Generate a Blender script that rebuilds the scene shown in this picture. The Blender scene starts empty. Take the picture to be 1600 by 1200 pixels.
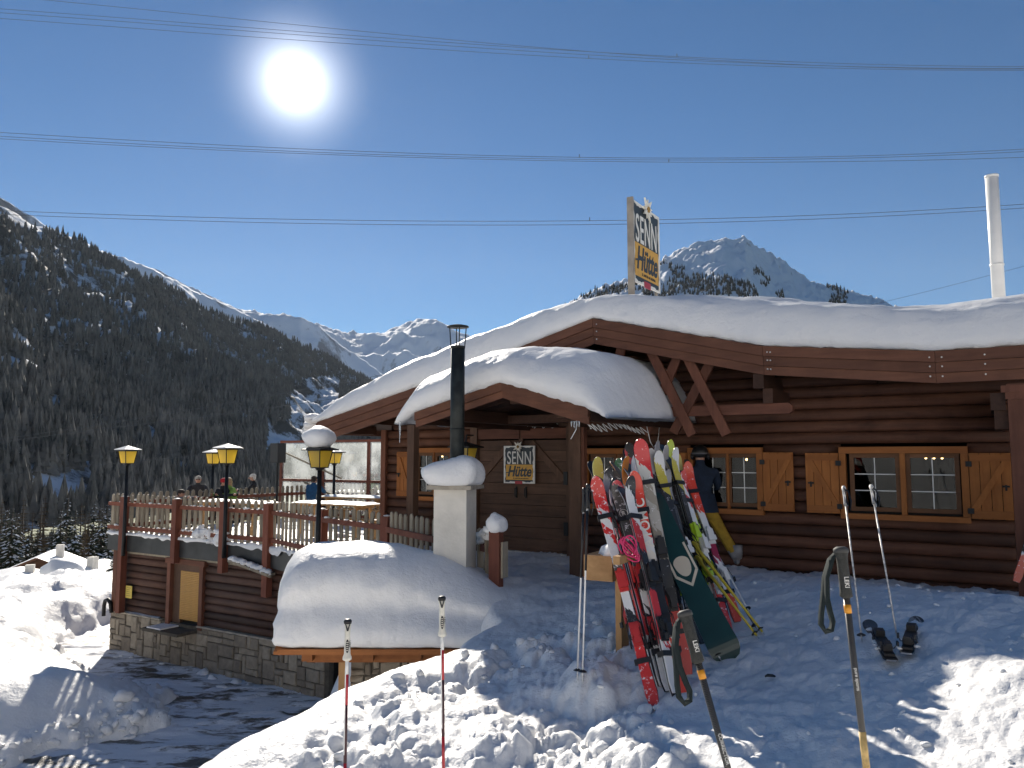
import bpy, bmesh, math, random
import numpy as np
from mathutils import Vector, Matrix

random.seed(7)
RNG = np.random.default_rng(11)
scene = bpy.context.scene
C = scene.collection
R = math.radians

# ------------------------------------------------------------------ camera
PITCH = math.atan(113 / 1200.0)
CZ = 1.68
cam_d = bpy.data.cameras.new('camera')
cam_d.sensor_width = 36.0
cam_d.lens = 27.0
cam_d.clip_start = 0.05
cam_d.clip_end = 60000
cam = bpy.data.objects.new('camera', cam_d)
C.objects.link(cam)
cam.location = (0, 0, CZ)
cam.rotation_euler = (math.pi / 2 + PITCH, 0, 0)
scene.camera = cam

# ------------------------------------------------------------------ sky and sun
SUN_AZ, SUN_EL = R(-16.37), R(25.9)
SUN_DIR = Vector((math.sin(SUN_AZ) * math.cos(SUN_EL), math.cos(SUN_AZ) * math.cos(SUN_EL), math.sin(SUN_EL)))
world = bpy.data.worlds.new('World')
scene.world = world
world.use_nodes = True
wn, wl = world.node_tree.nodes, world.node_tree.links
wn.clear()
w_out = wn.new('ShaderNodeOutputWorld')
w_bg = wn.new('ShaderNodeBackground')
w_sky = wn.new('ShaderNodeTexSky')
w_sky.sky_type = 'NISHITA'
w_sky.sun_disc = False
w_sky.sun_elevation = SUN_EL
w_sky.sun_rotation = SUN_AZ
w_sky.altitude = 2400
w_sky.air_density = 1.0
w_sky.dust_density = 0.15
w_sky.ozone_density = 2.5
w_bg.inputs['Strength'].default_value = 0.050
# the sun's own disc with its bright aureole, by direction in the sky
w_tc = wn.new('ShaderNodeTexCoord')
w_dot = wn.new('ShaderNodeVectorMath'); w_dot.operation = 'DOT_PRODUCT'
w_nrm = wn.new('ShaderNodeVectorMath'); w_nrm.operation = 'NORMALIZE'
w_dot.inputs[1].default_value = SUN_DIR
wl.new(w_tc.outputs['Generated'], w_nrm.inputs[0])
wl.new(w_nrm.outputs[0], w_dot.inputs[0])
w_acos = wn.new('ShaderNodeMath'); w_acos.operation = 'ARCCOSINE'
wl.new(w_dot.outputs['Value'], w_acos.inputs[0])
w_ramp = wn.new('ShaderNodeMapRange'); w_ramp.interpolation_type = 'SMOOTHSTEP'
w_ramp.inputs['From Min'].default_value = R(0.2)
w_ramp.inputs['From Max'].default_value = R(5.5)
w_ramp.inputs['To Min'].default_value = 3.0
w_ramp.inputs['To Max'].default_value = 0.0
wl.new(w_acos.outputs[0], w_ramp.inputs['Value'])
w_halo = wn.new('ShaderNodeMath'); w_halo.operation = 'MULTIPLY'; w_halo.inputs[1].default_value = -1 / R(.95)
wl.new(w_acos.outputs[0], w_halo.inputs[0])
w_exp = wn.new('ShaderNodeMath'); w_exp.operation = 'EXPONENT'
wl.new(w_halo.outputs[0], w_exp.inputs[0])
w_h2 = wn.new('ShaderNodeMath'); w_h2.operation = 'MULTIPLY_ADD'; w_h2.inputs[1].default_value = 50.0
wl.new(w_exp.outputs[0], w_h2.inputs[0])
wl.new(w_ramp.outputs['Result'], w_h2.inputs[2])
w_hs = wn.new('ShaderNodeHueSaturation')
w_hs.inputs['Saturation'].default_value = 1.38
w_hs.inputs['Value'].default_value = 0.78
wl.new(w_sky.outputs[0], w_hs.inputs['Color'])
w_add = wn.new('ShaderNodeMix'); w_add.data_type = 'RGBA'; w_add.blend_type = 'ADD'
w_add.inputs['Factor'].default_value = 1.0
wl.new(w_hs.outputs[0], w_add.inputs[6])
wl.new(w_h2.outputs[0], w_add.inputs[7])
wl.new(w_add.outputs[2], w_bg.inputs['Color'])
wl.new(w_bg.outputs[0], w_out.inputs[0])

sun_d = bpy.data.lights.new('sun', 'SUN')
sun_d.energy = 3.7
sun_d.angle = R(0.53)
sun_d.color = (1.0, 0.92, 0.80)
sun = bpy.data.objects.new('sun', sun_d)
C.objects.link(sun)
sun.rotation_euler = (-SUN_DIR).to_track_quat('-Z', 'Y').to_euler()

vs = scene.view_settings
vs.view_transform = 'Standard'
vs.look = 'None'
vs.exposure = 1.1
vs.gamma = 1.0
vs.use_curve_mapping = False
scene.cycles.max_bounces = 7
scene.cycles.diffuse_bounces = 3
scene.cycles.glossy_bounces = 3
scene.cycles.transmission_bounces = 4
scene.cycles.transparent_max_bounces = 12
scene.cycles.volume_bounces = 0
scene.cycles.use_denoising = True
scene.cycles.sample_clamp_indirect = 6.0
HAZE = 1.5e-5

# ------------------------------------------------------------------ measuring helpers: the photograph's rays into the place
cp, sp = math.cos(PITCH), math.sin(PITCH)
HA = R(32)                                     # the lodge front stands turned 32 degrees to the view
hc, hs = math.cos(HA), math.sin(HA)
HO = Vector((0, 13.84, 0))                     # origin of the lodge front: x along it, y into the building

def ray(px, py):
    r, u = (px - 800) / 1200.0, (600 - py) / 1200.0
    return Vector((r, cp - sp * u, sp + cp * u))

def at_y(px, py, Y):
    d = ray(px, py)
    return Vector((0, 0, CZ)) + d * (Y / d.y)

def at_z(px, py, z):
    d = ray(px, py)
    return Vector((0, 0, CZ)) + d * ((z - CZ) / d.z)

def at_l(px, py, y):                           # a point of the lodge frame, on the plane y
    d = ray(px, py)
    t = (hc * HO.y + y) / (hs * d.x + hc * d.y)
    p = d * t
    return Vector((hc * p.x - hs * (p.y - HO.y), y, CZ + p.z))

def to_l(p):
    X, Y = p[0], p[1] - HO.y
    return Vector((hc * X - hs * Y, hs * X + hc * Y, p[2]))

def to_w(p):
    return Vector((p[0] * hc + p[1] * hs, HO.y - p[0] * hs + p[1] * hc, p[2]))

# ------------------------------------------------------------------ noise
def _hash(ix, iy, seed):
    h = (ix.astype(np.int64) * 374761393 + iy.astype(np.int64) * 668265263 + seed * 974634777) & 0x7fffffff
    h = ((h ^ (h >> 13)) * 1274126177) & 0x7fffffff
    h = (h ^ (h >> 16))
    return h

def perlin(x, y, seed=0):
    x = np.asarray(x, float); y = np.asarray(y, float)
    ix, iy = np.floor(x), np.floor(y)
    fx, fy = x - ix, y - iy
    ux, uy = fx * fx * fx * (fx * (fx * 6 - 15) + 10), fy * fy * fy * (fy * (fy * 6 - 15) + 10)
    def g(dx, dy):
        a = _hash(ix + dx, iy + dy, seed) * (2 * math.pi / 0x7fffffff) * 97.0
        return np.cos(a) * (fx - dx) + np.sin(a) * (fy - dy)
    a = g(0, 0) * (1 - ux) + g(1, 0) * ux
    b = g(0, 1) * (1 - ux) + g(1, 1) * ux
    return (a * (1 - uy) + b * uy) * 1.5

def fbm(x, y, octaves=4, seed=0, gain=0.5, lac=2.03):
    r, a = 0, 1.0
    for i in range(octaves):
        r = r + a * perlin(x, y, seed + i * 17)
        x, y, a = x * lac + 3.1, y * lac + 7.7, a * gain
    return r

def billow(x, y, octaves=4, seed=0, gain=0.5):
    r, a = 0, 1.0
    for i in range(octaves):
        r = r + a * (1 - 2 * np.sqrt(np.abs(perlin(x, y, seed + i * 31)) + 0.002)) * -0.5
        x, y, a = x * 2.1 + 5.3, y * 2.1 + 1.7, a * gain
    return r

def cobble(x, y, seed=0, rmin=.35, rmax=.75):
    """rounded overlapping clods, one to each cell; height 0..1"""
    ix, iy = np.floor(x), np.floor(y); best = np.zeros(np.shape(x))
    for dx in (-1, 0, 1):
        for dy in (-1, 0, 1):
            h = _hash(ix + dx, iy + dy, seed)
            jx, jy = (h % 1009) / 1009.0, ((h // 1009) % 997) / 997.0
            rr = rmin + (rmax - rmin) * ((h // 7919) % 211) / 211.0
            a = ((h // 31) % 628) / 100.0
            ex, ey = x - (ix + dx + jx), y - (iy + dy + jy)
            ux, uy = ex * np.cos(a) + ey * np.sin(a), (-ex * np.sin(a) + ey * np.cos(a)) * 1.35
            b = np.sqrt(np.clip(1 - (ux * ux + uy * uy) / (rr * rr), 0, 1)) * rr / rmax
            best = np.maximum(best, b)
    return best

def sstep(a, b, x):
    t = np.clip((x - a) / (b - a), 0, 1)
    return t * t * (3 - 2 * t)

def side_dist(x, y, pts):
    """signed distance to an open polyline; positive on its right-hand side"""
    best = np.full(np.shape(x), 1e9); sign = np.ones(np.shape(x))
    for (ax, ay), (bx, by) in zip(pts[:-1], pts[1:]):
        dx, dy = bx - ax, by - ay
        t = np.clip(((x - ax) * dx + (y - ay) * dy) / (dx * dx + dy * dy), 0, 1)
        ex, ey = x - (ax + t * dx), y - (ay + t * dy)
        d = np.hypot(ex, ey)
        s = np.sign((y - ay) * dx - (x - ax) * dy) * -1
        m = d < best
        best = np.where(m, d, best); sign = np.where(m, s, sign)
    return best * sign

# ------------------------------------------------------------------ mesh builder and object helpers
class MB:
    def __init__(s): s.v, s.f, s.m = [], [], []
    def add(s, verts, faces, mi=0):
        o = len(s.v); s.v += [tuple(v) for v in verts]
        s.f += [tuple(i + o for i in f) for f in faces]; s.m += [mi] * len(faces)
        return s
    def box(s, x0, x1, y0, y1, z0, z1, mi=0, M=None):
        v = [(x0, y0, z0), (x1, y0, z0), (x1, y1, z0), (x0, y1, z0), (x0, y0, z1), (x1, y0, z1), (x1, y1, z1), (x0, y1, z1)]
        if M is not None: v = [M @ Vector(p) for p in v]
        return s.add(v, [(0, 3, 2, 1), (4, 5, 6, 7), (0, 1, 5, 4), (1, 2, 6, 5), (2, 3, 7, 6), (3, 0, 4, 7)], mi)
    def bar(s, a, b, w, t, up=(0, 0, 1), mi=0):
        """a board from a to b, w wide across, t thick along 'up'"""
        a, b = Vector(a), Vector(b); d = (b - a); L = d.length; d.normalize()
        u = Vector(up); u = (u - d * u.dot(d)).normalized(); sd = d.cross(u)
        M = Matrix((( d.x, sd.x, u.x, a.x), (d.y, sd.y, u.y, a.y), (d.z, sd.z, u.z, a.z), (0, 0, 0, 1)))
        return s.box(0, L, -w / 2, w / 2, -t / 2, t / 2, mi, M)
    def prism(s, poly, fn, a, b, mi=0):
        """polygon (list of 2D) extruded between a and b; fn(p,q,t) gives the 3D point"""
        n = len(poly)
        v = [fn(p[0], p[1], a) for p in poly] + [fn(p[0], p[1], b) for p in poly]
        f = [tuple(range(n))[::-1], tuple(range(n, 2 * n))] + [(i, (i + 1) % n, n + (i + 1) % n, n + i) for i in range(n)]
        return s.add(v, f, mi)
    def tube(s, pts, rad, n=8, mi=0, caps=True):
        pts = [Vector(p) for p in pts]
        if not hasattr(rad, '__len__'): rad = [rad] * len(pts)
        v, f = [], []
        ref = None
        for i, p in enumerate(pts):
            d = (pts[min(i + 1, len(pts) - 1)] - pts[max(i - 1, 0)]).normalized()
            if ref is None:
                ref = d.orthogonal().normalized()
            ref = (ref - d * ref.dot(d)).normalized()
            b = d.cross(ref)
            for k in range(n):
                a = 2 * math.pi * k / n
                v.append(p + (ref * math.cos(a) + b * math.sin(a)) * rad[i])
        for i in range(len(pts) - 1):
            for k in range(n):
                k2 = (k + 1) % n
                f.append((i * n + k, i * n + k2, (i + 1) * n + k2, (i + 1) * n + k))
        if caps:
            f.append(tuple(range(n))[::-1]); f.append(tuple(range((len(pts) - 1) * n, len(pts) * n)))
        return s.add(v, f, mi)
    def grid(s, P, mi=0, closed=False):
        """P: array (nu, nv, 3)"""
        nu, nv = P.shape[:2]
        f = []
        for i in range(nu - 1):
            for j in range(nv - (0 if closed else 1)):
                j2 = (j + 1) % nv
                f.append((i * nv + j, i * nv + j2, (i + 1) * nv + j2, (i + 1) * nv + j))
        return s.add([tuple(map(float, p)) for p in P.reshape(-1, 3)], f, mi)
    def blob(s, c, r, seed=0, sub=2, amp=.18, flat=None, mi=0):
        bm = bmesh.new(); bmesh.ops.create_icosphere(bm, subdivisions=sub, radius=1)
        rr = random.Random(seed); o = [rr.uniform(0, 50) for _ in range(3)]
        v = []
        for p in bm.verts:
            q = p.co.copy()
            k = 1 + amp * (math.sin(q.x * 2.7 + o[0]) * math.sin(q.y * 3.1 + o[1]) + math.sin(q.z * 3.7 + o[2]) * .6 + .5 * math.sin(q.x * 6 + q.z * 5 + o[1]))
            q = Vector((q.x * r[0] * k, q.y * r[1] * k, q.z * r[2] * k))
            if flat is not None and q.z < flat: q.z = flat + (q.z - flat) * .1
            v.append(q + Vector(c))
        f = [tuple(x.index for x in fa.verts) for fa in bm.faces]
        bm.free()
        return s.add(v, f, mi)
    def mesh(s, name, mats=None, smooth=False):
        me = bpy.data.meshes.new(name)
        me.from_pydata(s.v, [], s.f)
        if mats is not None:
            for m in (mats if isinstance(mats, (list, tuple)) else [mats]): me.materials.append(m)
        if any(s.m): me.polygons.foreach_set('material_index', s.m)
        if smooth: me.polygons.foreach_set('use_smooth', [True] * len(s.f))
        me.update()
        return me
    def build(s, name, mats=None, parent=None, smooth=False, loc=None):
        return obj(name, s.mesh(name, mats, smooth), parent, loc)

def obj(name, me, parent=None, loc=None):
    o = bpy.data.objects.new(name, me); C.objects.link(o)
    if parent is not None: o.parent = parent
    if loc is not None: o.location = loc
    return o

def tag(o, label=None, cat=None, group=None, kind=None):
    if label: o['label'] = label
    if cat: o['category'] = cat
    if group: o['group'] = group
    if kind: o['kind'] = kind
    return o

def thing(name, label, cat, loc=(0, 0, 0), rotz=0, group=None, M=None):
    o = bpy.data.objects.new(name, None); C.objects.link(o)
    o.empty_display_size = .1
    if M is not None: o.matrix_world = M
    else:
        o.location = loc; o.rotation_euler = (0, 0, rotz)
    return tag(o, label, cat, group)

def np_mesh(name, V, F, mats, smooth=True, parent=None, mi=None):
    me = bpy.data.meshes.new(name)
    V = np.asarray(V, np.float32); F = np.asarray(F, np.int32)
    k = F.shape[1]
    me.vertices.add(len(V)); me.vertices.foreach_set('co', V.ravel())
    me.loops.add(F.size); me.loops.foreach_set('vertex_index', F.ravel())
    me.polygons.add(len(F))
    me.polygons.foreach_set('loop_start', np.arange(0, F.size, k, dtype=np.int32))
    me.polygons.foreach_set('loop_total', np.full(len(F), k, np.int32))
    for m in (mats if isinstance(mats, (list, tuple)) else [mats]): me.materials.append(m)
    if mi is not None: me.polygons.foreach_set('material_index', np.asarray(mi, np.int32))
    me.polygons.foreach_set('use_smooth', np.full(len(F), smooth))
    me.update(calc_edges=True); me.validate()
    return obj(name, me, parent)

def copy_tree(o, parent=None):
    c = o.copy(); C.objects.link(c)
    if parent is not None: c.parent = parent
    for ch in list(o.children): copy_tree(ch, c)
    return c

# ------------------------------------------------------------------ materials
def new_mat(name):
    m = bpy.data.materials.new(name); m.use_nodes = True
    n, l = m.node_tree.nodes, m.node_tree.links
    return m, n, l, n['Principled BSDF']

def plain(name, col, rough=.6, metal=0, noise=0.0, scale=8.0, bump=0.0, bscale=None, spec=None):
    m, n, l, b = new_mat(name)
    b.inputs['Base Color'].default_value = (*col, 1); b.inputs['Roughness'].default_value = rough
    b.inputs['Metallic'].default_value = metal
    if spec is not None: b.inputs['Specular IOR Level'].default_value = spec
    if noise or bump:
        tc = n.new('ShaderNodeTexCoord')
        nz = n.new('ShaderNodeTexNoise'); nz.inputs['Scale'].default_value = scale; nz.inputs['Detail'].default_value = 6
        l.new(tc.outputs['Object'], nz.inputs['Vector'])
        if noise:
            mx = n.new('ShaderNodeMix'); mx.data_type = 'RGBA'; mx.blend_type = 'MULTIPLY'
            mr = n.new('ShaderNodeMapRange'); mr.inputs['To Min'].default_value = 1 - noise; mr.inputs['To Max'].default_value = 1 + noise
            mr.inputs['From Min'].default_value = .3; mr.inputs['From Max'].default_value = .7
            l.new(nz.outputs[0], mr.inputs['Value'])
            mx.inputs['Factor'].default_value = 1; mx.inputs[6].default_value = (*col, 1)
            l.new(mr.outputs[0], mx.inputs[7]); l.new(mx.outputs[2], b.inputs['Base Color'])
        if bump:
            n2 = n.new('ShaderNodeTexNoise'); n2.inputs['Scale'].default_value = bscale or scale * 4; n2.inputs['Detail'].default_value = 4
            l.new(tc.outputs['Object'], n2.inputs['Vector'])
            bp = n.new('ShaderNodeBump'); bp.inputs['Strength'].default_value = bump; bp.inputs['Distance'].default_value = .02
            l.new(n2.outputs[0], bp.inputs['Height']); l.new(bp.outputs[0], b.inputs['Normal'])
    return m

def wood(name, dark, light, axis='x', scale=6.0, rough=.65, var=.42, bump=.35):
    """stained timber: grain stretched along one axis, tint varied from piece to piece"""
    m, n, l, b = new_mat(name)
    tc = n.new('ShaderNodeTexCoord'); mp = n.new('ShaderNodeMapping')
    st = {'x': (.08, 1, 1), 'y': (1, .08, 1), 'z': (1, 1, .08)}[axis]
    mp.inputs['Scale'].default_value = st
    oi = n.new('ShaderNodeObjectInfo')
    ad = n.new('ShaderNodeVectorMath'); ad.operation = 'MULTIPLY_ADD'
    l.new(tc.outputs['Object'], mp.inputs['Vector'])
    cr = n.new('ShaderNodeCombineXYZ')
    for i in range(3): l.new(oi.outputs['Random'], cr.inputs[i])
    ad.inputs[1].default_value = (37, 53, 29)
    l.new(cr.outputs[0], ad.inputs[0]); l.new(mp.outputs[0], ad.inputs[2])
    nz = n.new('ShaderNodeTexNoise'); nz.inputs['Scale'].default_value = scale * 4; nz.inputs['Detail'].default_value = 8; nz.inputs['Roughness'].default_value = .65
    l.new(ad.outputs[0], nz.inputs['Vector'])
    n3 = n.new('ShaderNodeTexNoise'); n3.inputs['Scale'].default_value = 2.3; n3.inputs['Detail'].default_value = 7; n3.inputs['Roughness'].default_value = .65
    l.new(tc.outputs['Object'], n3.inputs['Vector'])
    av = n.new('ShaderNodeMath'); av.operation = 'MULTIPLY_ADD'; av.inputs[1].default_value = .6
    l.new(n3.outputs[0], av.inputs[0])
    hf = n.new('ShaderNodeMath'); hf.operation = 'MULTIPLY'; hf.inputs[1].default_value = .6
    l.new(nz.outputs[0], hf.inputs[0]); l.new(hf.outputs[0], av.inputs[2])
    rp = n.new('ShaderNodeValToRGB')
    rp.color_ramp.elements[0].position = .38; rp.color_ramp.elements[0].color = (*dark, 1)
    rp.color_ramp.elements[1].position = .78; rp.color_ramp.elements[1].color = (*light, 1)
    l.new(av.outputs[0], rp.inputs[0])
    mr = n.new('ShaderNodeMapRange'); mr.inputs['To Min'].default_value = 1 - var; mr.inputs['To Max'].default_value = 1 + var
    l.new(oi.outputs['Random'], mr.inputs['Value'])
    mx = n.new('ShaderNodeMix'); mx.data_type = 'RGBA'; mx.blend_type = 'MULTIPLY'; mx.inputs['Factor'].default_value = 1
    l.new(rp.outputs[0], mx.inputs[6]); l.new(mr.outputs[0], mx.inputs[7])
    l.new(mx.outputs[2], b.inputs['Base Color'])
    b.inputs['Roughness'].default_value = rough
    b.inputs['Specular IOR Level'].default_value = .3
    bp = n.new('ShaderNodeBump'); bp.inputs['Strength'].default_value = bump; bp.inputs['Distance'].default_value = .01
    l.new(nz.outputs[0], bp.inputs['Height']); l.new(bp.outputs[0], b.inputs['Normal'])
    return m

def snow_mat(name, scale=1.0, strength=.5, col=(.88, .875, .865), fine=60.0):
    m, n, l, b = new_mat(name)
    tc = n.new('ShaderNodeTexCoord')
    a = n.new('ShaderNodeTexNoise'); a.inputs['Scale'].default_value = 9 * scale; a.inputs['Detail'].default_value = 8; a.inputs['Roughness'].default_value = .62
    f = n.new('ShaderNodeTexNoise'); f.inputs['Scale'].default_value = fine * scale; f.inputs['Detail'].default_value = 5
    for t in (a, f): l.new(tc.outputs['Object'], t.inputs['Vector'])
    b1 = n.new('ShaderNodeBump'); b1.inputs['Strength'].default_value = strength; b1.inputs['Distance'].default_value = .03
    b2 = n.new('ShaderNodeBump'); b2.inputs['Strength'].default_value = strength * .7; b2.inputs['Distance'].default_value = .006
    l.new(a.outputs[0], b1.inputs['Height']); l.new(f.outputs[0], b2.inputs['Height'])
    l.new(b1.outputs[0], b2.inputs['Normal']); l.new(b2.outputs[0], b.inputs['Normal'])
    b.inputs['Base Color'].default_value = (*col, 1)
    b.inputs['Roughness'].default_value = .55
    b.inputs['Specular IOR Level'].default_value = .35
    return m

M = {}
M['snow'] = snow_mat('snow_soft', .7, .75)
M['snow_ground'] = snow_mat('snow_trampled', 1.0, .75)
M['log'] = wood('log_stain', (.044, .018, .011), (.150, .066, .039), 'x', 5)
M['log2'] = wood('log_stain_terrace', (.050, .025, .018), (.125, .064, .044), 'x', 5)
M['door'] = wood('door_wood', (.062, .034, .021), (.155, .085, .053), 'x', 5, var=.2)
M['doorz'] = wood('door_wood_upright', (.062, .034, .021), (.155, .085, .053), 'z', 5, var=.2)
M['fascia'] = wood('fascia_wood', (.085, .034, .020), (.185, .078, .045), 'x', 5, var=.15)
M['beam'] = wood('beam_wood', (.090, .034, .020), (.20, .078, .046), 'x', 5, var=.2)
M['beamz'] = wood('beam_wood_upright', (.090, .034, .020), (.20, .078, .046), 'z', 5, var=.2)
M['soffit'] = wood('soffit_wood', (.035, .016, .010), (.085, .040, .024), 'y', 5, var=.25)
M['shutter'] = wood('shutter_wood', (.25, .083, .019), (.44, .165, .042), 'z', 4, var=.12)
M['shutterx'] = wood('shutter_batten', (.23, .075, .018), (.40, .150, .040), 'x', 4, var=.12)
M['wframe'] = wood('window_wood', (.10, .045, .020), (.20, .095, .045), 'x', 5, var=.15)
M['post'] = wood('post_red_stain', (.120, .036, .022), (.240, .082, .050), 'z', 5, var=.15)
M['rail'] = wood('rail_red_stain', (.130, .038, .022), (.260, .088, .052), 'x', 5, var=.15)
M['picket'] = wood('picket_weathered', (.170, .140, .100), (.400, .340, .250), 'z', 6, var=.3)
M['pine'] = wood('bare_pine', (.36, .19, .075), (.60, .36, .16), 'z', 4, var=.15)
M['pinex'] = wood('bare_pine_beam', (.33, .18, .07), (.58, .35, .16), 'x', 4, var=.15)
M['orange'] = wood('eave_orange', (.20, .065, .018), (.40, .15, .045), 'x', 5, var=.15)
M['slabmetal'] = plain('deck_edge_sheet', (.045, .047, .048), .45, .3, .35, 3)
M['iron'] = plain('black_iron', (.018, .019, .02), .5, .5, .2, 20)
M['pipe'] = plain('sooty_pipe', (.030, .034, .032), .5, .5, .45, 9)
M['plaster'] = plain('white_plaster', (.74, .70, .62), .85, 0, .14, 3, .25, 30)
M['concrete'] = plain('cap_concrete', (.36, .32, .26), .85, 0, .3, 8, .4, 40)
M['whitepipe'] = plain('white_enamel_pipe', (.80, .79, .76), .35, 0, .05, 5)
M['black'] = plain('black_plastic', (.012, .012, .014), .45)
M['rubber'] = plain('grey_rubber', (.06, .06, .058), .7)
M['silver'] = plain('brushed_metal', (.55, .55, .55), .35, .8)
M['dark'] = plain('dark_interior', (.012, .010, .009), .9)
M['shutdoor'] = plain('roller_shutter_yellow', (.55, .30, .075), .5, 0, .1, 3)
M['yellownote'] = plain('yellow_notice', (.72, .55, .12), .6, 0, .1, 20)
M['yellow'] = plain('yellow_paint', (.70, .55, .05), .4, 0, .15, 20)
M['whitepaint'] = plain('white_paint', (.78, .78, .76), .4, 0, .06, 12)
M['worn_white'] = plain('worn_white_pole', (.62, .60, .56), .45, .2, .5, 30)

def stone_mat():
    m, n, l, b = new_mat('wall_stone')
    oi = n.new('ShaderNodeObjectInfo'); tc = n.new('ShaderNodeTexCoord')
    rp = n.new('ShaderNodeValToRGB')
    rp.color_ramp.elements[0].color = (.20, .165, .125, 1); rp.color_ramp.elements[1].color = (.35, .30, .23, 1)
    l.new(oi.outputs['Random'], rp.inputs[0])
    nz = n.new('ShaderNodeTexNoise'); nz.inputs['Scale'].default_value = 9; nz.inputs['Detail'].default_value = 8
    l.new(tc.outputs['Object'], nz.inputs['Vector'])
    mr = n.new('ShaderNodeMapRange'); mr.inputs['To Min'].default_value = .5; mr.inputs['To Max'].default_value = 1.5
    l.new(nz.outputs[0], mr.inputs['Value'])
    mx = n.new('ShaderNodeMix'); mx.data_type = 'RGBA'; mx.blend_type = 'MULTIPLY'; mx.inputs['Factor'].default_value = 1
    l.new(rp.outputs[0], mx.inputs[6]); l.new(mr.outputs[0], mx.inputs[7]); l.new(mx.outputs[2], b.inputs['Base Color'])
    b.inputs['Roughness'].default_value = .9
    bp = n.new('ShaderNodeBump'); bp.inputs['Strength'].default_value = .8; bp.inputs['Distance'].default_value = .02
    l.new(nz.outputs[0], bp.inputs['Height']); l.new(bp.outputs[0], b.inputs['Normal'])
    return m
M['stone'] = stone_mat()
M['mortar'] = plain('mortar', (.10, .085, .065), .95, 0, .3, 10)

def glass_mat():
    m, n, l, b = new_mat('window_glass')
    n.remove(b)
    out = n['Material Output']
    tr = n.new('ShaderNodeBsdfTransparent'); tr.inputs[0].default_value = (.55, .58, .58, 1)
    gl = n.new('ShaderNodeBsdfGlossy'); gl.inputs['Roughness'].default_value = .015
    fr = n.new('ShaderNodeFresnel'); fr.inputs['IOR'].default_value = 1.52
    ad = n.new('ShaderNodeMath'); ad.operation = 'MULTIPLY_ADD'; ad.inputs[1].default_value = .5; ad.inputs[2].default_value = .0
    l.new(fr.outputs[0], ad.inputs[0])
    mx = n.new('ShaderNodeMixShader'); l.new(ad.outputs[0], mx.inputs[0]); l.new(tr.outputs[0], mx.inputs[1]); l.new(gl.outputs[0], mx.inputs[2])
    l.new(mx.outputs[0], out.inputs[0])
    return m
M['glass'] = glass_mat()

def amber_mat():
    m, n, l, b = new_mat('amber_lantern_glass')
    n.remove(b); out = n['Material Output']
    tl = n.new('ShaderNodeBsdfTranslucent'); tl.inputs[0].default_value = (1.0, .80, .20, 1)
    df = n.new('ShaderNodeBsdfDiffuse'); df.inputs[0].default_value = (.90, .66, .14, 1)
    gl = n.new('ShaderNodeBsdfGlossy'); gl.inputs['Roughness'].default_value = .25; gl.inputs[0].default_value = (.5, .5, .5, 1)
    a = n.new('ShaderNodeMixShader'); a.inputs[0].default_value = .22
    l.new(tl.outputs[0], a.inputs[1]); l.new(df.outputs[0], a.inputs[2])
    c = n.new('ShaderNodeMixShader'); c.inputs[0].default_value = .06
    l.new(a.outputs[0], c.inputs[1]); l.new(gl.outputs[0], c.inputs[2]); l.new(c.outputs[0], out.inputs[0])
    return m
M['amber'] = amber_mat()

def frost_mat():
    m, n, l, b = new_mat('frosty_screen_glass')
    n.remove(b); out = n['Material Output']
    tr = n.new('ShaderNodeBsdfTransparent'); tr.inputs[0].default_value = (.86, .88, .88, 1)
    tl = n.new('ShaderNodeBsdfTranslucent'); tl.inputs[0].default_value = (.8, .82, .82, 1)
    gl = n.new('ShaderNodeBsdfGlossy'); gl.inputs['Roughness'].default_value = .03
    nz = n.new('ShaderNodeTexNoise'); nz.inputs['Scale'].default_value = 1.2; nz.inputs['Detail'].default_value = 5
    tc = n.new('ShaderNodeTexCoord'); l.new(tc.outputs['Object'], nz.inputs['Vector'])
    mr = n.new('ShaderNodeMapRange'); mr.inputs['From Min'].default_value = .4; mr.inputs['From Max'].default_value = .75
    mr.inputs['To Min'].default_value = .12; mr.inputs['To Max'].default_value = .5
    l.new(nz.outputs[0], mr.inputs['Value'])
    a = n.new('ShaderNodeMixShader'); l.new(mr.outputs[0], a.inputs[0]); l.new(tr.outputs[0], a.inputs[1]); l.new(tl.outputs[0], a.inputs[2])
    c = n.new('ShaderNodeMixShader'); c.inputs[0].default_value = .08
    l.new(a.outputs[0], c.inputs[1]); l.new(gl.outputs[0], c.inputs[2]); l.new(c.outputs[0], out.inputs[0])
    return m
M['frost'] = frost_mat()
# ================================================================== the ground
EDGE = [(-9, -30), (-4.2, -4), (-3.2, 2.5), (-2.5, 5.1), (-1.6, 6.6), (-.62, 7.75), (-.28, 8.6), (-.45, 9.6), (-1.2, 11.0), (-2.35, 12.5), (-2.5, 15.5), (2, 26), (30, 90)]
FIELD = [(-40, 2), (-9.6, 9.3), (-7.45, 11.9), (-5.75, 13.4), (-6.5, 15.1), (-8.6, 16.2), (-10.2, 17.9), (-11.2, 20), (-11.0, 24), (-6, 30)]

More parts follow.
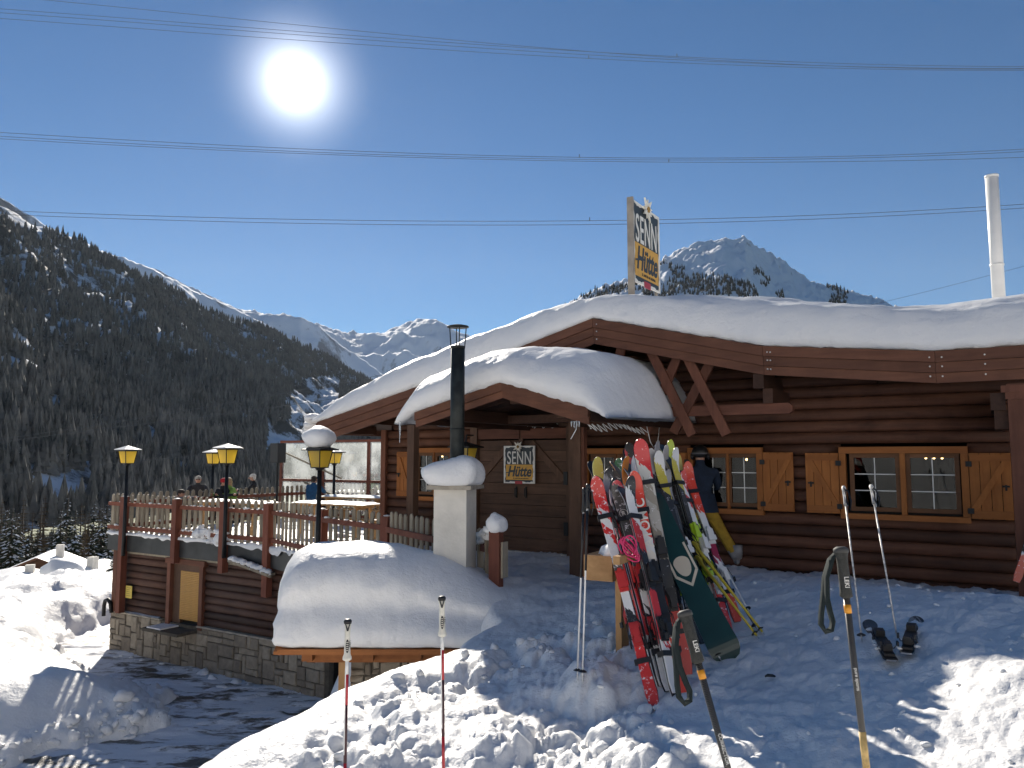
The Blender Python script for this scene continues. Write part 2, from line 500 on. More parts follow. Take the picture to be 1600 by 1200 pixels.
def ground_h(x, y, detail=True):
    x = np.asarray(x, float); y = np.asarray(y, float)
    nP = hs * x + hc * y
    q = 11.737 - nP
    u = hc * x - hs * (y - HO.y)
    zp = np.interp(x, [-3, -2, -1, .3, 1.0, 2.4, 2.9, 4.2], [-.5, -.38, -.22, -.08, .03, .29, .46, .58]) * sstep(-.4, 5.6, q)
    zp = zp + .05 * fbm(x * .45, y * .45, 2, 3)
    # drift at the foot of the chimney and along the short fence
    zp = zp + .32 * np.exp(-(((x + .65) / .8) ** 2 + ((y - 10.1) / .75) ** 2))
    # snow thrown up round the ski rack
    zp = zp + .16 * np.exp(-(((x - .75) / .55) ** 2 + ((y - 6.2) / .8) ** 2))
    # the low yard and the valley
    zl = np.full(x.shape, -2.93)
    fd = -side_dist(x, y, FIELD)               # positive on the field (left of the line)
    fz = .26 + .60 * sstep(.15, 1.9, fd) + .06 * fbm(x * .35, y * .35, 3, 9) + .05 * np.exp(-((fd - .7) / .6) ** 2)
    wob = .25 * fbm(x * 1.3, y * 1.3, 3, 21)
    zl = zl + np.where(fd + wob > -.3, fz * sstep(-.12, .22, fd + wob), 0)
    # a second, higher bank of ploughed snow behind
    bk = sstep(13.6, 15.6, y + .25 * (x + 12) + .35 * fbm(x * .8, y * .8, 3, 5)) * sstep(.1, .9, fd) * sstep(-8.3, -10.3, x)
    zl = zl + bk * (.26 + .14 * fbm(x * .9, y * .9, 3, 15))
    far = np.clip(np.hypot(x, y) - 23, 0, None)
    zl = zl - .185 * far * sstep(0, 18, far) * (1 - .35 * sstep(200, 500, far))
    d = side_dist(x, y, EDGE) + .12 * fbm(x * .9, y * .9, 3, 41)
    ramp = zp + (1.45 + 1.6 * sstep(5.5, 7.0, y)) * (d - .12) + .10 * fbm(x * 1.7, y * 1.7, 3, 141)
    low = np.maximum(zl, ramp)
    kk = .22
    hh = np.clip(.5 + .5 * (zp - low) / kk, 0, 1)             # rounded crest
    z = low * hh + zp * (1 - hh) - kk * hh * (1 - hh)
    z = np.where(d > 1.2, zp, z)
    t = sstep(-1.9, .1, d)
    # the unseen slope behind climbs away, steepened to bounce sun onto the lodge front
    z = z + np.clip(-y - 10, 0, 400) * .50
    if detail:
        # churned, shovelled lumps in front, trampled snow towards the lodge
        churn = sstep(.25, .9, d) * sstep(8.6, 7.2, y + .25 * x) * sstep(1.25, .55, x - .05 * (y - 4)) * sstep(-1.9, -1.2, x + .12 * (y - 4))
        wx, wy = x + .05 * perlin(x * 5, y * 5, 5), y + .05 * perlin(x * 5 + 9, y * 5, 6)
        patch = sstep(-.35, .25, fbm(x * .9, y * .9, 2, 77))
        lump = .34 * cobble(wx * 1.7, wy * 1.7, 51, .3, .75) + .17 * cobble(wx * 3.9 + 3, wy * 3.9, 52) + .07 * cobble(wx * 9 + 1, wy * 9, 53) + .03 * cobble(wx * 21, wy * 21, 54)
        z = z + churn * ((lump - .26) * .46 * (.35 + .65 * patch) + .03 * fbm(x * 7, y * 7, 3, 55))
        tram = sstep(-.2, .8, d) * (1 - churn) * sstep(40, 20, np.hypot(x, y))
        z = z + tram * (.032 * fbm(x * 2.2, y * 2.2, 4, 61) + .020 * billow(x * 6, y * 6, 3, 13) + .012 * cobble(x * 9, y * 9, 14))
        wall_foot = sstep(1.2, .1, q) * sstep(-2.5, -1.5, u)
        z = z + wall_foot * tram * .03 * fbm(x * 5, y * 5, 3, 71)
        # clods along the ploughed edge
        ridge = np.exp(-((fd - .2) / .55) ** 2) * sstep(-.2, .1, fd + wob)
        z = z + ridge * .16 * sstep(12.3, 13.3, y) * billow(x * 2.6, y * 2.6, 4, 91) * (t < .05)
        z = z + (t < .5) * sstep(.2, .8, fd) * (.035 * fbm(x * 1.2, y * 1.2, 4, 101) + .05 * bk * billow(x * 3, y * 3, 3, 111))
    return z

_gx, _gy = np.arange(-14, 9, .05), np.arange(.5, 36, .05)
_GT = ground_h(*np.meshgrid(_gx, _gy, indexing='ij'))
def gz(x, y):
    if -13.9 < x < 8.8 and .6 < y < 35.8:
        a, b = (x + 14) / .05, (y - .5) / .05; i, j = int(a), int(b); a -= i; b -= j
        return float((_GT[i, j] * (1 - a) + _GT[i + 1, j] * a) * (1 - b) + (_GT[i, j + 1] * (1 - a) + _GT[i + 1, j + 1] * a) * b)
    return float(ground_h(np.array([x]), np.array([y]))[0])

def make_ground():
    ang = np.concatenate([np.arange(-180, -39, 3.0), np.arange(-39, 39.001, .125), np.arange(42, 180.1, 3.0)])
    rad = np.concatenate([[.02, .4, .8, 1.1], np.geomspace(1.35, 30, 430), np.geomspace(31, 900, 90)])
    A, Rr = np.meshgrid(np.radians(ang), rad, indexing='ij')
    X, Y = np.sin(A) * Rr, np.cos(A) * Rr
    Z = ground_h(X, Y)
    V = np.stack([X, Y, Z], -1).reshape(-1, 3)
    na, nr = len(ang), len(rad)
    i, j = np.meshgrid(np.arange(na - 1), np.arange(nr - 1), indexing='ij')
    a = (i * nr + j).ravel()
    F = np.stack([a, a + 1, a + nr + 1, a + nr], -1)
    o = np_mesh('snow_ground', V, F, M['snow_ground'])
    tag(o, 'white trampled and drifted snow covering the ground', kind='structure')

make_ground()

# the cleared yard road below: asphalt under scraps of packed snow
def road_mat():
    m, n, l, b = new_mat('road_asphalt_snow')
    tc = n.new('ShaderNodeTexCoord')
    mp = n.new('ShaderNodeMapping'); mp.inputs['Rotation'].default_value = (0, 0, R(20)); mp.inputs['Scale'].default_value = (.55, 1.6, 1)
    l.new(tc.outputs['Object'], mp.inputs['Vector'])
    a = n.new('ShaderNodeTexNoise'); a.inputs['Scale'].default_value = 1.9; a.inputs['Detail'].default_value = 9; a.inputs['Roughness'].default_value = .68
    l.new(mp.outputs[0], a.inputs['Vector'])
    rp = n.new('ShaderNodeValToRGB')
    rp.color_ramp.elements[0].position = .43; rp.color_ramp.elements[0].color = (0, 0, 0, 1)
    rp.color_ramp.elements[1].position = .51; rp.color_ramp.elements[1].color = (1, 1, 1, 1)
    l.new(a.outputs[0], rp.inputs[0])
    g = n.new('ShaderNodeTexNoise'); g.inputs['Scale'].default_value = 45; g.inputs['Detail'].default_value = 5
    l.new(tc.outputs['Object'], g.inputs['Vector'])
    ra = n.new('ShaderNodeValToRGB')
    ra.color_ramp.elements[0].color = (.045, .042, .038, 1); ra.color_ramp.elements[1].color = (.15, .125, .095, 1)
    l.new(g.outputs[0], ra.inputs[0])
    mx = n.new('ShaderNodeMix'); mx.data_type = 'RGBA'
    l.new(rp.outputs[0], mx.inputs['Factor']); l.new(ra.outputs[0], mx.inputs[6]); mx.inputs[7].default_value = (.80, .81, .84, 1)
    l.new(mx.outputs[2], b.inputs['Base Color'])
    mr = n.new('ShaderNodeMapRange'); mr.inputs['To Min'].default_value = .38; mr.inputs['To Max'].default_value = .7
    l.new(rp.outputs[0], mr.inputs['Value']); l.new(mr.outputs[0], b.inputs['Roughness'])
    sm = n.new('ShaderNodeMath'); sm.operation = 'MULTIPLY_ADD'; sm.inputs[1].default_value = .12
    l.new(g.outputs[0], sm.inputs[0]); l.new(a.outputs[0], sm.inputs[2])
    bp = n.new('ShaderNodeBump'); bp.inputs['Strength'].default_value = .9; bp.inputs['Distance'].default_value = .06
    l.new(sm.outputs[0], bp.inputs['Height']); l.new(bp.outputs[0], b.inputs['Normal'])
    return m

def make_road():
    xs = np.linspace(-13, -1, 240); ys = np.linspace(1, 20, 380)
    X, Y = np.meshgrid(xs, ys, indexing='ij')
    s_ = sstep(-.05, .25, fbm(X * .55 * .95 + Y * .2, Y * 1.5, 4, 222))
    Z = -2.868 + .035 * s_ + .02 * s_ * fbm(X * 4, Y * 4, 3, 12)
    V = np.stack([X, Y, Z], -1).reshape(-1, 3)
    na, nr = X.shape
    i, j = np.meshgrid(np.arange(na - 1), np.arange(nr - 1), indexing='ij')
    a = (i * nr + j).ravel()
    o = np_mesh('road', V, np.stack([a, a + nr, a + nr + 1, a + 1], -1), road_mat())
    tag(o, 'dark asphalt yard road with scraps of packed snow below the terrace', kind='structure')
make_road()

# loose clods of shovelled snow
def make_clods():
    bm = bmesh.new(); bmesh.ops.create_icosphere(bm, subdivisions=2, radius=1)
    bv = np.array([v.co[:] for v in bm.verts]); bf = np.array([[v.index for v in f.verts] for f in bm.faces]); bm.free()
    VV, FF, n = [], [], 0
    def put(x, y, r, sink=.35):
        nonlocal n
        z = gz_cache(x, y)
        k = 1 + .22 * np.sin(bv @ RNG.uniform(-3, 3, (3,)) + RNG.uniform(0, 6)) + .16 * np.sin(bv @ RNG.uniform(-6, 6, (3,)) + RNG.uniform(0, 6))
        s = r * RNG.uniform(.7, 1.3, 3) * np.array([1, 1, .8])
        VV.append(bv * k[:, None] * s + np.array([x, y, z + r * .8 * (1 - 2 * sink)])); FF.append(bf + n); n += len(bv)
    def gz_cache(x, y): return gz(x, y)
    cnt = 0
    while cnt < 150:
        y = RNG.uniform(3.0, 8.0); x = RNG.uniform(-1.4, 1.1)
        d = float(side_dist(np.array([x]), np.array([y]), EDGE)[0])
        if d < .35 or (x > 1.0 and y > 5.4): continue
        if float(fbm(np.array([x * .9]), np.array([y * .9]), 2, 77)[0]) < -.05: continue
        put(x, y, float(np.exp(RNG.normal(-3.6, .45))), .45); cnt += 1
    for k in range(230):                       # along the ploughed edge of the yard and the foot of the stone wall
        t = RNG.uniform(0, 1)
        if k % 2:
            a, b = np.array([-7.3, 11.7]), np.array([-6.0, 13.6])
            p = a + (b - a) * t + RNG.normal(0, .3, 2)
        else:
            w = to_w((-10.4 + 6.6 * t, -1.05 - abs(RNG.normal(0, .22)), 0)); p = (w.x, w.y)
        put(p[0], p[1], float(np.exp(RNG.normal(-3.2, .5))), .35)
    for k in range(150):                       # small scraps kicked about on the trampled snow
        y = RNG.uniform(3.4, 10); x = RNG.uniform(1.2, 6.2)
        if abs(x) / y > .72: continue
        put(x, y, float(np.exp(RNG.normal(-4.3, .4))))
    o = np_mesh('snow_lumps', np.concatenate(VV), np.concatenate(FF), M['snow_ground'])
    tag(o, 'loose lumps and clods of shovelled white snow on the ground', 'snow', kind='stuff')
make_clods()

# ================================================================== mountains
def mountain_mat(name, snow=(.82, .84, .88), rock=(.11, .10, .095), rock_lo=.52, rock_hi=.60, scale=.004, steep=(.55, .80), floor=None):
    m, n, l, b = new_mat(name)
    tc = n.new('ShaderNodeTexCoord'); ge = n.new('ShaderNodeNewGeometry')
    a = n.new('ShaderNodeTexNoise'); a.inputs['Scale'].default_value = scale; a.inputs['Detail'].default_value = 12; a.inputs['Roughness'].default_value = .72
    l.new(tc.outputs['Object'], a.inputs['Vector'])
    sx = n.new('ShaderNodeSeparateXYZ'); l.new(ge.outputs['Normal'], sx.inputs[0])
    st = n.new('ShaderNodeMapRange'); st.inputs['From Min'].default_value = steep[0]; st.inputs['From Max'].default_value = steep[1]
    st.inputs['To Min'].default_value = .16; st.inputs['To Max'].default_value = -.08
    l.new(sx.outputs['Z'], st.inputs['Value'])
    ad = n.new('ShaderNodeMath'); ad.operation = 'ADD'; l.new(a.outputs[0], ad.inputs[0]); l.new(st.outputs[0], ad.inputs[1])
    rp = n.new('ShaderNodeValToRGB')
    rp.color_ramp.elements[0].position = rock_lo; rp.color_ramp.elements[0].color = (*snow, 1)
    rp.color_ramp.elements[1].position = rock_hi; rp.color_ramp.elements[1].color = (*rock, 1)
    l.new(ad.outputs[0], rp.inputs[0]); l.new(rp.outputs[0], b.inputs['Base Color'])
    b.inputs['Roughness'].default_value = .8; b.inputs['Specular IOR Level'].default_value = .15
    bp = n.new('ShaderNodeBump'); bp.inputs['Strength'].default_value = .6; bp.inputs['Distance'].default_value = 12
    l.new(a.outputs[0], bp.inputs['Height']); l.new(bp.outputs[0], b.inputs['Normal'])
    return m

def make_mountain(name, label, ridge, base, mat, nu, nv, amp, nscale, seed, bulge=.0, back=.5, jag=0.0):
    """ridge, base: lists of (px, py, distance). Real surface from the foot up to the crest and down the far side."""
    rp = [at_y(*r) for r in ridge]; bp = [at_y(*r) for r in base]
    def curve(P, n):
        P = np.array([p[:] for p in P]); s = np.concatenate([[0], np.cumsum(np.linalg.norm(np.diff(P[:, :2], axis=0), axis=1))]); s /= s[-1]
        t = np.linspace(0, 1, n)
        return np.stack([np.interp(t, s, P[:, k]) for k in range(3)], -1)
    Rg = curve(rp, nu); Bs = curve(bp, nu)
    v = np.linspace(0, 1, nv)[None, :, None]
    G = Bs[:, None] * (1 - v) + Rg[:, None] * v
    G[:, :, 2] += bulge * (np.sin(v[:, :, 0] * math.pi)) * np.linalg.norm((Rg - Bs), axis=1)[:, None]
    nz = fbm(G[:, :, 0] * nscale + seed, G[:, :, 1] * nscale, 6, seed, .55)
    w = np.sin(np.clip(v[:, :, 0] * 1.0, 0, 1) * math.pi * .93) * .9 + .1 * v[:, :, 0]
    G[:, :, 2] += nz * amp * w
    if jag: G[:, :, 2] += jag * billow(G[:, :, 0] * nscale * 6, G[:, :, 1] * nscale * 6, 4, seed + 3, .6) * (v[:, :, 0] ** 2)
    nb = max(6, nv // 3)
    vb = np.linspace(0, 1, nb + 1)[1:][None, :, None]
    Bk = G[:, -1:, :] + (Rg - Bs)[:, None, :] * np.array([1, 1, -1.0]) * vb * back
    Bk[:, :, 2] += fbm(Bk[:, :, 0] * nscale, Bk[:, :, 1] * nscale, 4, seed + 9) * amp * .6 * vb[:, :, 0]
    A = np.concatenate([G, Bk], 1)
    n2 = A.shape[1]
    i, j = np.meshgrid(np.arange(nu - 1), np.arange(n2 - 1), indexing='ij')
    a = (i * n2 + j).ravel()
    o = np_mesh(name, A.reshape(-1, 3), np.stack([a, a + n2, a + n2 + 1, a + 1], -1), mat)
    tag(o, label, kind='structure')
    return G

M['mt_far'] = mountain_mat('far_mountain_snow', rock=(.22, .22, .23), rock_lo=.62, rock_hi=.74, scale=.0035)
M['mt_peak'] = mountain_mat('peak_snow_rock', rock=(.16, .145, .13), rock_lo=.67, rock_hi=.80, scale=.012, steep=(.45, .75))
M['mt_forest'] = mountain_mat('forest_slope_floor', snow=(.72, .74, .78), rock=(.07, .068, .06), rock_lo=.47, rock_hi=.56, scale=.012, steep=(.3, .9))

make_mountain('distant_mountain', 'far snowy mountain range at the end of the valley',
    [(300, 470, 9000), (385, 486, 8800), (420, 487, 8600), (470, 489, 8400), (500, 500, 8400), (535, 521, 8600), (560, 523, 9000), (600, 521, 9000), (640, 504, 9000), (683, 497, 9200), (700, 506, 9200), (740, 525, 9400), (820, 545, 9600), (1000, 560, 9800)],
    [(280, 700, 5200), (620, 690, 5200), (1020, 690, 5600)], M['mt_far'], 240, 90, 230, .0011, 5, .0, .5, 40)
make_mountain('snowy_mountain', 'bare snowy shoulder behind the wooded slope',
    [(240, 420, 4200), (385, 487, 4700), (430, 489, 4700), (470, 492, 4700), (500, 508, 4800), (540, 545, 5000), (600, 588, 5200), (680, 640, 5400)],
    [(240, 660, 3900), (420, 680, 3900), (680, 690, 4200)], M['mt_far'], 140, 60, 90, .0016, 15, .0, .5, 12)
make_mountain('snow_ridge', 'sunlit snow ridge above the dark wooded slope',
    [(-260, 150, 2300), (-60, 285, 2300), (0, 309, 2300), (35, 330, 2350), (90, 362, 2450), (160, 392, 2700), (200, 404, 2800), (235, 418, 2900), (300, 452, 3100), (345, 472, 3250), (390, 494, 3400), (435, 516, 3500), (470, 545, 3600)],
    [(-260, 400, 2000), (160, 430, 2450), (470, 600, 3400)], M['mt_far'], 160, 30, 26, .004, 25, .0, .35, 8)
FG = make_mountain('forest_slope', 'steep shaded mountainside under dark conifer forest',
    [(-420, 120, 1350), (-200, 215, 1450), (-60, 290, 1550), (0, 326, 1600), (60, 352, 1680), (120, 380, 1780), (180, 412, 1900), (300, 470, 2250), (440, 530, 2750), (520, 567, 3100), (580, 596, 3400), (660, 640, 3900), (800, 700, 4600)],
    [(-420, 860, 420), (-60, 840, 480), (180, 812, 620), (420, 780, 900), (640, 750, 1500), (800, 735, 2100)], M['mt_forest'], 260, 150, 70, .0032, 35, -.02, .4, 10)
PG = make_mountain('snowy_peak', 'sharp snowy peak behind the lodge roof',
    [(780, 520, 3300), (870, 480, 3300), (905, 464, 3250), (950, 449, 3200), (1000, 428, 3150), (1036, 402, 3100), (1062, 388, 3100), (1090, 380, 3100), (1120, 372, 3100), (1135, 368, 3100), (1146, 376, 3100), (1164, 368, 3100), (1180, 380, 3120), (1205, 400, 3150), (1240, 420, 3200), (1265, 434, 3200), (1290, 442, 3250), (1340, 460, 3300), (1392, 476, 3350), (1500, 510, 3400), (1650, 560, 3400)],
    [(760, 680, 1700), (1130, 690, 1500), (1660, 690, 1700)], M['mt_peak'], 300, 130, 60, .0036, 45, -.03, .5, 26)

# ------------------------------------------------------------------ forests seen as a mass
def conifers(name, label, P, H, mat, seed):
    """many simple spruces in one mesh: two stacked ragged cones each"""
    r = np.random.default_rng(seed)
    n = len(P); k = 5
    ang = np.linspace(0, 2 * np.pi, k, endpoint=False)
    VV, FF = [], []
    tiers = [(0.0, .20, .42), (.20, .165, .62), (.40, .125, .82), (.60, .085, 1.0)]
    base = 0
    for (z0, rad, z1) in tiers:
        a = ang[None] + r.uniform(0, 6.3, (n, 1))
        rr = rad * (1 + r.uniform(-.3, .3, (n, k))) * H[:, None]
        ring = np.stack([P[:, 0:1] + np.cos(a) * rr, P[:, 1:2] + np.sin(a) * rr, P[:, 2:3] + (z0 + r.uniform(-.03, .05, (n, k))) * H[:, None]], -1)
        top = (P + np.stack([0 * H, 0 * H, z1 * H], -1))[:, None]
        V = np.concatenate([ring, top], 1).reshape(-1, 3)
        i = np.arange(n)[:, None] * (k + 1)
        j = np.arange(k)[None]
        F = np.stack([i + j, i + (j + 1) % k, i + k + 0 * j], -1).reshape(-1, 3)
        VV.append(V); FF.append(F + base); base += len(V)
    o = np_mesh(name, np.concatenate(VV), np.concatenate(FF), mat, smooth=False)
    tag(o, label, 'forest', kind='stuff')

def tree_mat(name, dark, light, snow=.0, scale=.05):
    m, n, l, b = new_mat(name)
    tc = n.new('ShaderNodeTexCoord'); ge = n.new('ShaderNodeNewGeometry')
    a = n.new('ShaderNodeTexNoise'); a.inputs['Scale'].default_value = scale; a.inputs['Detail'].default_value = 8; a.inputs['Roughness'].default_value = .7
    l.new(tc.outputs['Object'], a.inputs['Vector'])
    rp = n.new('ShaderNodeValToRGB')
    rp.color_ramp.elements[0].position = .35; rp.color_ramp.elements[0].color = (*dark, 1)
    rp.color_ramp.elements[1].position = .65; rp.color_ramp.elements[1].color = (*light, 1)
    l.new(a.outputs[0], rp.inputs[0])
    last = rp.outputs[0]
    if snow:
        f = n.new('ShaderNodeTexNoise'); f.inputs['Scale'].default_value = scale * 14; f.inputs['Detail'].default_value = 6
        l.new(tc.outputs['Object'], f.inputs['Vector'])
        r2 = n.new('ShaderNodeMapRange'); r2.inputs['From Min'].default_value = .62 - snow * .2; r2.inputs['From Max'].default_value = .72
        l.new(f.outputs[0], r2.inputs['Value'])
        mx = n.new('ShaderNodeMix'); mx.data_type = 'RGBA'
        l.new(r2.outputs[0], mx.inputs['Factor']); l.new(last, mx.inputs[6]); mx.inputs[7].default_value = (.6, .62, .66, 1)
        last = mx.outputs[2]
    l.new(last, b.inputs['Base Color'])
    b.inputs['Roughness'].default_value = .9; b.inputs['Specular IOR Level'].default_value = .1
    return m
M['forest'] = tree_mat('conifer_forest', (.055, .060, .056), (.21, .195, .17), 0, .03)  # needle tones lifted: part of the slope's pale haze is put into the colour
M['forest_peak'] = tree_mat('conifer_forest_peak', (.012, .017, .013), (.03, .034, .026), 0, .02)

def sample_grid(G, n, seed):
    r = np.random.default_rng(seed)
    nu, nv = G.shape[:2]
    a = r.uniform(0, nu - 1.001, n); b = r.uniform(0, 1, n) * (nv - 1.001)
    i, j = a.astype(int), b.astype(int); fa, fb = (a - i)[:, None], (b - j)[:, None]
    p = (G[i, j] * (1 - fa) + G[i + 1, j] * fa) * (1 - fb) + (G[i, j + 1] * (1 - fa) + G[i + 1, j + 1] * fa) * fb
    return p, a / (nu - 1), b / (nv - 1), r

def to_px(P):
    d = P - np.array([0, 0, CZ])
    f = d[:, 1] * cp + d[:, 2] * sp; u = -d[:, 1] * sp + d[:, 2] * cp
    return 800 + 1200 * d[:, 0] / f, 600 - 1200 * u / f

P, tu, tv, r = sample_grid(FG, 56000, 3)
px, py = to_px(P)
dens = fbm(P[:, 0] * .006, P[:, 1] * .006, 4, 301) + .55
# glades and ski runs through the wood
gl = np.abs(fbm(P[:, 0] * .004 + 9, P[:, 2] * .010, 3, 311))
keep = (dens > r.uniform(-.5, .55, len(P)))
glade = (px < 210) & (py > 380) & (py < 600) & (gl < .15)
top_glade = (px < 110) & (py < 460) & (fbm(P[:, 0] * .012, P[:, 2] * .012, 2, 5) > -.02)
meadow = ((px > 410) & (px < 530) & (py > 590) & (py < 720) & (np.abs((px - 505) + (py - 600) * .45 + 20 * fbm(py * .03, px * .03, 2, 4)) < 30 + .16 * (py - 590))) | ((px > 45) & (px < 142) & (py > 745 - (px - 45) * .13) & (py < 800))
meadow |= (py > 640) & (fbm(P[:, 0] * .02, P[:, 1] * .02, 2, 87) > .55)
bare_top = (px < 75) & (py < 345 + .30 * px)
run = (px > 470) & (px < 545) & (np.abs(px - 492 - (py - 585) * .55) < 14) & (py < 660) & (py > 606)
meadow |= (px > 420) & (px < 560) & (np.abs(py - 668 - (505 - px) * .25 + 8 * fbm(px * .05, py * .05, 2, 44)) < 16)
keep &= ~(glade | meadow | top_glade | bare_top | run)
keep &= (px > -200) & (px < 760)
P = P[keep]
H = np.random.default_rng(5).uniform(14, 27, len(P)) * (1 + .25 * (tv[keep] < .4))
conifers('forest', 'dense dark conifer forest covering the mountainside across the valley', P - np.array([0, 0, 1.5]), H, M['forest'], 8)

P, tu, tv, r = sample_grid(PG, 60000, 13)
px, py = to_px(P)
nz = fbm(px * .02, py * .03, 4, 41)
wood_zone = ((px > 1030) & (px < 1225) & (py > 412 + (px - 1040) * .24) & (nz > -.20 + np.clip((px - 1090) / 220, 0, .6))) | ((px > 1175) & (px < 1225) & (np.abs(py - (428 + (px - 1178) * .75)) < 9) & (nz > -.1)) | ((px > 1282) & (px < 1325) & (py > 446) & (nz > .0)) | ((px > 880) & (px < 1035) & (py > 438 + (1035 - px) * .12) & (nz > .15)) 
sel = wood_zone & (r.uniform(0, 1, len(P)) < .42)
P = P[sel]
conifers('mountain_wood', 'dark conifer patches on the snowy peak behind the roof', P - np.array([0, 0, 2]), np.random.default_rng(6).uniform(12, 27, len(P)), M['forest_peak'], 18)

# the wooded slope behind the viewer, which the lodge windows mirror
rb = np.random.default_rng(77)
P = np.stack([rb.uniform(-60, 70, 300), -rb.uniform(30, 150, 300), np.zeros(300)], -1)
P = P[(fbm(P[:, 0] * .05, P[:, 1] * .05, 2, 9) > -.25)]
P[:, 2] = ground_h(P[:, 0], P[:, 1]) - .5
conifers('hillside_wood', 'conifers on the slope that the lodge windows mirror', P, rb.uniform(6, 13, len(P)), M['forest'], 28)

# the wood on the valley floor beyond the single trees
P = np.zeros((5200, 3)); a_ = rb.uniform(-.80, -.36, 5200); d_ = rb.uniform(215, 760, 5200)
P[:, 0] = a_ * d_; P[:, 1] = d_
keep = (fbm(P[:, 0] * .02, P[:, 1] * .02, 2, 19) > -.35)
P = P[keep]; P[:, 2] = ground_h(P[:, 0], P[:, 1], False) - .5
conifers('valley_wood', 'dense conifer wood on the valley floor below the mountainside', P, rb.uniform(13, 22, len(P)), M['forest'], 38)
# ================================================================== the lodge
LODGE = thing('ski_lodge', 'dark log ski lodge with low gabled roof under thick snow', 'lodge', HO, -HA)

FX = [(-3.62, 2.33), (-.93, 2.95), (1.14, 3.49), (2.23, 3.78), (4.76, 3.16), (6.79, 2.945), (9.6, 2.95)]   # top line of the fascia
def fz(x): return float(np.interp(x, [p[0] for p in FX], [p[1] for p in FX]))
OV = 1.2                                          # how far the roof stands out in front

OPEN = [(-.80, 1.28, -1, 2.32), (-2.22, -1.20, .84, 1.84), (1.47, 2.62, .84, 1.82), (3.29, 4.43, .84, 1.82), (5.49, 7.04, .84, 1.82)]
def log_profile(r, n=6):
    return [(-math.sin(a) * r * .62, -math.cos(a) * r) for a in np.linspace(0.12, math.pi - .12, n)]

def log_piece(x0, x1, z, r, mat, parent, y=0.0):
    prof = [(-.62 * r * math.sin(a), -r * math.cos(a)) for a in np.linspace(.0, math.pi, 7)] + [(.06, r), (.06, -r)]
    m = MB(); wig = random.uniform(-.004, .004)
    m.prism(prof, lambda p, q, t: (t, y + p + wig, z + q), x0, x1)
    return m.build('log', mat, parent, True)

z = -.30; pitch = .166
while z < 3.62:
    zc = z + pitch / 2
    spans = [(-2.92, 8.6)]
    # stay below the roof
    xs = np.linspace(-2.92, 8.6, 200); ok = [x for x in xs if fz(x) - .17 > zc + pitch / 2]
    if not ok: break
    spans = [(ok[0], ok[-1])]
    for (a, b, lo, hi) in OPEN:
        if lo < zc < hi:
            ns = []
            for (p, q) in spans:
                if a > p and b < q: ns += [(p, a), (b, q)]
                elif p < a < q: ns.append((p, a))
                elif p < b < q: ns.append((b, q))
                elif a <= p and b >= q: pass
                else: ns.append((p, q))
            spans = ns
    for (p, q) in spans:
        if q - p > .05: log_piece(p, q, zc, pitch / 2 - .002, M['log'], LODGE)
    z += pitch

# the dark rooms behind and the rest of the shell
sh = MB()
sh.box(-2.88, -2.80, .07, 8, -.4, 2.25); sh.box(8.52, 8.6, .07, 8, -.4, 2.6); sh.box(-2.88, 8.6, 8, 8.1, -.4, 2.25)
sh.box(-2.8, 8.5, 2.6, 2.68, -.3, 2.4)
sh.box(-2.8, 8.5, .08, 2.6, 2.30, 2.36)
sh.build('shell', M['dark'], LODGE)

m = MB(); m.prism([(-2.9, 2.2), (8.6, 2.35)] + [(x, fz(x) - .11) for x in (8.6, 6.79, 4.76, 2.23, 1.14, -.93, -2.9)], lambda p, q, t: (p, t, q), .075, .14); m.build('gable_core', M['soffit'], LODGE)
# corner boards and the pillar at the end
m = MB(); m.box(-3.02, -2.90, -.10, .10, -.3, 2.2); m.build('corner_post', M['beamz'], LODGE)
m = MB(); m.box(7.50, 7.78, -1.14, -.86, -.2, 2.52); m.build('corner_pillar', M['beamz'], LODGE)
m = MB(); m.box(7.44, 7.84, -1.17, -.83, 2.42, 2.50); m.box(7.48, 7.80, -1.155, -.845, 2.34, 2.42); m.build('pillar_capital', M['beamz'], LODGE)

# roof slabs: one per straight length, boards underneath
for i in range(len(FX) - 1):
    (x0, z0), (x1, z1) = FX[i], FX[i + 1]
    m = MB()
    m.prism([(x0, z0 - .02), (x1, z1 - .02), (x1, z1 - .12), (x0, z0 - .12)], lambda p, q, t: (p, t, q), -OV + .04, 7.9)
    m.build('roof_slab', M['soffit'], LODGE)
# rafters under the eave
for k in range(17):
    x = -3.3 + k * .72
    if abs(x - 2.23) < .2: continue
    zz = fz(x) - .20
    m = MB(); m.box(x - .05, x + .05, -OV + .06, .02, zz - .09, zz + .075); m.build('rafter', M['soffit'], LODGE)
# fascia boards: three courses, bent with the roof
courses = [(0, .135, -.050), (.138, .262, -.026), (.265, .385, 0.0)]
for i in range(len(FX) - 1):
    (x0, z0), (x1, z1) = FX[i], FX[i + 1]
    for (a, b, st) in courses:
        m = MB()
        m.prism([(x0 + .002, z0 - a), (x1 - .002, z1 - a), (x1 - .002, z1 - b), (x0 + .002, z0 - b)], lambda p, q, t: (p, t, q), -OV + st, -OV + .045)
        m.build('fascia_board', M['fascia'], LODGE)
# bolt heads
for x in (2.3, 4.82, 4.86, 6.73, 6.86, 7.3):
    for dz in (.08, .19, .31):
        m = MB(); zz = fz(x) - dz
        m.tube([(x, -OV - .058, zz), (x, -OV - .02, zz)], .010, 6); m.build('bolt', M['silver'], LODGE)
# left eave edge running back
m = MB(); m.box(-3.70, -3.625, -OV, 7.8, 2.10, 2.31); m.build('eave_board', M['fascia'], LODGE)

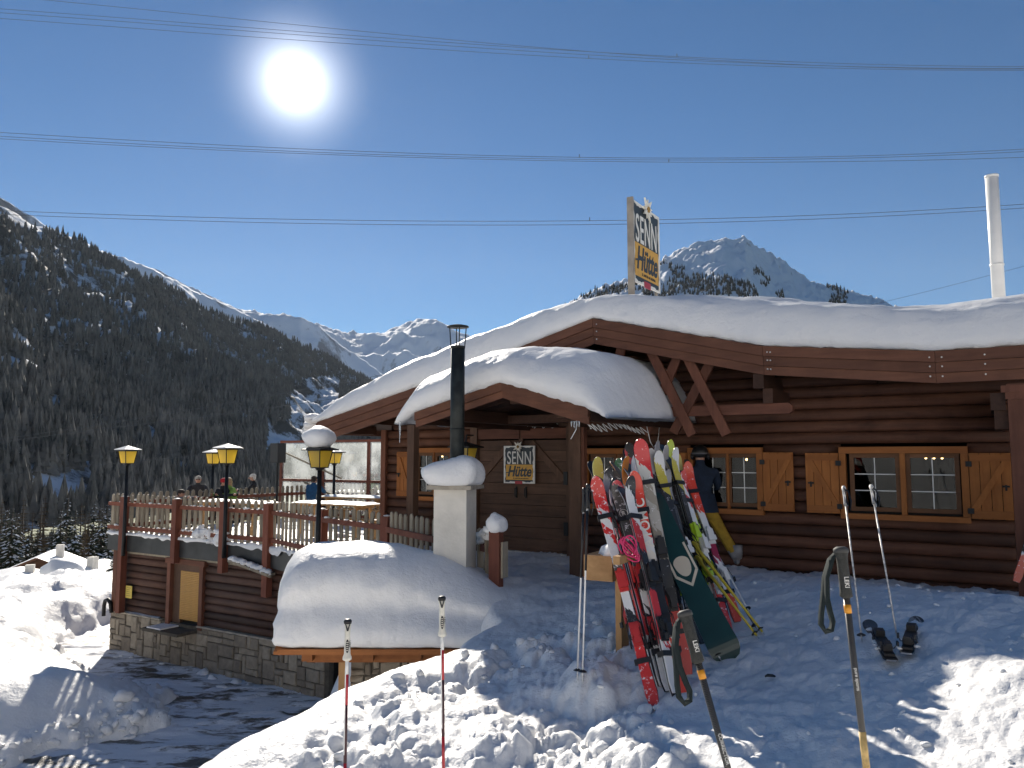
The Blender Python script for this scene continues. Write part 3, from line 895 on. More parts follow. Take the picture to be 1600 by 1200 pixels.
# carved braces, beam and beam ends under the gable
m = MB(); m.prism([(2.55, 2.40), (5.02, 2.40), (5.07, 2.36), (5.07, 2.29), (5.02, 2.255), (2.55, 2.255)], lambda p, q, t: (p, t, q), -1.01, -.87); m.build('tie_beam', M['beam'], LODGE)
for (a, b, off) in (((3.09, 3.24), (3.70, 1.98), 0), ((3.50, 3.16), (2.95, 2.0), .055), ((3.63, 3.14), (4.19, 1.98), 0), ((4.00, 3.06), (3.40, 2.02), .055), ((2.62, 3.30), (2.35, 2.45), .0)):
    m = MB(); m.bar((a[0], -1.06 + off, a[1]), (b[0], -1.06 + off, b[1]), .135, .05, (0, 1, 0)); m.build('cross_brace', M['beamz'], LODGE)
for (x0, x1, z0, z1, y0) in ((4.60, 4.74, 2.60, 2.80, -1.16), (4.70, 4.83, 2.40, 2.60, -1.06), (7.33, 7.48, 2.22, 2.42, -1.10), (7.36, 7.50, 2.0, 2.22, -1.04), (2.10, 2.30, 3.02, 3.30, -1.16)):
    m = MB(); m.box(x0, x1, y0, .0, z0, z1); m.build('beam_end', M['soffit'], LODGE)
m = MB(); m.box(2.5, 2.75, -.95, -.80, 2.1, 3.2); m.build('gable_post', M['soffit'], LODGE)

# snow on the main roof: rounded front, back over the whole roof
def roof_snow():
    sky = [(-4.35, 2.42), (-3.95, 2.66), (-3.52, 2.82), (-2.52, 3.22), (-1.29, 3.64), (-.16, 3.93), (.76, 4.09), (1.62, 4.20), (2.31, 4.255), (3.17, 4.20), (4.70, 3.975), (5.6, 3.79), (6.26, 3.69), (6.64, 3.665), (7.2, 3.66), (7.74, 3.67), (9.6, 3.68)]
    xs = np.linspace(-3.78, 9.6, 210)
    ys = np.concatenate([np.linspace(0, 1, 26), np.linspace(1.15, 9, 22)])
    P = np.zeros((len(xs), len(ys) + 3, 3))
    for i, x in enumerate(xs):
        zb = fz(x) + .012
        zt = float(np.interp(x, [p[0] for p in sky], [p[1] for p in sky]))
        th = zt - zb
        lip = .07 + .05 * float(perlin(np.array([x * .9]), np.array([3.3]), 4)[0])
        for j, y in enumerate(ys):
            t = min(y / .85, 1.0)
            prof = math.sin(t * math.pi / 2) ** .62
            step = .085 * math.sin(min(t, 1) * math.pi * 2.0) * (1 - t * .3)
            zz = zb + th * (.22 + .78 * prof) + step * th
            if y > 1: zz += .05 * (y - 1) * math.exp(-(y - 1)) - .035 * max(0, y - 3)
            P[i, j + 3] = (x, -OV - lip * (1 - t) + y, zz)
        P[i, 2] = (x, -OV - lip * 1.05, zb + th * .12)
        P[i, 1] = (x, -OV - lip * .75, zb + .0)
        P[i, 0] = (x, -OV + .08, zb + .0)
    X, Y = P[:, 3:, 0], P[:, 3:, 1]
    P[:, 3:, 2] += .045 * fbm(X * .8, Y * 1.6, 3, 401) + .013 * fbm(X * 3, Y * 6, 4, 411)
    wave = .05 * np.exp(-((Y + OV - .42) / .12) ** 2) * np.clip((X - 2.5) / 2, 0, 1) * np.sin(X * 1.9)
    P[:, 3:, 2] += wave
    P[:, 1:9, 1] += .018 * fbm(P[:, 1:9, 0] * 3.5, P[:, 1:9, 2] * 9, 4, 21, .6)
    P[:, 1:3, 2] += .022 * fbm(P[:, 1:3, 0] * 5, P[:, 1:3, 2] * 0, 3, 23)
    # round off the left end
    e = np.clip((xs + 3.78) / .5, 0, 1)
    for i in range(len(xs)):
        if e[i] < 1:
            zb = fz(xs[i]) + .012
            P[i, 3:, 2] = zb + (P[i, 3:, 2] - zb) * (.35 + .65 * math.sin(e[i] * math.pi / 2))
    m = MB(); m.grid(P)
    a = len(P[0])
    m.f.append(tuple(range(a))[::-1]); m.m.append(0)
    o = m.build('roof_snow', M['snow'], LODGE, True)
    tag(o, 'thick wind-smoothed snow on the main roof')
    # broken lump of snow hanging at the left corner of the eave
    b = MB()
    for k in range(6): b.blob((-3.95 - .12 * k + random.uniform(-.05, .05), -1.0 + .1 * k, 2.42 - .05 * k + random.uniform(-.04, .04)), (.16, .2, .10), k, 2, .3)
    b.build('snow_lump', M['snow'], LODGE, True)
roof_snow()

# icicles
def icicle(x, y, z, L, parent, r=.012):
    m = MB(); pts = [(x + random.uniform(-.004, .004), y, z - L * t) for t in np.linspace(0, 1, 7)]
    m.tube(pts, [r * (1 - t) + .0025 + random.uniform(0, .003) for t in np.linspace(0, 1, 7)], 6); return m.build('icicle', M['ice'], parent, True)
def ice_mat():
    m_, n, l, b = new_mat('ice')
    b.inputs['Base Color'].default_value = (.85, .9, .93, 1); b.inputs['Roughness'].default_value = .1
    b.inputs['Transmission Weight'].default_value = .6; b.inputs['IOR'].default_value = 1.31
    return m_
M['ice'] = ice_mat()

# ------------------------------------------------------------------ windows and shutters
def window(x0, x1, lights, parent, z0=.82, z1=1.81, glow=True):
    """outer width x0..x1 with header and sill; lights: list of (a,b) glass widths"""
    w = bpy.data.objects.new('window', None); C.objects.link(w); w.parent = parent
    def bx(name, a, b, y0, y1, c, d, mat): 
        m = MB(); m.box(a, b, y0, y1, c, d); return m.build(name, mat, w)
    bx('header', x0, x1, -.135, -.02, z1 - .09, z1, M['shutterx'])
    bx('sill', x0, x1, -.150, -.02, z0, z0 + .075, M['shutterx'])
    bx('jamb', x0, x0 + .085, -.130, -.02, z0 + .077, z1 - .092, M['shutter'])
    bx('jamb', x1 - .085, x1, -.130, -.02, z0 + .077, z1 - .092, M['shutter'])
    for i, (a, b) in enumerate(lights):
        lo, hi = z0 + .165, z1 - .15
        f = .055
        for (p, q, c, d) in ((a - f, a, lo - f, hi + f), (b, b + f, lo - f, hi + f), (a, b, lo - f, lo), (a, b, hi, hi + f)):
            bx('sash', p, q, -.085, -.03, c, d, M['wframe'])
        bx('pane', a, b, -.052, -.046, lo, hi, M['glass'])
        cx = (a + b) / 2
        bx('glazing_bar', cx - .006, cx + .006, -.060, -.053, lo, hi, M['whitepaint'])
        for t in (1 / 3, 2 / 3):
            zz = lo + (hi - lo) * t
            bx('glazing_bar', a, b, -.0605, -.0535, zz - .006, zz + .006, M['whitepaint'])
        if i < len(lights) - 1:
            c2 = lights[i + 1][0]
            bx('mullion', b + f + .002, c2 - f - .002, -.118, -.02, z0 + .077, z1 - .092, M['shutter'])
    # dark reveals so no light leaks round the sashes
    m = MB(); m.box(x0 + .02, x1 - .02, -.03, .05, z0 + .03, z0 + .11); m.box(x0 + .02, x1 - .02, -.03, .05, z1 - .1, z1 - .04)
    m.box(x0, x0 + .09, -.03, .05, z0, z1); m.box(x1 - .09, x1, -.03, .05, z0, z1); m.build('reveal', M['dark'], w)
    return w

def shutter(x0, x1, z0, z1, hinge, parent, latch=True):
    """hinge = -1: hung on its left edge, +1: on its right"""
    s = bpy.data.objects.new('shutter', None); C.objects.link(s); s.parent = parent
    n = 4; wd = (x1 - x0) / n
    for k in range(n):
        m = MB(); m.box(x0 + k * wd + .003, x0 + (k + 1) * wd - .003, -.138, -.112, z0, z1); m.build('plank', M['shutter'], s)
    for zz in (z0 + .02, z1 - .105):
        m = MB(); m.box(x0 + .015, x1 - .015, -.160, -.139, zz, zz + .085); m.build('batten', M['shutterx'], s)
    a, b = ((x0 + .03, z0 + .10), (x1 - .06, z1 - .10)) if hinge < 0 else ((x1 - .03, z0 + .10), (x0 + .06, z1 - .10))
    m = MB(); m.bar((a[0], -.149, a[1]), (b[0], -.149, b[1]), .07, .020, (0, 1, 0)); m.build('brace', M['shutter'], s)
    xl = x1 - .075 if hinge < 0 else x0 + .075
    if latch:
        m = MB(); zc = (z0 + z1) / 2
        m.box(xl - .04, xl + .04, -.176, -.162, zc - .012, zc + .012); m.box(xl - .012, xl + .012, -.18, -.162, zc - .055, zc + .02); m.build('latch', M['iron'], s)
    xh = x0 if hinge < 0 else x1
    for zz in (z0 + .10, z1 - .14):
        m = MB(); m.box(xh - .035, xh + .035, -.166, -.1605, zz - .035, zz + .035); m.build('hinge', M['iron'], s)
    return s

window(5.485, 7.045, [(5.67, 6.19), (6.37, 6.89)], LODGE)
shutter(5.035, 5.480, .885, 1.725, 1, LODGE); shutter(7.05, 7.52, .88, 1.722, -1, LODGE)
window(3.295, 4.43, [(3.47, 3.87), (3.955, 4.33)], LODGE)
shutter(4.435, 4.87, .888, 1.736, -1, LODGE); shutter(2.86, 3.29, .888, 1.736, 1, LODGE)
window(1.47, 2.62, [(1.66, 2.03), (2.14, 2.46)], LODGE)
window(-2.21, -1.20, [(-2.05, -1.74), (-1.62, -1.36)], LODGE, .845, 1.84)
shutter(-2.57, -2.215, .915, 1.768, 1, LODGE)

# lit pendant lamps inside, seen through the right-hand window
def lamp_glow(name, col, strength):
    m_, n, l, b = new_mat(name)
    b.inputs['Emission Color'].default_value = (*col, 1); b.inputs['Emission Strength'].default_value = strength
    return m_
M['bulb'] = lamp_glow('warm_bulb', (1, .62, .25), 9.0)
for i, (x, zz) in enumerate(((6.52, 1.66), (6.62, 1.66), (6.72, 1.66), (4.02, 1.63), (-1.98, 1.68))):
    t = thing('pendant_lamp', ['small lit pendant lamp inside right window, nearest the middle post', 'middle one of three lit pendant lamps inside the right window', 'last of three lit pendant lamps inside the right window', 'dim lit pendant lamp inside the window behind the standing skier', 'single lit pendant lamp inside the small window left of the door'][i], 'lamp', to_w((x, .55, zz)), -HA, 'lit lamps inside the lodge')
    m = MB(); m.blob((0, 0, 0), (.017, .017, .02), i, 2, 0); m.build('bulb', M['bulb'], t, True)
    m = MB(); m.tube([(0, 0, .02), (0, 0, .03), (0, 0, .055)], [.034, .028, .008], 10); m.tube([(0, 0, .05), (0, 0, 2.29 - zz)], .004, 5); m.build('lamp_shade', M['iron'], t)

# ------------------------------------------------------------------ the big door
DOOR = bpy.data.objects.new('door', None); C.objects.link(DOOR); DOOR.parent = LODGE
zz = -.12; k = 0
while zz < 1.96:
    h = .19
    m = MB(); m.box(-.66, 1.16, -.06 - .004 * (k % 2), -.02, zz + .003, min(zz + h, 1.965) - .003); m.build('plank', M['door'], DOOR); zz += h; k += 1
for (a, b) in ((-.66, .225), (.255, 1.16)):
    m = MB(); m.box(a, b, -.115, -.03, 1.99, 2.17); m.build('header_board', M['beam'], DOOR)
m = MB(); m.box(.20, .28, -.095, -.05, 1.8, 2.185); m.build('center_post', M['doorz'], DOOR)
m = MB(); m.bar((.45, -.078, 1.93), (1.10, -.078, 1.28), .11, .03, (0, 1, 0)); m.build('brace', M['doorz'], DOOR)
m = MB(); m.bar((.03, -.078, 1.93), (-.62, -.078, 1.28), .11, .03, (0, 1, 0)); m.build('brace', M['doorz'], DOOR)
for (a, b) in ((-.82, -.67), (1.17, 1.30)):
    m = MB(); m.box(a, b, -.14, -.02, -.2, 2.3); m.build('door_post', M['doorz'], DOOR)
m = MB(); m.box(-.95, 1.45, -.13, -.02, 2.19, 2.31); m.build('lintel', M['door'], DOOR)
m = MB(); m.box(-.66, 1.16, -.14, -.065, -.12, .03); m.build('threshold', M['plaster'], DOOR)
for sx in (.14, .34):
    m = MB(); m.box(sx - .012, sx + .012, -.085, -.066, .95, 1.15); m.tube([(sx, -.075, 1.12), (sx, -.13, 1.12), (sx, -.13, .98), (sx, -.075, .98)], .009, 6); m.build('handle', M['iron'], DOOR)
for zz in (.35, 1.2):
    m = MB(); m.box(1.12, 1.2, -.152, -.141, zz, zz + .22); m.build('hinge', M['iron'], DOOR)

# ------------------------------------------------------------------ porch
PY = -3.2
def pl(px, py): return at_l(px, py, PY)
pL, pP, pR = pl(660, 641), pl(785, 597), pl(906, 633)
PX0, PXP, PX1 = pL.x, pP.x, pR.x
PZ0, PZP, PZ1 = pL.z, pP.z, pR.z
PORCH = bpy.data.objects.new('porch', None); C.objects.link(PORCH); PORCH.parent = LODGE
def pz(x): return PZ0 + (PZP - PZ0) * (x - PX0) / (PXP - PX0) if x < PXP else PZP + (PZ1 - PZP) * (x - PXP) / (PX1 - PXP)
for (a, b) in ((PX0 - .12, PXP), (PXP, PX1 + .12)):
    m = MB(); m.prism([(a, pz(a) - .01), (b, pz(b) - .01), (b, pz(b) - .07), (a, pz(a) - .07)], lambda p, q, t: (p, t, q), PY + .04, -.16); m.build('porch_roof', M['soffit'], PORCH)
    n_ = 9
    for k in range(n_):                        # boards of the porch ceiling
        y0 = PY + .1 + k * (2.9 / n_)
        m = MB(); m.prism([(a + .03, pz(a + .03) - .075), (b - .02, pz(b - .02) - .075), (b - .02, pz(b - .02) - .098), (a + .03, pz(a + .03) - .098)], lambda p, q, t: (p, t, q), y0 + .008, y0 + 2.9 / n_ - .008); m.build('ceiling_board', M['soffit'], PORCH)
    for (c0, c1, st) in ((.0, .115, -.03), (.118, .21, .0)):
        m = MB(); m.prism([(a, pz(a) - c0), (b, pz(b) - c0), (b, pz(b) - c1), (a, pz(a) - c1)], lambda p, q, t: (p, t, q), PY + st, PY + .035); m.build('fascia_board', M['fascia'], PORCH)
m = MB(); m.box(PX1 + .06, PX1 + .125, PY + .06, -.1, PZ1 - .20, PZ1 - .065); m.build('eave_board', M['soffit'], PORCH)
m = MB(); m.box(PX0 - .125, PX0 - .06, PY + .06, -.1, PZ0 - .20, PZ0 - .065); m.build('eave_board', M['soffit'], PORCH)
# two purlins and the posts carrying them
for x in (PX0 + .45, PXP, PX1 - .45):
    m = MB(); m.box(x - .07, x + .07, PY + .3, -.02, pz(x) - .27, pz(x) - .10); m.build('purlin', M['soffit'], PORCH)
for (a, b) in ((893, 911),):
    q0, q1 = at_l(a, 700, -1.65), at_l(b, 700, -1.65)
    m = MB(); m.box(q0.x, q1.x, -1.74, -1.58, -.15, 2.2); m.build('post', M['doorz'], PORCH)
    m = MB(); m.box(q1.x + .003, q1.x + .05, -1.72, -1.62, -.1, 2.1); m.build('post_strip', M['beamz'], PORCH)
m = MB(); m.box(PX0 + .35, PX1 - .1, -1.76, -1.56, 2.18, 2.30); m.build('cross_beam', M['soffit'], PORCH)
m = MB(); m.box(-.98, -.84, -1.74, -1.60, -.15, 2.2); m.build('post', M['doorz'], PORCH)

# wire of the fairy lights looped along the porch eaves
def loops(pts, parent, r=.006):
    m = MB(); m.tube(pts, r, 5); m.build('light_cable', M['whitepaint'], parent, True)
P_ = []
for t in np.linspace(0, 1, 90):
    y = PY + .15 + 1.9 * t
    P_.append((PX1 + .02 + .05 * math.cos(t * 75), y + .05 * math.sin(t * 75), PZ1 - .24 - .05 * math.sin(t * 75 + 1.2) - .03 * math.sin(t * 9)))
loops(P_, PORCH)
P_ = [(PX1 + .05, PY + 2.05, PZ1 - .2), (PX1 + .06, PY + 2.15, PZ1 - .42), (PX1 + .05, PY + 2.3, PZ1 - .5), (PX1 + .04, PY + 2.5, PZ1 - .42), (PX1 + .05, PY + 2.55, PZ1 - .2)]
loops(P_, PORCH)
P_ = [(PX1 - .1, PY + .1, PZ1 - .18), (PX1 - .08, PY + .05, PZ1 - .3), (PX1 - .14, PY + .02, PZ1 - .42)]
loops(P_, PORCH)
P_ = [(-.1 + 1.15 * t, -.20, 2.20 + .035 * math.sin(t * 40) + (.12 if 0 < (t * 7 % 1) < .12 else 0)) for t in np.linspace(0, 1, 70)]
loops(P_, PORCH)

# porch snow: a deep rounded cushion
def porch_snow():
    sky = [(617, 652), (628, 633), (640, 620), (700, 578), (740, 560), (780, 546), (820, 540), (880, 539), (925, 547), (960, 558), (985, 574), (1000, 590), (1040, 609), (1062, 628), (1072, 652)]
    top = [at_l(a, b, PY + .75) for a, b in sky]
    tx, tz = [p.x for p in top], [p.z for p in top]
    x0, x1 = PX0 - .42, PX1 + .42
    xs = np.linspace(x0, x1, 120)
    ys = np.linspace(0, 3.3, 50)
    P = np.zeros((len(xs), len(ys) + 3, 3))
    for i, x in enumerate(xs):
        xb = min(max(x, PX0 - .12), PX1 + .12)
        zb = pz(xb) + .008
        # thickness read off the skyline, stretched over the roof width
        zt = float(np.interp(x0 + (x - x0) * 1.0, tx, tz))
        th = max(zt - zb, .12)
        el = min((x - x0) / .34, 1); er = min((x1 - x) / .75, 1)
        rnd = math.sin(max(el, 0) * math.pi / 2) ** .6 * math.sin(max(er, 0) * math.pi / 2) ** .5
        lip = .10 + .04 * math.sin(x * 2.1)
        sagl = max(0, (PX0 - .12 - x)) * .55; sagr = max(0, x - PX1 - .12) * .45
        for j, y in enumerate(ys):
            t = min(y / .95, 1.0)
            prof = math.sin(t * math.pi / 2) ** .7
            ledge = .10 * math.exp(-((t - .52) / .10) ** 2) * (1 if x < PXP else .2)
            zz = zb + th * rnd * (.30 + .70 * prof) - th * ledge * .6
            if y > .95: zz += .03 * (y - .95)
            P[i, j + 3] = (x, PY - lip * (1 - t) + y, zz - sagl - sagr)
        P[i, 2] = (x, PY - lip * 1.05, zb + th * .16 * rnd - sagl - sagr)
        P[i, 1] = (x, PY - lip * .8, zb - sagl - sagr - .01)
        P[i, 0] = (x, PY + .05, zb - sagl - sagr)
    X, Y = P[:, 3:, 0], P[:, 3:, 1]
    P[:, 3:, 2] += .035 * fbm(X * 1.1, Y * 1.3, 3, 431) + .007 * fbm(X * 4, Y * 6, 4, 441)
    P[:, 1:9, 1] += .014 * fbm(P[:, 1:9, 0] * 4, P[:, 1:9, 2] * 10, 4, 24, .6)
    P[:, 1:3, 2] += .02 * fbm(P[:, 1:3, 0] * 6, P[:, 1:3, 2] * 0, 3, 25)
    m = MB(); m.grid(P); a = P.shape[1]; n_ = P.shape[0]
    m.f.append(tuple(range(a))[::-1]); m.m.append(0)
    m.f.append(tuple(range((n_ - 1) * a, n_ * a))); m.m.append(0)
    # underside of the overhanging snow at both eaves
    o = m.build('porch_snow', M['snow'], PORCH, True)
    tag(o, 'deep rounded snow cushion on the porch roof')
    c = pl(908, 640)
    for k in range(4): icicle(c.x - .06 + .035 * k, PY - .14, c.z - .15, random.uniform(.05, .11), PORCH, .010)
    q = pl(627, 655); icicle(q.x + .02, PY - .05, q.z + .02, .36, PORCH, .016)
porch_snow()

# wall lantern beside the door
def lantern_head(t, s=1.0, roof=True, z=0.0, snow=False):
    """four-sided lantern, wider at the top: frame bars, amber panes, pyramid roof"""
    h, a, b = .33 * s, .115 * s, .165 * s
    for k in range(4):
        an = k * math.pi / 2 + math.pi / 4
        c0, s0, c1, s1 = math.cos(an), math.sin(an), math.cos(an + math.pi / 2), math.sin(an + math.pi / 2)
        r2 = math.sqrt(2)
        A0, B0 = (a * r2 * c0, a * r2 * s0, z), (a * r2 * c1, a * r2 * s1, z)
        A1, B1 = (b * r2 * c0, b * r2 * s0, z + h), (b * r2 * c1, b * r2 * s1, z + h)
        m = MB(); m.add([A0, B0, B1, A1], [(0, 1, 2, 3)]); m.build('pane', M['amber'], t)
        m = MB(); m.tube([A0, A1], .011 * s, 5); m.tube([A0, B0], .010 * s, 5); m.tube([A1, B1], .010 * s, 5); m.build('frame_bar', M['iron'], t)
    w = .255 * s
    m = MB()
    v = [(-w, -w, z + h), (w, -w, z + h), (w, w, z + h), (-w, w, z + h), (-w, -w, z + h + .018), (w, -w, z + h + .018), (w, w, z + h + .018), (-w, w, z + h + .018), (0, 0, z + h + .12 * s)]
    m.add(v, [(3, 2, 1, 0), (0, 1, 5, 4), (1, 2, 6, 5), (2, 3, 7, 6), (3, 0, 4, 7), (4, 5, 8), (5, 6, 8), (6, 7, 8), (7, 4, 8)])
    m.build('lantern_roof', M['iron'], t)
    m = MB(); m.blob((0, 0, z + h * .45), (.035 * s, .035 * s, .07 * s), 1, 2, 0); m.build('bulb', M['whitepaint'], t, True)
    k = 1.0
    if roof:
        m = MB()
        v2 = [(x * .96, y * .96, zz + .022) for (x, y, zz) in v[4:]]
        m.add(v2 + [(x * .97, y * .97, zz - .016) for (x, y, zz) in v2[:4]], [(0, 1, 4), (1, 2, 4), (2, 3, 4), (3, 0, 4), (5, 6, 1, 0), (6, 7, 2, 1), (7, 8, 3, 2), (8, 5, 0, 3)]); m.build('snow', M['snow'], t)
    if snow:
        m = MB(); m.blob((-.03, 0, z + h + .22 * s), (.33 * s, .31 * s, .25 * s), 8, 3, .10, -.16 * s); m.build('snow_cap', M['snow'], t, True)

q = at_l(738, 708, -1.72)
t = thing('wall_lantern', 'black lantern with amber glass on the porch post left of the door', 'lantern', to_w((q.x, -1.9, 1.55)), -HA)
lantern_head(t, .80, False)
m = MB(); m.tube([(0, 0, .35), (0, .02, .46), (0, .2, .46)], .014, 6); m.build('bracket', M['iron'], t)

# ------------------------------------------------------------------ lettering helper
def text_mesh(name, body, size, mat, parent, loc, rot=(math.pi / 2, 0, 0), sx=1.0, shear=0.0, depth=.002, bold=0.0, align='CENTER', space=1.0):
    cu = bpy.data.curves.new(name, 'FONT'); cu.body = body; cu.size = size; cu.extrude = depth; cu.shear = shear; cu.offset = bold
    cu.align_x = align; cu.align_y = 'CENTER'; cu.space_character = space
    o = bpy.data.objects.new(name, cu); C.objects.link(o)
    dg = bpy.context.evaluated_depsgraph_get()
    me = bpy.data.meshes.new_from_object(o.evaluated_get(dg))
    bpy.data.objects.remove(o); bpy.data.curves.remove(cu)
    me.materials.clear(); me.materials.append(mat)
    n_ = obj(name, me, parent); n_.location = loc; n_.rotation_euler = rot; n_.scale = (sx, 1, 1)
    return n_

M['sign_dark'] = plain('sign_slate', (.030, .042, .050), .5, 0, .1, 20)
M['sign_gold'] = plain('sign_amber', (.66, .36, .055), .5, 0, .1, 12)
M['sign_white'] = plain('sign_white', (.78, .76, .70), .55, 0, .08, 30)
M['sign_red'] = plain('sign_red', (.42, .035, .045), .5)
M['petal'] = plain('edelweiss_petal', (.80, .76, .66), .7, 0, .12, 40)
M['pistil'] = plain('edelweiss_heart', (.36, .22, .06), .7, 0, .4, 60)

def hut_sign(t, W, H):
    """slate board with white wavy border, SENN above Hütte, edelweiss on the top edge. Local: x across, z up, front at -y"""
    m = MB(); m.box(-W / 2, W / 2, 0, .03, 0, H); m.build('board', M['sign_dark'], t)
    b = .036 * W / .62
    for (x0, x1, z0, z1, nm) in ((-W / 2 - .008, -W / 2 + b * .7, -.006, H + .006, 0), (W / 2 - b * .7, W / 2 + .008, -.006, H + .006, 0), (-W / 2 + b * .72, W / 2 - b * .72, H - b * .6, H + .006, 1), (-W / 2 + b * .72, W / 2 - b * .72, -.006, b * .6, 1)):
        n_ = 16; m = MB(); ps, qs = [], []
        for k in range(n_ + 1):
            tt = k / n_; wv = .008 * math.sin(tt * 17 + x0 * 9) * W / .62 + .005 * math.sin(tt * 41) * W / .62
            if nm == 0:
                zz = z0 + (z1 - z0) * tt
                ps.append((x0 + (wv if x0 > 0 else 0), zz)); qs.append((x1 + (wv if x0 < 0 else 0), zz))
            else:
                xx = x0 + (x1 - x0) * tt
                ps.append((xx, z0 + (wv if z0 > .1 else 0))); qs.append((xx, z1 + (wv if z0 < .1 else 0)))
        V = [(p[0], -.010, p[1]) for p in ps] + [(p[0], -.010, p[1]) for p in qs] + [(p[0], .012, p[1]) for p in ps] + [(p[0], .012, p[1]) for p in qs]
        N = n_ + 1; F = []
        for k in range(n_): F += [(k, k + 1, N + k + 1, N + k), (2 * N + k, k, k + 1, 2 * N + k + 1)[::-1], (N + k, N + k + 1, 3 * N + k + 1, 3 * N + k)[::-1]]
        m.add(V, F); m.build('border', M['sign_white'], t)
    m = MB(); m.box(-W * .44, W * .445, -.006, .004, H * .085, H * .50); m.build('gold_field', M['sign_gold'], t)
    text_mesh('lettering', 'SENN', H * .50, M['sign_white'], t, (0, -.005, H * .665), sx=.60 * W / H * 1.03, bold=.002 * H, space=1.08, depth=.004)
    text_mesh('lettering', 'Hütte', H * .40, M['sign_dark'], t, (0, -.0085, H * .305), sx=.82 * W / H, shear=.28, bold=.010 * H, depth=.003)
    m = MB(); m.bar((-W * .43, -.010, H * .275), (-W * .12, -.010, H * .325), .022 * H, .005, (0, 1, 0)); m.build('flourish', M['sign_dark'], t)
    text_mesh('lettering', 'ST. ANTON AM ARLBERG', H * .048, M['sign_dark'], t, (.06 * W, -.0085, H * .125), sx=.95 * W / H, depth=.002)
    m = MB(); m.box(-W * .13, W * .11, -.016, -.0105, -.025 * H, H * .055); m.build('red_tag', M['sign_red'], t)
    # edelweiss
    fl = bpy.data.objects.new('edelweiss', None); C.objects.link(fl); fl.parent = t; fl.location = (0, -.02, H * .985)
    rr = random.Random(4)
    for k in range(9):
        a = k * 2 * math.pi / 9 + .2; L = H * (.17 if k % 2 else .13)
        d = Vector((math.cos(a), 0, math.sin(a))); s_ = Vector((-math.sin(a), 0, math.cos(a)))
        w = H * .028
        pts = [d * H * .02, d * L * .5 + s_ * w, d * L, d * L * .5 - s_ * w]
        m = MB(); V = [p + Vector((0, -.02 - .006 * (k % 2) - (.01 if i == 2 else 0), 0)) for i, p in enumerate(pts)] + [p + Vector((0, -.008, 0)) for p in pts]
        m.add(V, [(0, 1, 2, 3), (7, 6, 5, 4), (0, 4, 5, 1), (1, 5, 6, 2), (2, 6, 7, 3), (3, 7, 4, 0)]); m.build('petal', M['petal'], fl)
    m = MB()
    for k in range(6): m.blob((H * .026 * math.cos(k * 1.047), -.03, H * .026 * math.sin(k * 1.047)), (H * .016,) * 3, k, 1, .1)
    m.blob((0, -.034, 0), (H * .02,) * 3, 9, 1, .1); m.build('flower_heart', M['pistil'], fl, True)

t = thing('door_sign', 'square hut sign with edelweiss hanging on the big wooden door', 'sign', to_w((.248, -.155, 1.213)), -HA)
hut_sign(t, .62, .645)
SIGN_B = at_y(989, 438, 12.0).z
SIGN_H = at_y(989, 311, 12.0).z - SIGN_B
ql = to_l(at_y(989, 440, 12.0))
sw = to_w((ql.x, ql.y + .59, 0))
M['signpost'] = plain('grey_timber', (.34, .30, .25), .8, 0, .2, 6)
# the board stands square to the lodge front and is read from the right-hand side
t = thing('roof_sign', 'tall hut sign with edelweiss standing on the snowy roof ridge', 'sign', (sw.x, sw.y, SIGN_B), -HA + math.pi / 2)
hut_sign(t, 1.14, SIGN_H)
m = MB(); m.box(-.63, -.582, -.03, .07, -.42, SIGN_H + .03); m.build('post', M['signpost'], t)
m = MB(); m.box(.50, .57, .032, .07, -.42, SIGN_H * .5); m.build('post', M['signpost'], t)
# ------------------------------------------------------------------ white flue on the roof
q = at_l(1561, 470, 2.2)
t = thing('white_flue', 'tall plain white flue pipe rising from the snowy roof', 'flue', to_w((q.x, 2.2, q.z - .4)), -HA)
h_ = at_l(1550, 276, 2.2).z - (q.z - .4)
m = MB(); m.tube([(0, 0, 0), (0, 0, h_)], .092, 20); m.build('pipe', M['whitepipe'], t, True)
for zz in (.95, h_ - .01):
    m = MB(); m.tube([(0, 0, zz), (0, 0, zz + .03)], .100, 20); m.build('collar', M['whitepipe'], t, True)
# ================================================================== the terrace house below the deck
TH = thing('terrace_house', 'lower terrace building with brown log walls on a stone base', 'building', HO, -HA)
TY = -.85
zz = -1.95; pitch = .158
def terr_log(x0, x1, z):
    log_piece(x0, x1, z, pitch / 2 - .002, M['log2'], TH, TY)
while zz < -.60:
    zc = zz + pitch / 2
    for (a, b) in ((-10.45, -8.55), (-7.27, -3.6)):
        if zc < -.58: terr_log(a, b, zc)
    zz += pitch
m = MB(); m.box(-10.60, -3.5, TY + .07, TY + .30, -3.0, -.55); m.build('wall_core', M['dark'], TH)
m = MB(); m.box(-10.62, -10.46, TY - .12, TY + .05, -1.97, -.55); m.build('corner_board', M['beamz'], TH)
m = MB(); m.box(-10.60, -10.48, TY + .06, 6.0, -3.0, -.55); m.build('side_wall', M['log2'], TH)
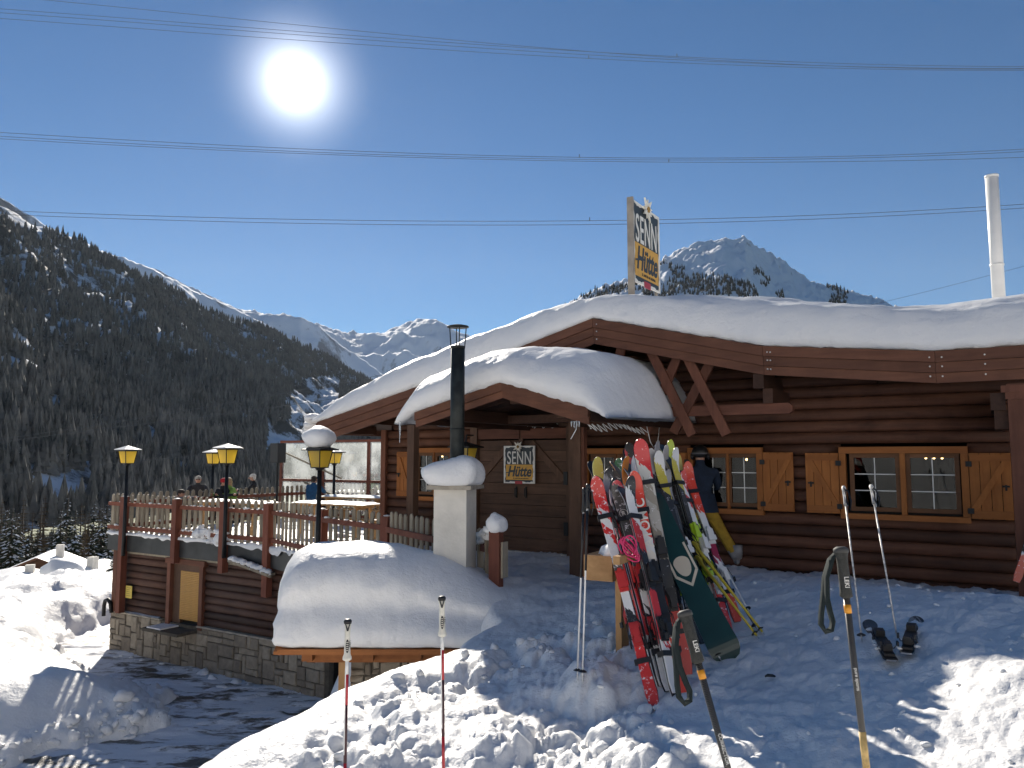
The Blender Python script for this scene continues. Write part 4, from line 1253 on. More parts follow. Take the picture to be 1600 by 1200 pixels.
# door niche with its frame and yellow roller shutter
m = MB(); m.box(-8.54, -8.42, TY - .10, TY + .06, -2.05, -.70); m.build('door_jamb', M['beamz'], TH)
m = MB(); m.box(-7.40, -7.28, TY - .10, TY + .06, -2.05, -.70); m.build('door_jamb', M['beamz'], TH)
m = MB(); m.box(-8.60, -7.22, TY - .115, TY + .06, -.70, -.585); m.build('door_header', M['beam'], TH)
m = MB(); m.box(-8.41, -8.14, TY - .01, TY + .06, -2.05, -.71); m.build('niche_panel', M['doorz'], TH)
m = MB(); m.box(-8.14, -7.41, TY - .02, TY + .06, -.86, -.71); m.build('niche_panel', M['door'], TH)
RS = bpy.data.objects.new('roller_shutter', None); C.objects.link(RS); RS.parent = TH
zz = -1.90
slat_me = None
while zz < -.87:
    if slat_me is None:
        m = MB(); m.prism([(-.012, 0), (-.020, .018), (-.012, .036), (.01, .036), (.01, 0)], lambda p, q, t_: (t_, p, q), 0, .72); slat_me = m.mesh('slat', M['shutdoor'])
    obj('slat', slat_me, RS, (-8.135, TY - .015, zz)); zz += .0375
m = MB(); m.box(-8.70, -7.45, TY - .55, TY + .06, -2.12, -2.06); m.build('door_step', M['mortar'], TH)
m = MB(); m.box(-8.60, -8.10, TY - .50, TY - .06, -2.058, -2.03); m.build('step_snow', M['snow'], TH)
# notice, downpipe bend
q = at_l(205, 928, TY - .1)
t = thing('notice_plate', 'small yellow notice with black lines on the log wall', 'notice', to_w((-9.94, TY - .105, -1.47)), -HA)
m = MB(); m.box(-.12, .12, -.012, 0, -.14, .14); m.build('plate', M['yellownote'], t)
m = MB()
for k in range(5): m.box(-.085, .085 - .03 * (k % 2), -.014, -.0125, .09 - .045 * k, .10 - .045 * k)
m.build('printed_lines', plain('notice_print', (.25, .2, .05), .6), t)
q = at_l(192, 950, TY - .2)
m = MB(); m.tube([(-10.55, TY - .14, -2.0), (-10.58, TY - .16, -1.78), (-10.66, TY - .17, -1.70), (-10.78, TY - .17, -1.74), (-10.82, TY - .17, -1.86), (-10.82, TY - .17, -2.1)], .045, 9); m.build('pipe_bend', M['iron'], TH, True)

# the stone base: every stone laid by itself
SB_MORTAR = MB(); SB_MORTAR.box(-10.70, -3.5, TY - .06, TY + .06, -3.1, -1.99)
SB_MORTAR.build('stone_wall_core', M['mortar'], TH)
def ashlar(x0, x1, z0, z1, cell, place, rng):
    nx, nz = int(round((x1 - x0) / cell)), int(round((z1 - z0) / cell))
    occ = np.zeros((nx, nz), bool); cw, ch = (x1 - x0) / nx, (z1 - z0) / nz
    for j in range(nz):
        for i in range(nx):
            if occ[i, j]: continue
            w = rng.choice([2, 2, 3, 3, 4, 1]); h = rng.choice([1, 1, 2, 2, 3])
            w = min(w, nx - i); h = min(h, nz - j)
            while w > 1 and occ[i:i + w, j].any(): w -= 1
            while h > 1 and occ[i:i + w, j:j + h].any(): h -= 1
            if occ[i:i + w, j:j + h].any(): w = h = 1
            occ[i:i + w, j:j + h] = True
            place(x0 + i * cw, x0 + (i + w) * cw, z0 + j * ch, z0 + (j + h) * ch)
def stone(x0, x1, z0, z1, y, parent, rng, mat):
    g = .010; d = rng.uniform(.012, .05)
    j = lambda: rng.uniform(-.012, .012)
    x0 += g; x1 -= g; z0 += g; z1 -= g
    c = .018
    m = MB()
    o = [(x0 + j(), z0 + j()), (x1 + j(), z0 + j()), (x1 + j(), z1 + j()), (x0 + j(), z1 + j())]
    cx, cz = sum(p[0] for p in o) / 4, sum(p[1] for p in o) / 4
    inn = [(p[0] + (c if p[0] < cx else -c), p[1] + (c if p[1] < cz else -c)) for p in o]
    V = [(p[0], y + .0, p[1]) for p in o] + [(p[0], y - d * .6, p[1]) for p in o] + [(p[0], y - d + j() * .6, p[1]) for p in inn]
    F = []
    for k in range(4):
        k2 = (k + 1) % 4
        F += [(k, k2, 4 + k2, 4 + k), (4 + k, 4 + k2, 8 + k2, 8 + k)]
    F.append((8, 9, 10, 11))
    m.add(V, F); return m.build('stone', mat, parent)
rg = random.Random(5)
ashlar(-10.68, -8.72, -3.0, -1.99, .125, lambda a, b, c_, d_: stone(a, b, c_, d_, TY - .06, TH, rg, M['stone']), rg)
ashlar(-8.72, -7.44, -3.0, -2.125, .125, lambda a, b, c_, d_: stone(a, b, c_, d_, TY - .06, TH, rg, M['stone']), rg)
ashlar(-7.44, -3.6, -3.0, -1.99, .125, lambda a, b, c_, d_: stone(a, b, c_, d_, TY - .06, TH, rg, M['stone']), rg)
m = MB(); m.box(-10.72, -8.73, TY - .11, TY + .02, -1.99, -1.955); m.build('coping', M['concrete'], TH)
m = MB(); m.box(-7.43, -3.6, TY - .11, TY + .02, -1.99, -1.955); m.build('coping', M['concrete'], TH)
m = MB(); m.grid(np.array([[(x, TY - .10 + .08 * k, -1.953 + .02 * (k == 1) + .008 * math.sin(x * 7)) for k in range(3)] for x in np.linspace(-10.7, -8.8, 30)])); m.build('coping_snow', M['snow'], TH, True)

# deck slab with its dark sheet edge
DKZ = -.17
A0 = Vector((-10.85, -.95, 0)); A1 = Vector((-5.16, -.95, 0))
FB = [to_l(at_z(505, 797.5, .71)), to_l(at_z(606, 808.5, .71)), to_l(at_z(690, 818, .71))]
B1, B2, B3 = [Vector((p.x, p.y, 0)) for p in FB]
slab = [(A0.x, A0.y), (A1.x, A1.y), (B1.x, B1.y), (B2.x, B2.y), (B2.x + .9, -.2), (-2.95, -.12), (-2.95, 4.7), (-10.85, 4.7)]
m = MB(); m.prism(slab, lambda p, q, t_: (p, q, t_), -.42, DKZ); m.build('deck_slab', M['concrete'], TH)
m = MB()
m.prism([(p[0], p[1]) for p in [(A0.x - .02, A0.y - .03), (A1.x, A1.y - .03), (A1.x, A1.y - .004), (A0.x - .02, A0.y - .004)]], lambda p, q, t_: (p, q, t_), -.545, -.155); m.build('deck_edge', M['slabmetal'], TH)
for (a, b) in ((A1, B1), (B1, B2)):
    m = MB(); m.bar((a.x, a.y - .02, -.35), (b.x, b.y - .02, -.35), .026, .39, (0, 0, 1)); m.build('deck_edge', M['slabmetal'], TH)
m = MB(); m.box(-10.8, -5.2, TY - .06, TY + .06, -.60, -.548); m.build('soffit_board', M['picket'], TH)
# sheet of trodden snow on the deck
def deck_snow():
    xs, ys = np.linspace(-10.7, -3.0, 60), np.linspace(-.6, 4.6, 40)
    X, Y = np.meshgrid(xs, ys, indexing='ij'); Z = DKZ + .02 + .03 * fbm(X * 1.5, Y * 1.5, 3, 61)
    m = MB(); m.grid(np.stack([X, Y, Z], -1)); m.build('deck_snow', M['snow_ground'], TH, True)
deck_snow()
# ragged strip of snow along the deck edge, dripping over it
def edge_snow(a, b, y, z, name='edge_snow', seed=0, hang=.07, parent=TH, height=.06):
    n_ = 90; a, b = Vector(a), Vector(b)
    P = np.zeros((n_, 6, 3))
    for i in range(n_):
        t_ = i / (n_ - 1); p = a.lerp(b, t_); d = (b - a).normalized(); nrm = Vector((d.y, -d.x, 0))
        if nrm.y > 0: nrm = -nrm
        x = t_ * (b - a).length
        h = height * (.6 + .8 * abs(float(perlin(np.array([x * 2.2]), np.array([seed + .5]), 3)[0])) + .5 * max(0, float(perlin(np.array([x * 7]), np.array([seed + 2.5]), 5)[0])))
        g = hang * max(0, .25 + 1.5 * float(perlin(np.array([x * 3.1]), np.array([seed + 9.5]), 8)[0])) + .01
        pr = [(.14, 0), (.10, h), (.02, h * 1.1), (-.045, h * .7), (-.055, -g * .4), (-.04, -g)]
        for k, (u_, w_) in enumerate(pr):
            q_ = p - nrm * u_; P[i, k] = (q_.x, q_.y, z + w_)
    m = MB(); m.grid(P); m.build(name, M['snow'], parent, True)
edge_snow((A0.x, A0.y - .03, 0), (A1.x, A1.y - .03, 0), 0, -.155, seed=1)
edge_snow((A1.x, A1.y - .03, 0), (B1.x, B1.y - .03, 0), 0, -.155, seed=5, hang=.10)
m = MB()
q = at_l(330, 838, -1.02)
for k in range(14): m.blob((q.x + random.uniform(-.6, .5), -1.0 + random.uniform(-.05, .05), q.z - .02 + random.uniform(-.09, .16) * (1 if k % 3 else .4)), (random.uniform(.06, .17), .08, random.uniform(.05, .12)), k, 2, .3)
m.build('snow_lump', M['snow'], TH, True)

# a snow-covered plank hanging aslant under the deck
pa, pb = at_l(362, 868, -1.12), at_l(424, 893, -1.12)
t = thing('leaning_plank', 'weathered slanting plank with snow on it below the terrace edge', 'plank', HO, -HA)
m = MB(); m.bar(pa + Vector((0, 0, -.10)), pb + Vector((0, 0, -.06)), .20, .045, (0, 0, 1)); m.build('board', M['picket'], t)
m = MB(); m.bar(pa + Vector((.1, 0, -.14)), pb + Vector((0, 0, -.10)), .05, .05, (0, 0, 1)); m.build('lath', M['picket'], t)
m = MB()
for k in range(9): c_ = pa.lerp(pb, k / 9 + .04); m.blob((c_.x, c_.y, c_.z - .045), (.10, .10, .06), k + 40, 2, .25)
m.build('snow', M['snow'], t, True)

# ------------------------------------------------------------------ picket fences
picket_me = {}
def picket_mesh(h, w=.098):
    key = (round(h, 2), w)
    if key not in picket_me:
        m = MB(); t_ = .022
        prof = [(-w / 2, 0), (w / 2, 0), (w / 2, h - .045), (w * .32, h - .014), (0, h), (-w * .32, h - .014), (-w / 2, h - .045)]
        m.prism(prof, lambda p, q, y: (p, y, q), -t_ / 2, t_ / 2)
        picket_me[key] = m.mesh('picket', M['picket'])
    return picket_me[key]
snowcap_me = MB().blob((0, 0, 0), (.055, .045, .035), 4, 1, .2).mesh('snow_cap', M['snow'], True)

def fence(label, pts, z0, posts, h=.93, post_h=.90, spacing=.193, post_drop=None, caps=.4, seed=0, rails=(.17, .72), rail_side=-1, group=None, post_w=.15):
    """posts: list of (x, y, drop) in the lodge frame"""
    t = thing('picket_fence', label, 'fence', HO, -HA, group)
    r_ = random.Random(seed)
    for (a, b) in zip(pts[:-1], pts[1:]):
        a, b = Vector((*a[:2], 0)), Vector((*b[:2], 0)); d = (b - a); L = d.length; d.normalize(); ang = math.atan2(d.y, d.x)
        n_ = max(2, int(round(L / spacing)))
        for k in range(n_):
            p = a + d * (L * (k + .5) / n_)
            if any((p.x - q[0]) ** 2 + (p.y - q[1]) ** 2 < (.075 + .04) ** 2 for q in posts): continue
            o = obj('picket', picket_mesh(h), t, (p.x, p.y, z0 + .03 + r_.uniform(-.015, .015)))
            o.rotation_euler = (r_.uniform(-.015, .015), r_.uniform(-.02, .02), ang)
        nv = Vector((d.y, -d.x, 0)) * (-1 if d.x < 0 else 1)
        for rz in rails:
            off = nv * .045 * (1 if rail_side < 0 else -1)
            m = MB(); m.bar(a + off + Vector((0, 0, z0 + rz)), b + off + Vector((0, 0, z0 + rz)), .045, .085, (0, 0, 1)); m.build('rail', M['rail'], t)
            for k in range(int(L / .19)):
                if r_.random() < caps:
                    p = a + d * (L * r_.random()) + off
                    o = obj('snow', snowcap_me, t, (p.x, p.y, z0 + rz + .05)); sc = r_.uniform(.5, 1.1); o.scale = (sc, sc, sc * r_.uniform(.6, 1.1)); o.rotation_euler = (0, 0, r_.uniform(0, 3))
    for (x, y, drop) in posts:
        m = MB(); w = post_w / 2
        m.prism([(-w, -w), (w, -w), (w, w), (-w, w)], lambda p, q, tt: (x + p, y + q, tt), z0 - drop, z0 + post_h); m.build('post', M['post'], t)
        o = obj('snow', snowcap_me, t, (x, y, z0 + post_h + .008)); o.scale = (1.2, 1.4, .5)
    return t

fence('long picket fence with red posts along the front edge of the terrace', [(A0.x, -.95), (A1.x, -.95)], DKZ,
      [(-10.154, -1.03, 1.78), (-8.157, -1.03, .50), (-6.521, -1.03, .58), (-5.156, -1.03, .95)], seed=1, caps=.45)
fence('picket fence on the angled terrace edge behind the snow-laden shed roof', [(A1.x + .08, -.97), (B1.x, B1.y), (B2.x, B2.y)], DKZ,
      [(B1.x, B1.y - .02, .6), (B2.x, B2.y - .02, .9)], seed=2, caps=.5)
fence('short picket fence between the terrace and the white chimney', [(B2.x + .08, B2.y - .05), (B3.x + .35, B3.y - .45)], DKZ - .02, [], seed=3, caps=.05, h=.98)
# far side of the terrace
fy0 = to_l(at_z(455, 760, .73)).y
fence('far picket fence along the back of the terrace', [(-10.85, fy0), (-3.0, fy0)], DKZ,
      [(-10.2, fy0 + .08, .3), (-8.2, fy0 + .08, .3), (-6.2, fy0 + .08, .3), (-4.2, fy0 + .08, .3)], seed=4, caps=.5, rails=(.2, .45, .72))
fence('end picket fence closing the far-left side of the terrace', [(-10.83, -.9), (-10.83, fy0)], DKZ, [], seed=6, caps=.4)

# gate stub with heaped snow beside the chimney
g0, g1 = to_l(at_y(775, 900, 9.7)), to_l(at_y(748, 890, 10.6))
t = thing('fence_stub', 'short snow-heaped fence end with one red post beside the chimney', 'fence', HO, -HA)
gzs = gz(*to_w(g0)[:2])
m = MB(); m.box(g0.x - .075, g0.x + .075, g0.y - .05, g0.y + .05, gzs - .2, .75); m.build('post', M['post'], t)
m = MB(); m.box(g0.x + .078, g0.x + .10, g0.y - .01, g0.y + .12, gzs + .1, .62); m.build('picket', M['picket'], t)
for k in range(4):
    p = g0.lerp(g1, (k + .6) / 4.2)
    obj('picket', picket_mesh(.85), t, (p.x, p.y, -.12)).rotation_euler = (.05, .06 * (-1) ** k, 1.2)
m = MB(); m.bar((g0.x, g0.y, .50), (g1.x, g1.y, .46), .05, .09); m.build('rail', M['rail'], t)
m = MB(); m.box(g1.x - .3, g1.x - .12, g1.y - .02, g1.y + .05, -.2, .52); m.build('panel', M['post'], t)
m = MB()
m.blob((g0.x + .01, g0.y, .83), (.125, .13, .15), 4, 3, .12, -.09)
for k in range(9):
    p = g0.lerp(g1, .12 + k * .1); m.blob((p.x + random.uniform(-.03, .03), p.y, .76 - .025 * k + random.uniform(-.02, .04)), (.09, .10, .075), k + 60, 2, .3)
m.build('snow', M['snow'], t, True)

# ------------------------------------------------------------------ lamps on posts
def post_lamp(label, px, py_mid, Yl, base_z, snow=False, s=.88, roof=True):
    """py_mid: pixel row of the lantern's foot; Yl the depth it stands at"""
    p = at_y(px, py_mid, Yl)
    t = thing('post_lamp', label, 'lamp', (p.x, p.y, base_z), -HA, 'post lamps on the terrace')
    hh = p.z - base_z
    m = MB(); m.tube([(0, 0, 0), (0, 0, .5), (0, 0, hh)], [.048, .042, .036], 10); m.build('pole', M['iron'], t, True)
    m = MB(); m.tube([(0, 0, hh - .05), (0, 0, hh)], [.05, .10 * s], 8); m.build('collar', M['iron'], t)
    lantern_head(t, s, roof, hh, snow)
    return t
def fence_Y(px, y):                               # depth of the plane y of the lodge frame seen at a column
    d = ray(px, 800); return d.y * (hc * HO.y + y) / (hs * d.x + hc * d.y)
post_lamp('amber post lamp at the outer left end of the terrace fence', 199, 724, fence_Y(199, -1.12), -.62)
post_lamp('larger of the two close amber lamps above the middle of the front fence', 355, 724, fence_Y(355, -1.15), -.42)
post_lamp('smaller amber lamp right behind the middle post lamp', 333, 724.5, 22.0, DKZ)
post_lamp('amber post lamp carrying a big rounded cap of snow', 499.5, 730.5, fence_Y(499, -2.30), -.5, snow=True, roof=False)
post_lamp('small far amber lamp partly hidden by the snow-capped one', 522.5, 724, 21.6, DKZ)
# loudspeaker on a pole
p = at_y(434, 723, 21.5)
t = thing('loudspeaker', 'black box loudspeaker on a thin pole at the back of the terrace', 'loudspeaker', (p.x, p.y, DKZ), -HA)
m = MB(); m.box(-.16, .16, -.14, .14, p.z - DKZ, p.z - DKZ + .54); m.build('cabinet', M['black'], t)
m = MB(); m.box(-.145, .145, -.146, -.141, p.z - DKZ + .02, p.z - DKZ + .52); m.build('grille', M['rubber'], t)
m = MB(); m.tube([(0, 0, 0), (0, 0, p.z - DKZ)], .03, 8); m.build('pole', M['iron'], t)

# ------------------------------------------------------------------ glazed wind screen at the back of the terrace
t = thing('glass_windscreen', 'tall glazed windscreen with red-brown timber frame at the back of the terrace', 'windscreen', HO, -HA)
wy = fy0 - .25
sx0 = at_l(441, 700, wy).x; sx1 = -2.6
ztop = at_l(470, 688, wy).z
n_ = 5; step = (sx1 - sx0) / n_
for k in range(n_ + 1):
    x = sx0 + k * step
    m = MB(); m.box(x - .045, x + .045, wy - .045, wy + .045, DKZ, ztop); m.build('upright', M['post'], t)
for zr in (DKZ + .10, DKZ + 1.12, ztop - .04):
    m = MB(); m.box(sx0 - .045, sx1, wy - .050, wy + .050, zr - .035, zr + .035); m.build('rail', M['rail'], t)
for k in range(n_):
    for (za, zb) in ((DKZ + .14, DKZ + 1.08), (DKZ + 1.16, ztop - .08)):
        m = MB(); m.box(sx0 + k * step + .048, sx0 + (k + 1) * step - .048, wy - .006, wy + .006, za, zb); m.build('pane', M['frost'], t)
m = MB()
m.bar((sx0 + .1, wy - .06, DKZ + 2.0), (sx0 + .95 * step + .9, wy - .06, DKZ + 1.2), .05, .05); m.bar((sx0 + 1.1, wy - .06, DKZ + 1.05), (sx0 + 2 * step, wy - .06, DKZ + .3), .05, .05)
m.build('brace', M['picket'], t)

# ------------------------------------------------------------------ beer tables
def table(label, p, ang, L=2.0, snow=True):
    t = thing('terrace_table', label, 'table', (p.x, p.y, DKZ + .02), ang, 'wooden tables on the terrace')
    for k in range(4):
        m = MB(); m.box(-L / 2, L / 2, -.36 + k * .18 + .006, -.36 + (k + 1) * .18 - .006, .70, .735); m.build('top_board', M['pinex'], t)
    for sx in (-L / 2 + .25, L / 2 - .25):
        for sy in (-.25, .25):
            m = MB(); m.bar((sx, sy * 1.2, 0), (sx, sy * .8, .70), .06, .06, (1, 0, 0)); m.build('leg', M['pinex'], t)
        m = MB(); m.box(sx - .03, sx + .03, -.33, .33, .64, .70); m.build('bearer', M['pinex'], t)
    if snow:
        g = np.zeros((24, 9, 3))
        for i in range(24):
            for j in range(9):
                x = -L / 2 + L * i / 23; y = -.36 + .72 * j / 8; e = min(i, 23 - i, j * 2, 16 - j * 2) / 2.0
                g[i, j] = (x, y, .737 + .05 * min(e, 1) * (.7 + .4 * float(perlin(np.array([x * 2 + p.x]), np.array([y * 3]), 4)[0])))
        m = MB(); m.grid(g); m.build('snow', M['snow'], t, True)
    return t
def bench(label, p, ang, L=2.0):
    t = thing('terrace_bench', label, 'bench', (p.x, p.y, DKZ + .02), ang, 'wooden benches on the terrace')
    m = MB(); m.box(-L / 2, L / 2, -.14, .14, .42, .455); m.build('seat', M['pinex'], t)
    for sx in (-L / 2 + .25, L / 2 - .25):
        m = MB(); m.box(sx - .03, sx + .03, -.12, .12, 0, .42); m.build('leg', M['pinex'], t)
TB = [(370, 784, 'snow-dusted wooden table where the red-hatted guest sits'), (525, 786, 'long snow-covered table nearest the front fence'), (560, 776, 'wooden table in the middle of the terrace near the lodge corner'), (572, 768, 'farthest wooden table below the windscreen, near the lodge corner')]
TP = []
for (a, b, lb) in TB:
    p = at_z(a, b, DKZ + .76); TP.append(p); table(lb, p, -HA + R(3), 2.2)
bench('pine bench beside the long snow-covered table nearest the front fence', TP[1] + Vector((.35, -.75, 0)), -HA + R(3), 2.1)
bench('pine bench at the middle terrace table', TP[2] + Vector((.35, -.7, 0)), -HA + R(3), 2.0)

# ------------------------------------------------------------------ white chimney with black stove pipe
cb = at_y(711, 850, 9.95)
CH = thing('outdoor_chimney', 'white plastered chimney pillar with black stove pipe and snow cap', 'chimney', (cb.x, cb.y, -.1), -R(14))
ztc = at_y(711, 764, 9.95).z + .1
m = MB(); w = .215
m.prism([(-w, -w), (w, -w), (w, w), (-w, w)], lambda p, q, z_: (p, q, z_), -.2, ztc); m.build('pillar', M['plaster'], CH)
m = MB(); m.box(-.29, .30, -.29, .29, ztc, ztc + .05); m.build('cap_slab', M['concrete'], CH)
g = np.zeros((14, 28, 3))
for i in range(14):
    t_ = i / 13; rr_ = [.97, 1.02, 1.08, 1.12, 1.14, 1.13, 1.10, 1.04, .95, .84, .70, .52, .3, .02][i]; zz = [0, .01, .04, .08, .12, .16, .20, .24, .275, .30, .32, .335, .345, .35][i]
    for j in range(28):
        a = 2 * math.pi * j / 28
        c_, s_ = math.cos(a), math.sin(a); k_ = .30 * rr_ / max(abs(c_), abs(s_)) ** .72
        wob = 1 + .06 * math.sin(3 * a + zz * 9) + .03 * math.sin(7 * a)
        g[i, j] = (c_ * k_ * wob - (.10 * t_ if c_ < 0 else -.02 * t_) * (1 if i < 8 else .3), s_ * k_ * wob, ztc + .052 + zz * (1 + .12 * c_))
m = MB(); m.grid(g, closed=True); m.build('snow_cap', M['snow'], CH, True)
ph = at_y(711, 541, 9.95).z + .1
m = MB(); m.tube([(.02, 0, ztc + .1), (.02, 0, ph)], .093, 20); m.build('stove_pipe', M['pipe'], CH, True)
for zz in (ztc + .75, ph - .03):
    m = MB(); m.tube([(.02, 0, zz), (.02, 0, zz + .025)], .097, 20); m.build('pipe_joint', M['pipe'], CH, True)
pt = at_y(711, 511, 9.95).z + .1
for k in range(4):
    a = k * math.pi / 2 + .5
    m = MB(); m.tube([(.02 + .09 * math.cos(a), .09 * math.sin(a), ph - .03), (.02 + .11 * math.cos(a), .11 * math.sin(a), pt)], .008, 6); m.build('cowl_strut', M['pipe'], CH)
m = MB(); m.tube([(.02, 0, pt - .005), (.02, 0, pt + .01), (.02, 0, pt + .03)], [.145, .14, .05], 22); m.build('cowl', M['pipe'], CH, True)

# ------------------------------------------------------------------ lean-to shed buried under a loaf of snow
SHY = 9.0
sh0, sh1 = at_y(428, 1021, SHY), at_y(745, 1014, SHY)
SH = thing('lean_to_shed', 'low stone shed buried under a huge loaf of snow', 'shed', (0, 0, 0))
ez = (sh0.z + sh1.z) / 2
m = MB(); m.prism([(SHY - .02, ez), (SHY - .02, ez - .035), (10.5, ez + .52), (10.5, ez + .56)], lambda p, q, x: (x, p, q), sh0.x, sh1.x + .6); m.build('roof_boards', M['orange'], SH)
m = MB(); m.box(sh0.x + .05, sh1.x + .6, SHY - .05, SHY - .021, ez - .03, ez + .03); m.build('eave_board', M['orange'], SH)
m = MB(); m.box(sh0.x + .35, sh1.x + .6, SHY + .10, SHY + .24, ez - .15, ez - .038); m.build('eave_beam', M['orange'], SH)
for px_ in (480, 575, 650, 700):
    x = at_y(px_, 1030, SHY).x
    m = MB(); m.box(x - .06, x + .06, SHY - .015, SHY + .098, ez - .11, ez - .035); m.build('rafter_end', M['orange'], SH)
q = at_y(534, 1060, SHY + .2)
m = MB(); m.box(q.x - .05, q.x + .05, SHY + .25, SHY + .35, -3.0, ez - .05); m.build('post', M['pine'], SH)
m = MB(); m.box(q.x + .065, sh1.x + .6, SHY + .40, SHY + .7, -3.0, ez - .04); m.build('wall_core', M['mortar'], SH)
rg2 = random.Random(9)
ashlar(q.x + .06, sh1.x + .2, -1.9, ez - .05, .085, lambda a, b, c_, d_: stone(a, b, c_, d_, SHY + .40, SH, rg2, M['stone']), rg2)
def loaf():
    top = [(418, 905), (424, 882), (440, 864), (480, 853), (560, 848), (620, 853), (690, 871), (735, 889), (790, 915), (830, 945), (875, 990)]
    tp = [at_y(a, b, SHY + .72) for a, b in top]
    tx, tz = [p.x for p in tp], [p.z for p in tp]
    x0, x1 = at_y(421, 1000, SHY).x, at_y(872, 1000, SHY).x
    xs = np.concatenate([np.linspace(x0, x0 + .3, 16)[:-1], np.linspace(x0 + .3, x1, 100)])
    # profile from the eave up over the crown to the back: (depth, share of height)
    prof = [(.12, 0), (.02, .0), (-.06, .03), (-.10, .08), (-.115, .14), (-.11, .20), (-.085, .27), (-.05, .34), (-.015, .40), (.02, .46), (.055, .515), (.09, .565), (.135, .62), (.19, .68), (.26, .745), (.35, .81), (.46, .87), (.60, .93), (.78, .975), (1.0, 1.0), (1.3, .995), (1.7, .96), (2.1, .90), (2.5, .80)]
    P = np.zeros((len(xs), len(prof), 3))
    for i, x in enumerate(xs):
        zt = float(np.interp(x, tx, tz)); e = min((x - x0) / .30, 1)
        rnd = math.sqrt(max(0, 1 - (1 - e) ** 2))
        for j, (dy, hz) in enumerate(prof):
            zz = ez + .03 + (zt - ez - .03) * hz * (.90 + .10 * rnd)
            P[i, j] = (x, SHY + dy * .8 + .10 * math.exp(-((hz - .42) / .13) ** 2) + .20 * (1 - rnd) * (1 if dy < 1 else 0), zz)
    P[:, :, 1] += .05 * fbm(P[:, :, 0] * .9, P[:, :, 2] * 1.4, 3, 501) * np.clip(P[:, :, 2] - ez, 0, .3) / .3
    P[:, :, 2] += .03 * fbm(P[:, :, 0] * 1.5, P[:, :, 1] * 1.5, 3, 511) * (np.array([p[1] for p in prof]) > .5)
    P[:, :, 1] += .020 * fbm(P[:, :, 0] * 5, P[:, :, 2] * 11, 4, 521, .6)
    P[0:14, :, 0] += (.03 * fbm(P[0:14, :, 1] * 5, P[0:14, :, 2] * 5, 3, 531))
    m = MB(); m.grid(P); a = P.shape[1]
    m.f.append(tuple(range(a))[::-1]); m.m.append(0)
    o = m.build('roof_snow', M['snow'], SH, True); tag(o, 'huge smooth loaf of snow')
loaf()
# ================================================================== skis, rack and poles
def frame(a, b, roll=0.0, toward=None):
    """matrix with z from a to b and -y looking at the viewer, then rolled about z"""
    a, b = Vector(a), Vector(b); z_ = (b - a).normalized()
    v = (toward if toward is not None else (Vector((0, 0, CZ)) - (a + b) / 2)); yv = -(v - z_ * v.dot(z_)).normalized()
    x_ = yv.cross(z_)
    Mx = Matrix(((x_.x, yv.x, z_.x, a.x), (x_.y, yv.y, z_.y, a.y), (x_.z, yv.z, z_.z, a.z), (0, 0, 0, 1)))
    return Mx @ Matrix.Rotation(roll, 4, 'Z')

def seg_from_px(pb, pt, L, zb=None, far=True):
    """foot where the ray meets the snow, head on its ray at distance L from the foot"""
    g = 0.0
    for _ in range(25):
        a = at_z(*pb, g); g2 = gz(a.x, a.y) if zb is None else zb
        if abs(g2 - g) < 1e-4: break
        g = g * .5 + g2 * .5
    a = at_z(*pb, g) if zb is None else at_z(*pb, zb)
    d = ray(*pt); o = Vector((0, 0, CZ)) - a
    A_, B_, C_ = d.dot(d), 2 * d.dot(o), o.dot(o) - L * L
    disc = B_ * B_ - 4 * A_ * C_
    t_ = (-B_ + (1 if far else -1) * math.sqrt(max(disc, 0))) / (2 * A_)
    return a, Vector((0, 0, CZ)) + d * t_

def ski_mesh(L, tip=.104, waist=.064, tail=.092, th=.013, rise=.075, flip=1, twin=False, mats=None, name='ski'):
    """along z, top sheet on -y*flip; upturned rounded tip"""
    m = MB(); N = 46; P = np.zeros((N, 6, 3))
    for i in range(N):
        t_ = 1 - (1 - i / (N - 1)) ** 1.9; zc = L * t_
        w = (tail * (1 - t_ / .48) ** 2 + waist * (1 - (1 - t_ / .48) ** 2)) if t_ < .48 else waist + (tip - waist) * min(1, (t_ - .48) / .45) ** 2
        if t_ > .95: w = tip * math.sqrt(max(0.0, 1 - ((t_ - .95) / .05) ** 2)) * .98 + .004
        if t_ < .03: w = tail * (.72 + .28 * t_ / .03)
        y = -flip * rise * max(0, (t_ - .86) / .14) ** 2
        if twin and t_ < .08: y = -flip * rise * .7 * ((.08 - t_) / .08) ** 2
        camber = flip * .012 * math.sin(min(max((t_ - .05) / .8, 0), 1) * math.pi) * .0
        hh = th * (1.35 - abs(t_ - .45) * 1.3)
        hh = max(hh, .006)
        y += camber
        # base at y (side flip*+), top at y - flip*hh
        P[i, 0] = (-w / 2, y, zc); P[i, 1] = (w / 2, y, zc); P[i, 2] = (w / 2, y - flip * hh * .35, zc)
        P[i, 3] = (w / 2 - .004, y - flip * hh, zc); P[i, 4] = (-w / 2 + .004, y - flip * hh, zc); P[i, 5] = (-w / 2, y - flip * hh * .35, zc)
    V = [tuple(map(float, p)) for p in P.reshape(-1, 3)]
    F, MI = [], []
    for i in range(N - 1):
        for j in range(6):
            j2 = (j + 1) % 6
            F.append((i * 6 + j, i * 6 + j2, (i + 1) * 6 + j2, (i + 1) * 6 + j)); MI.append({0: 1, 1: 2, 5: 2}.get(j, 0))
    F += [tuple(range(6)), tuple(range((N - 1) * 6, N * 6))]; MI += [2, 2]
    m.v, m.f, m.m = V, F, MI
    me = m.mesh(name, mats)
    return me

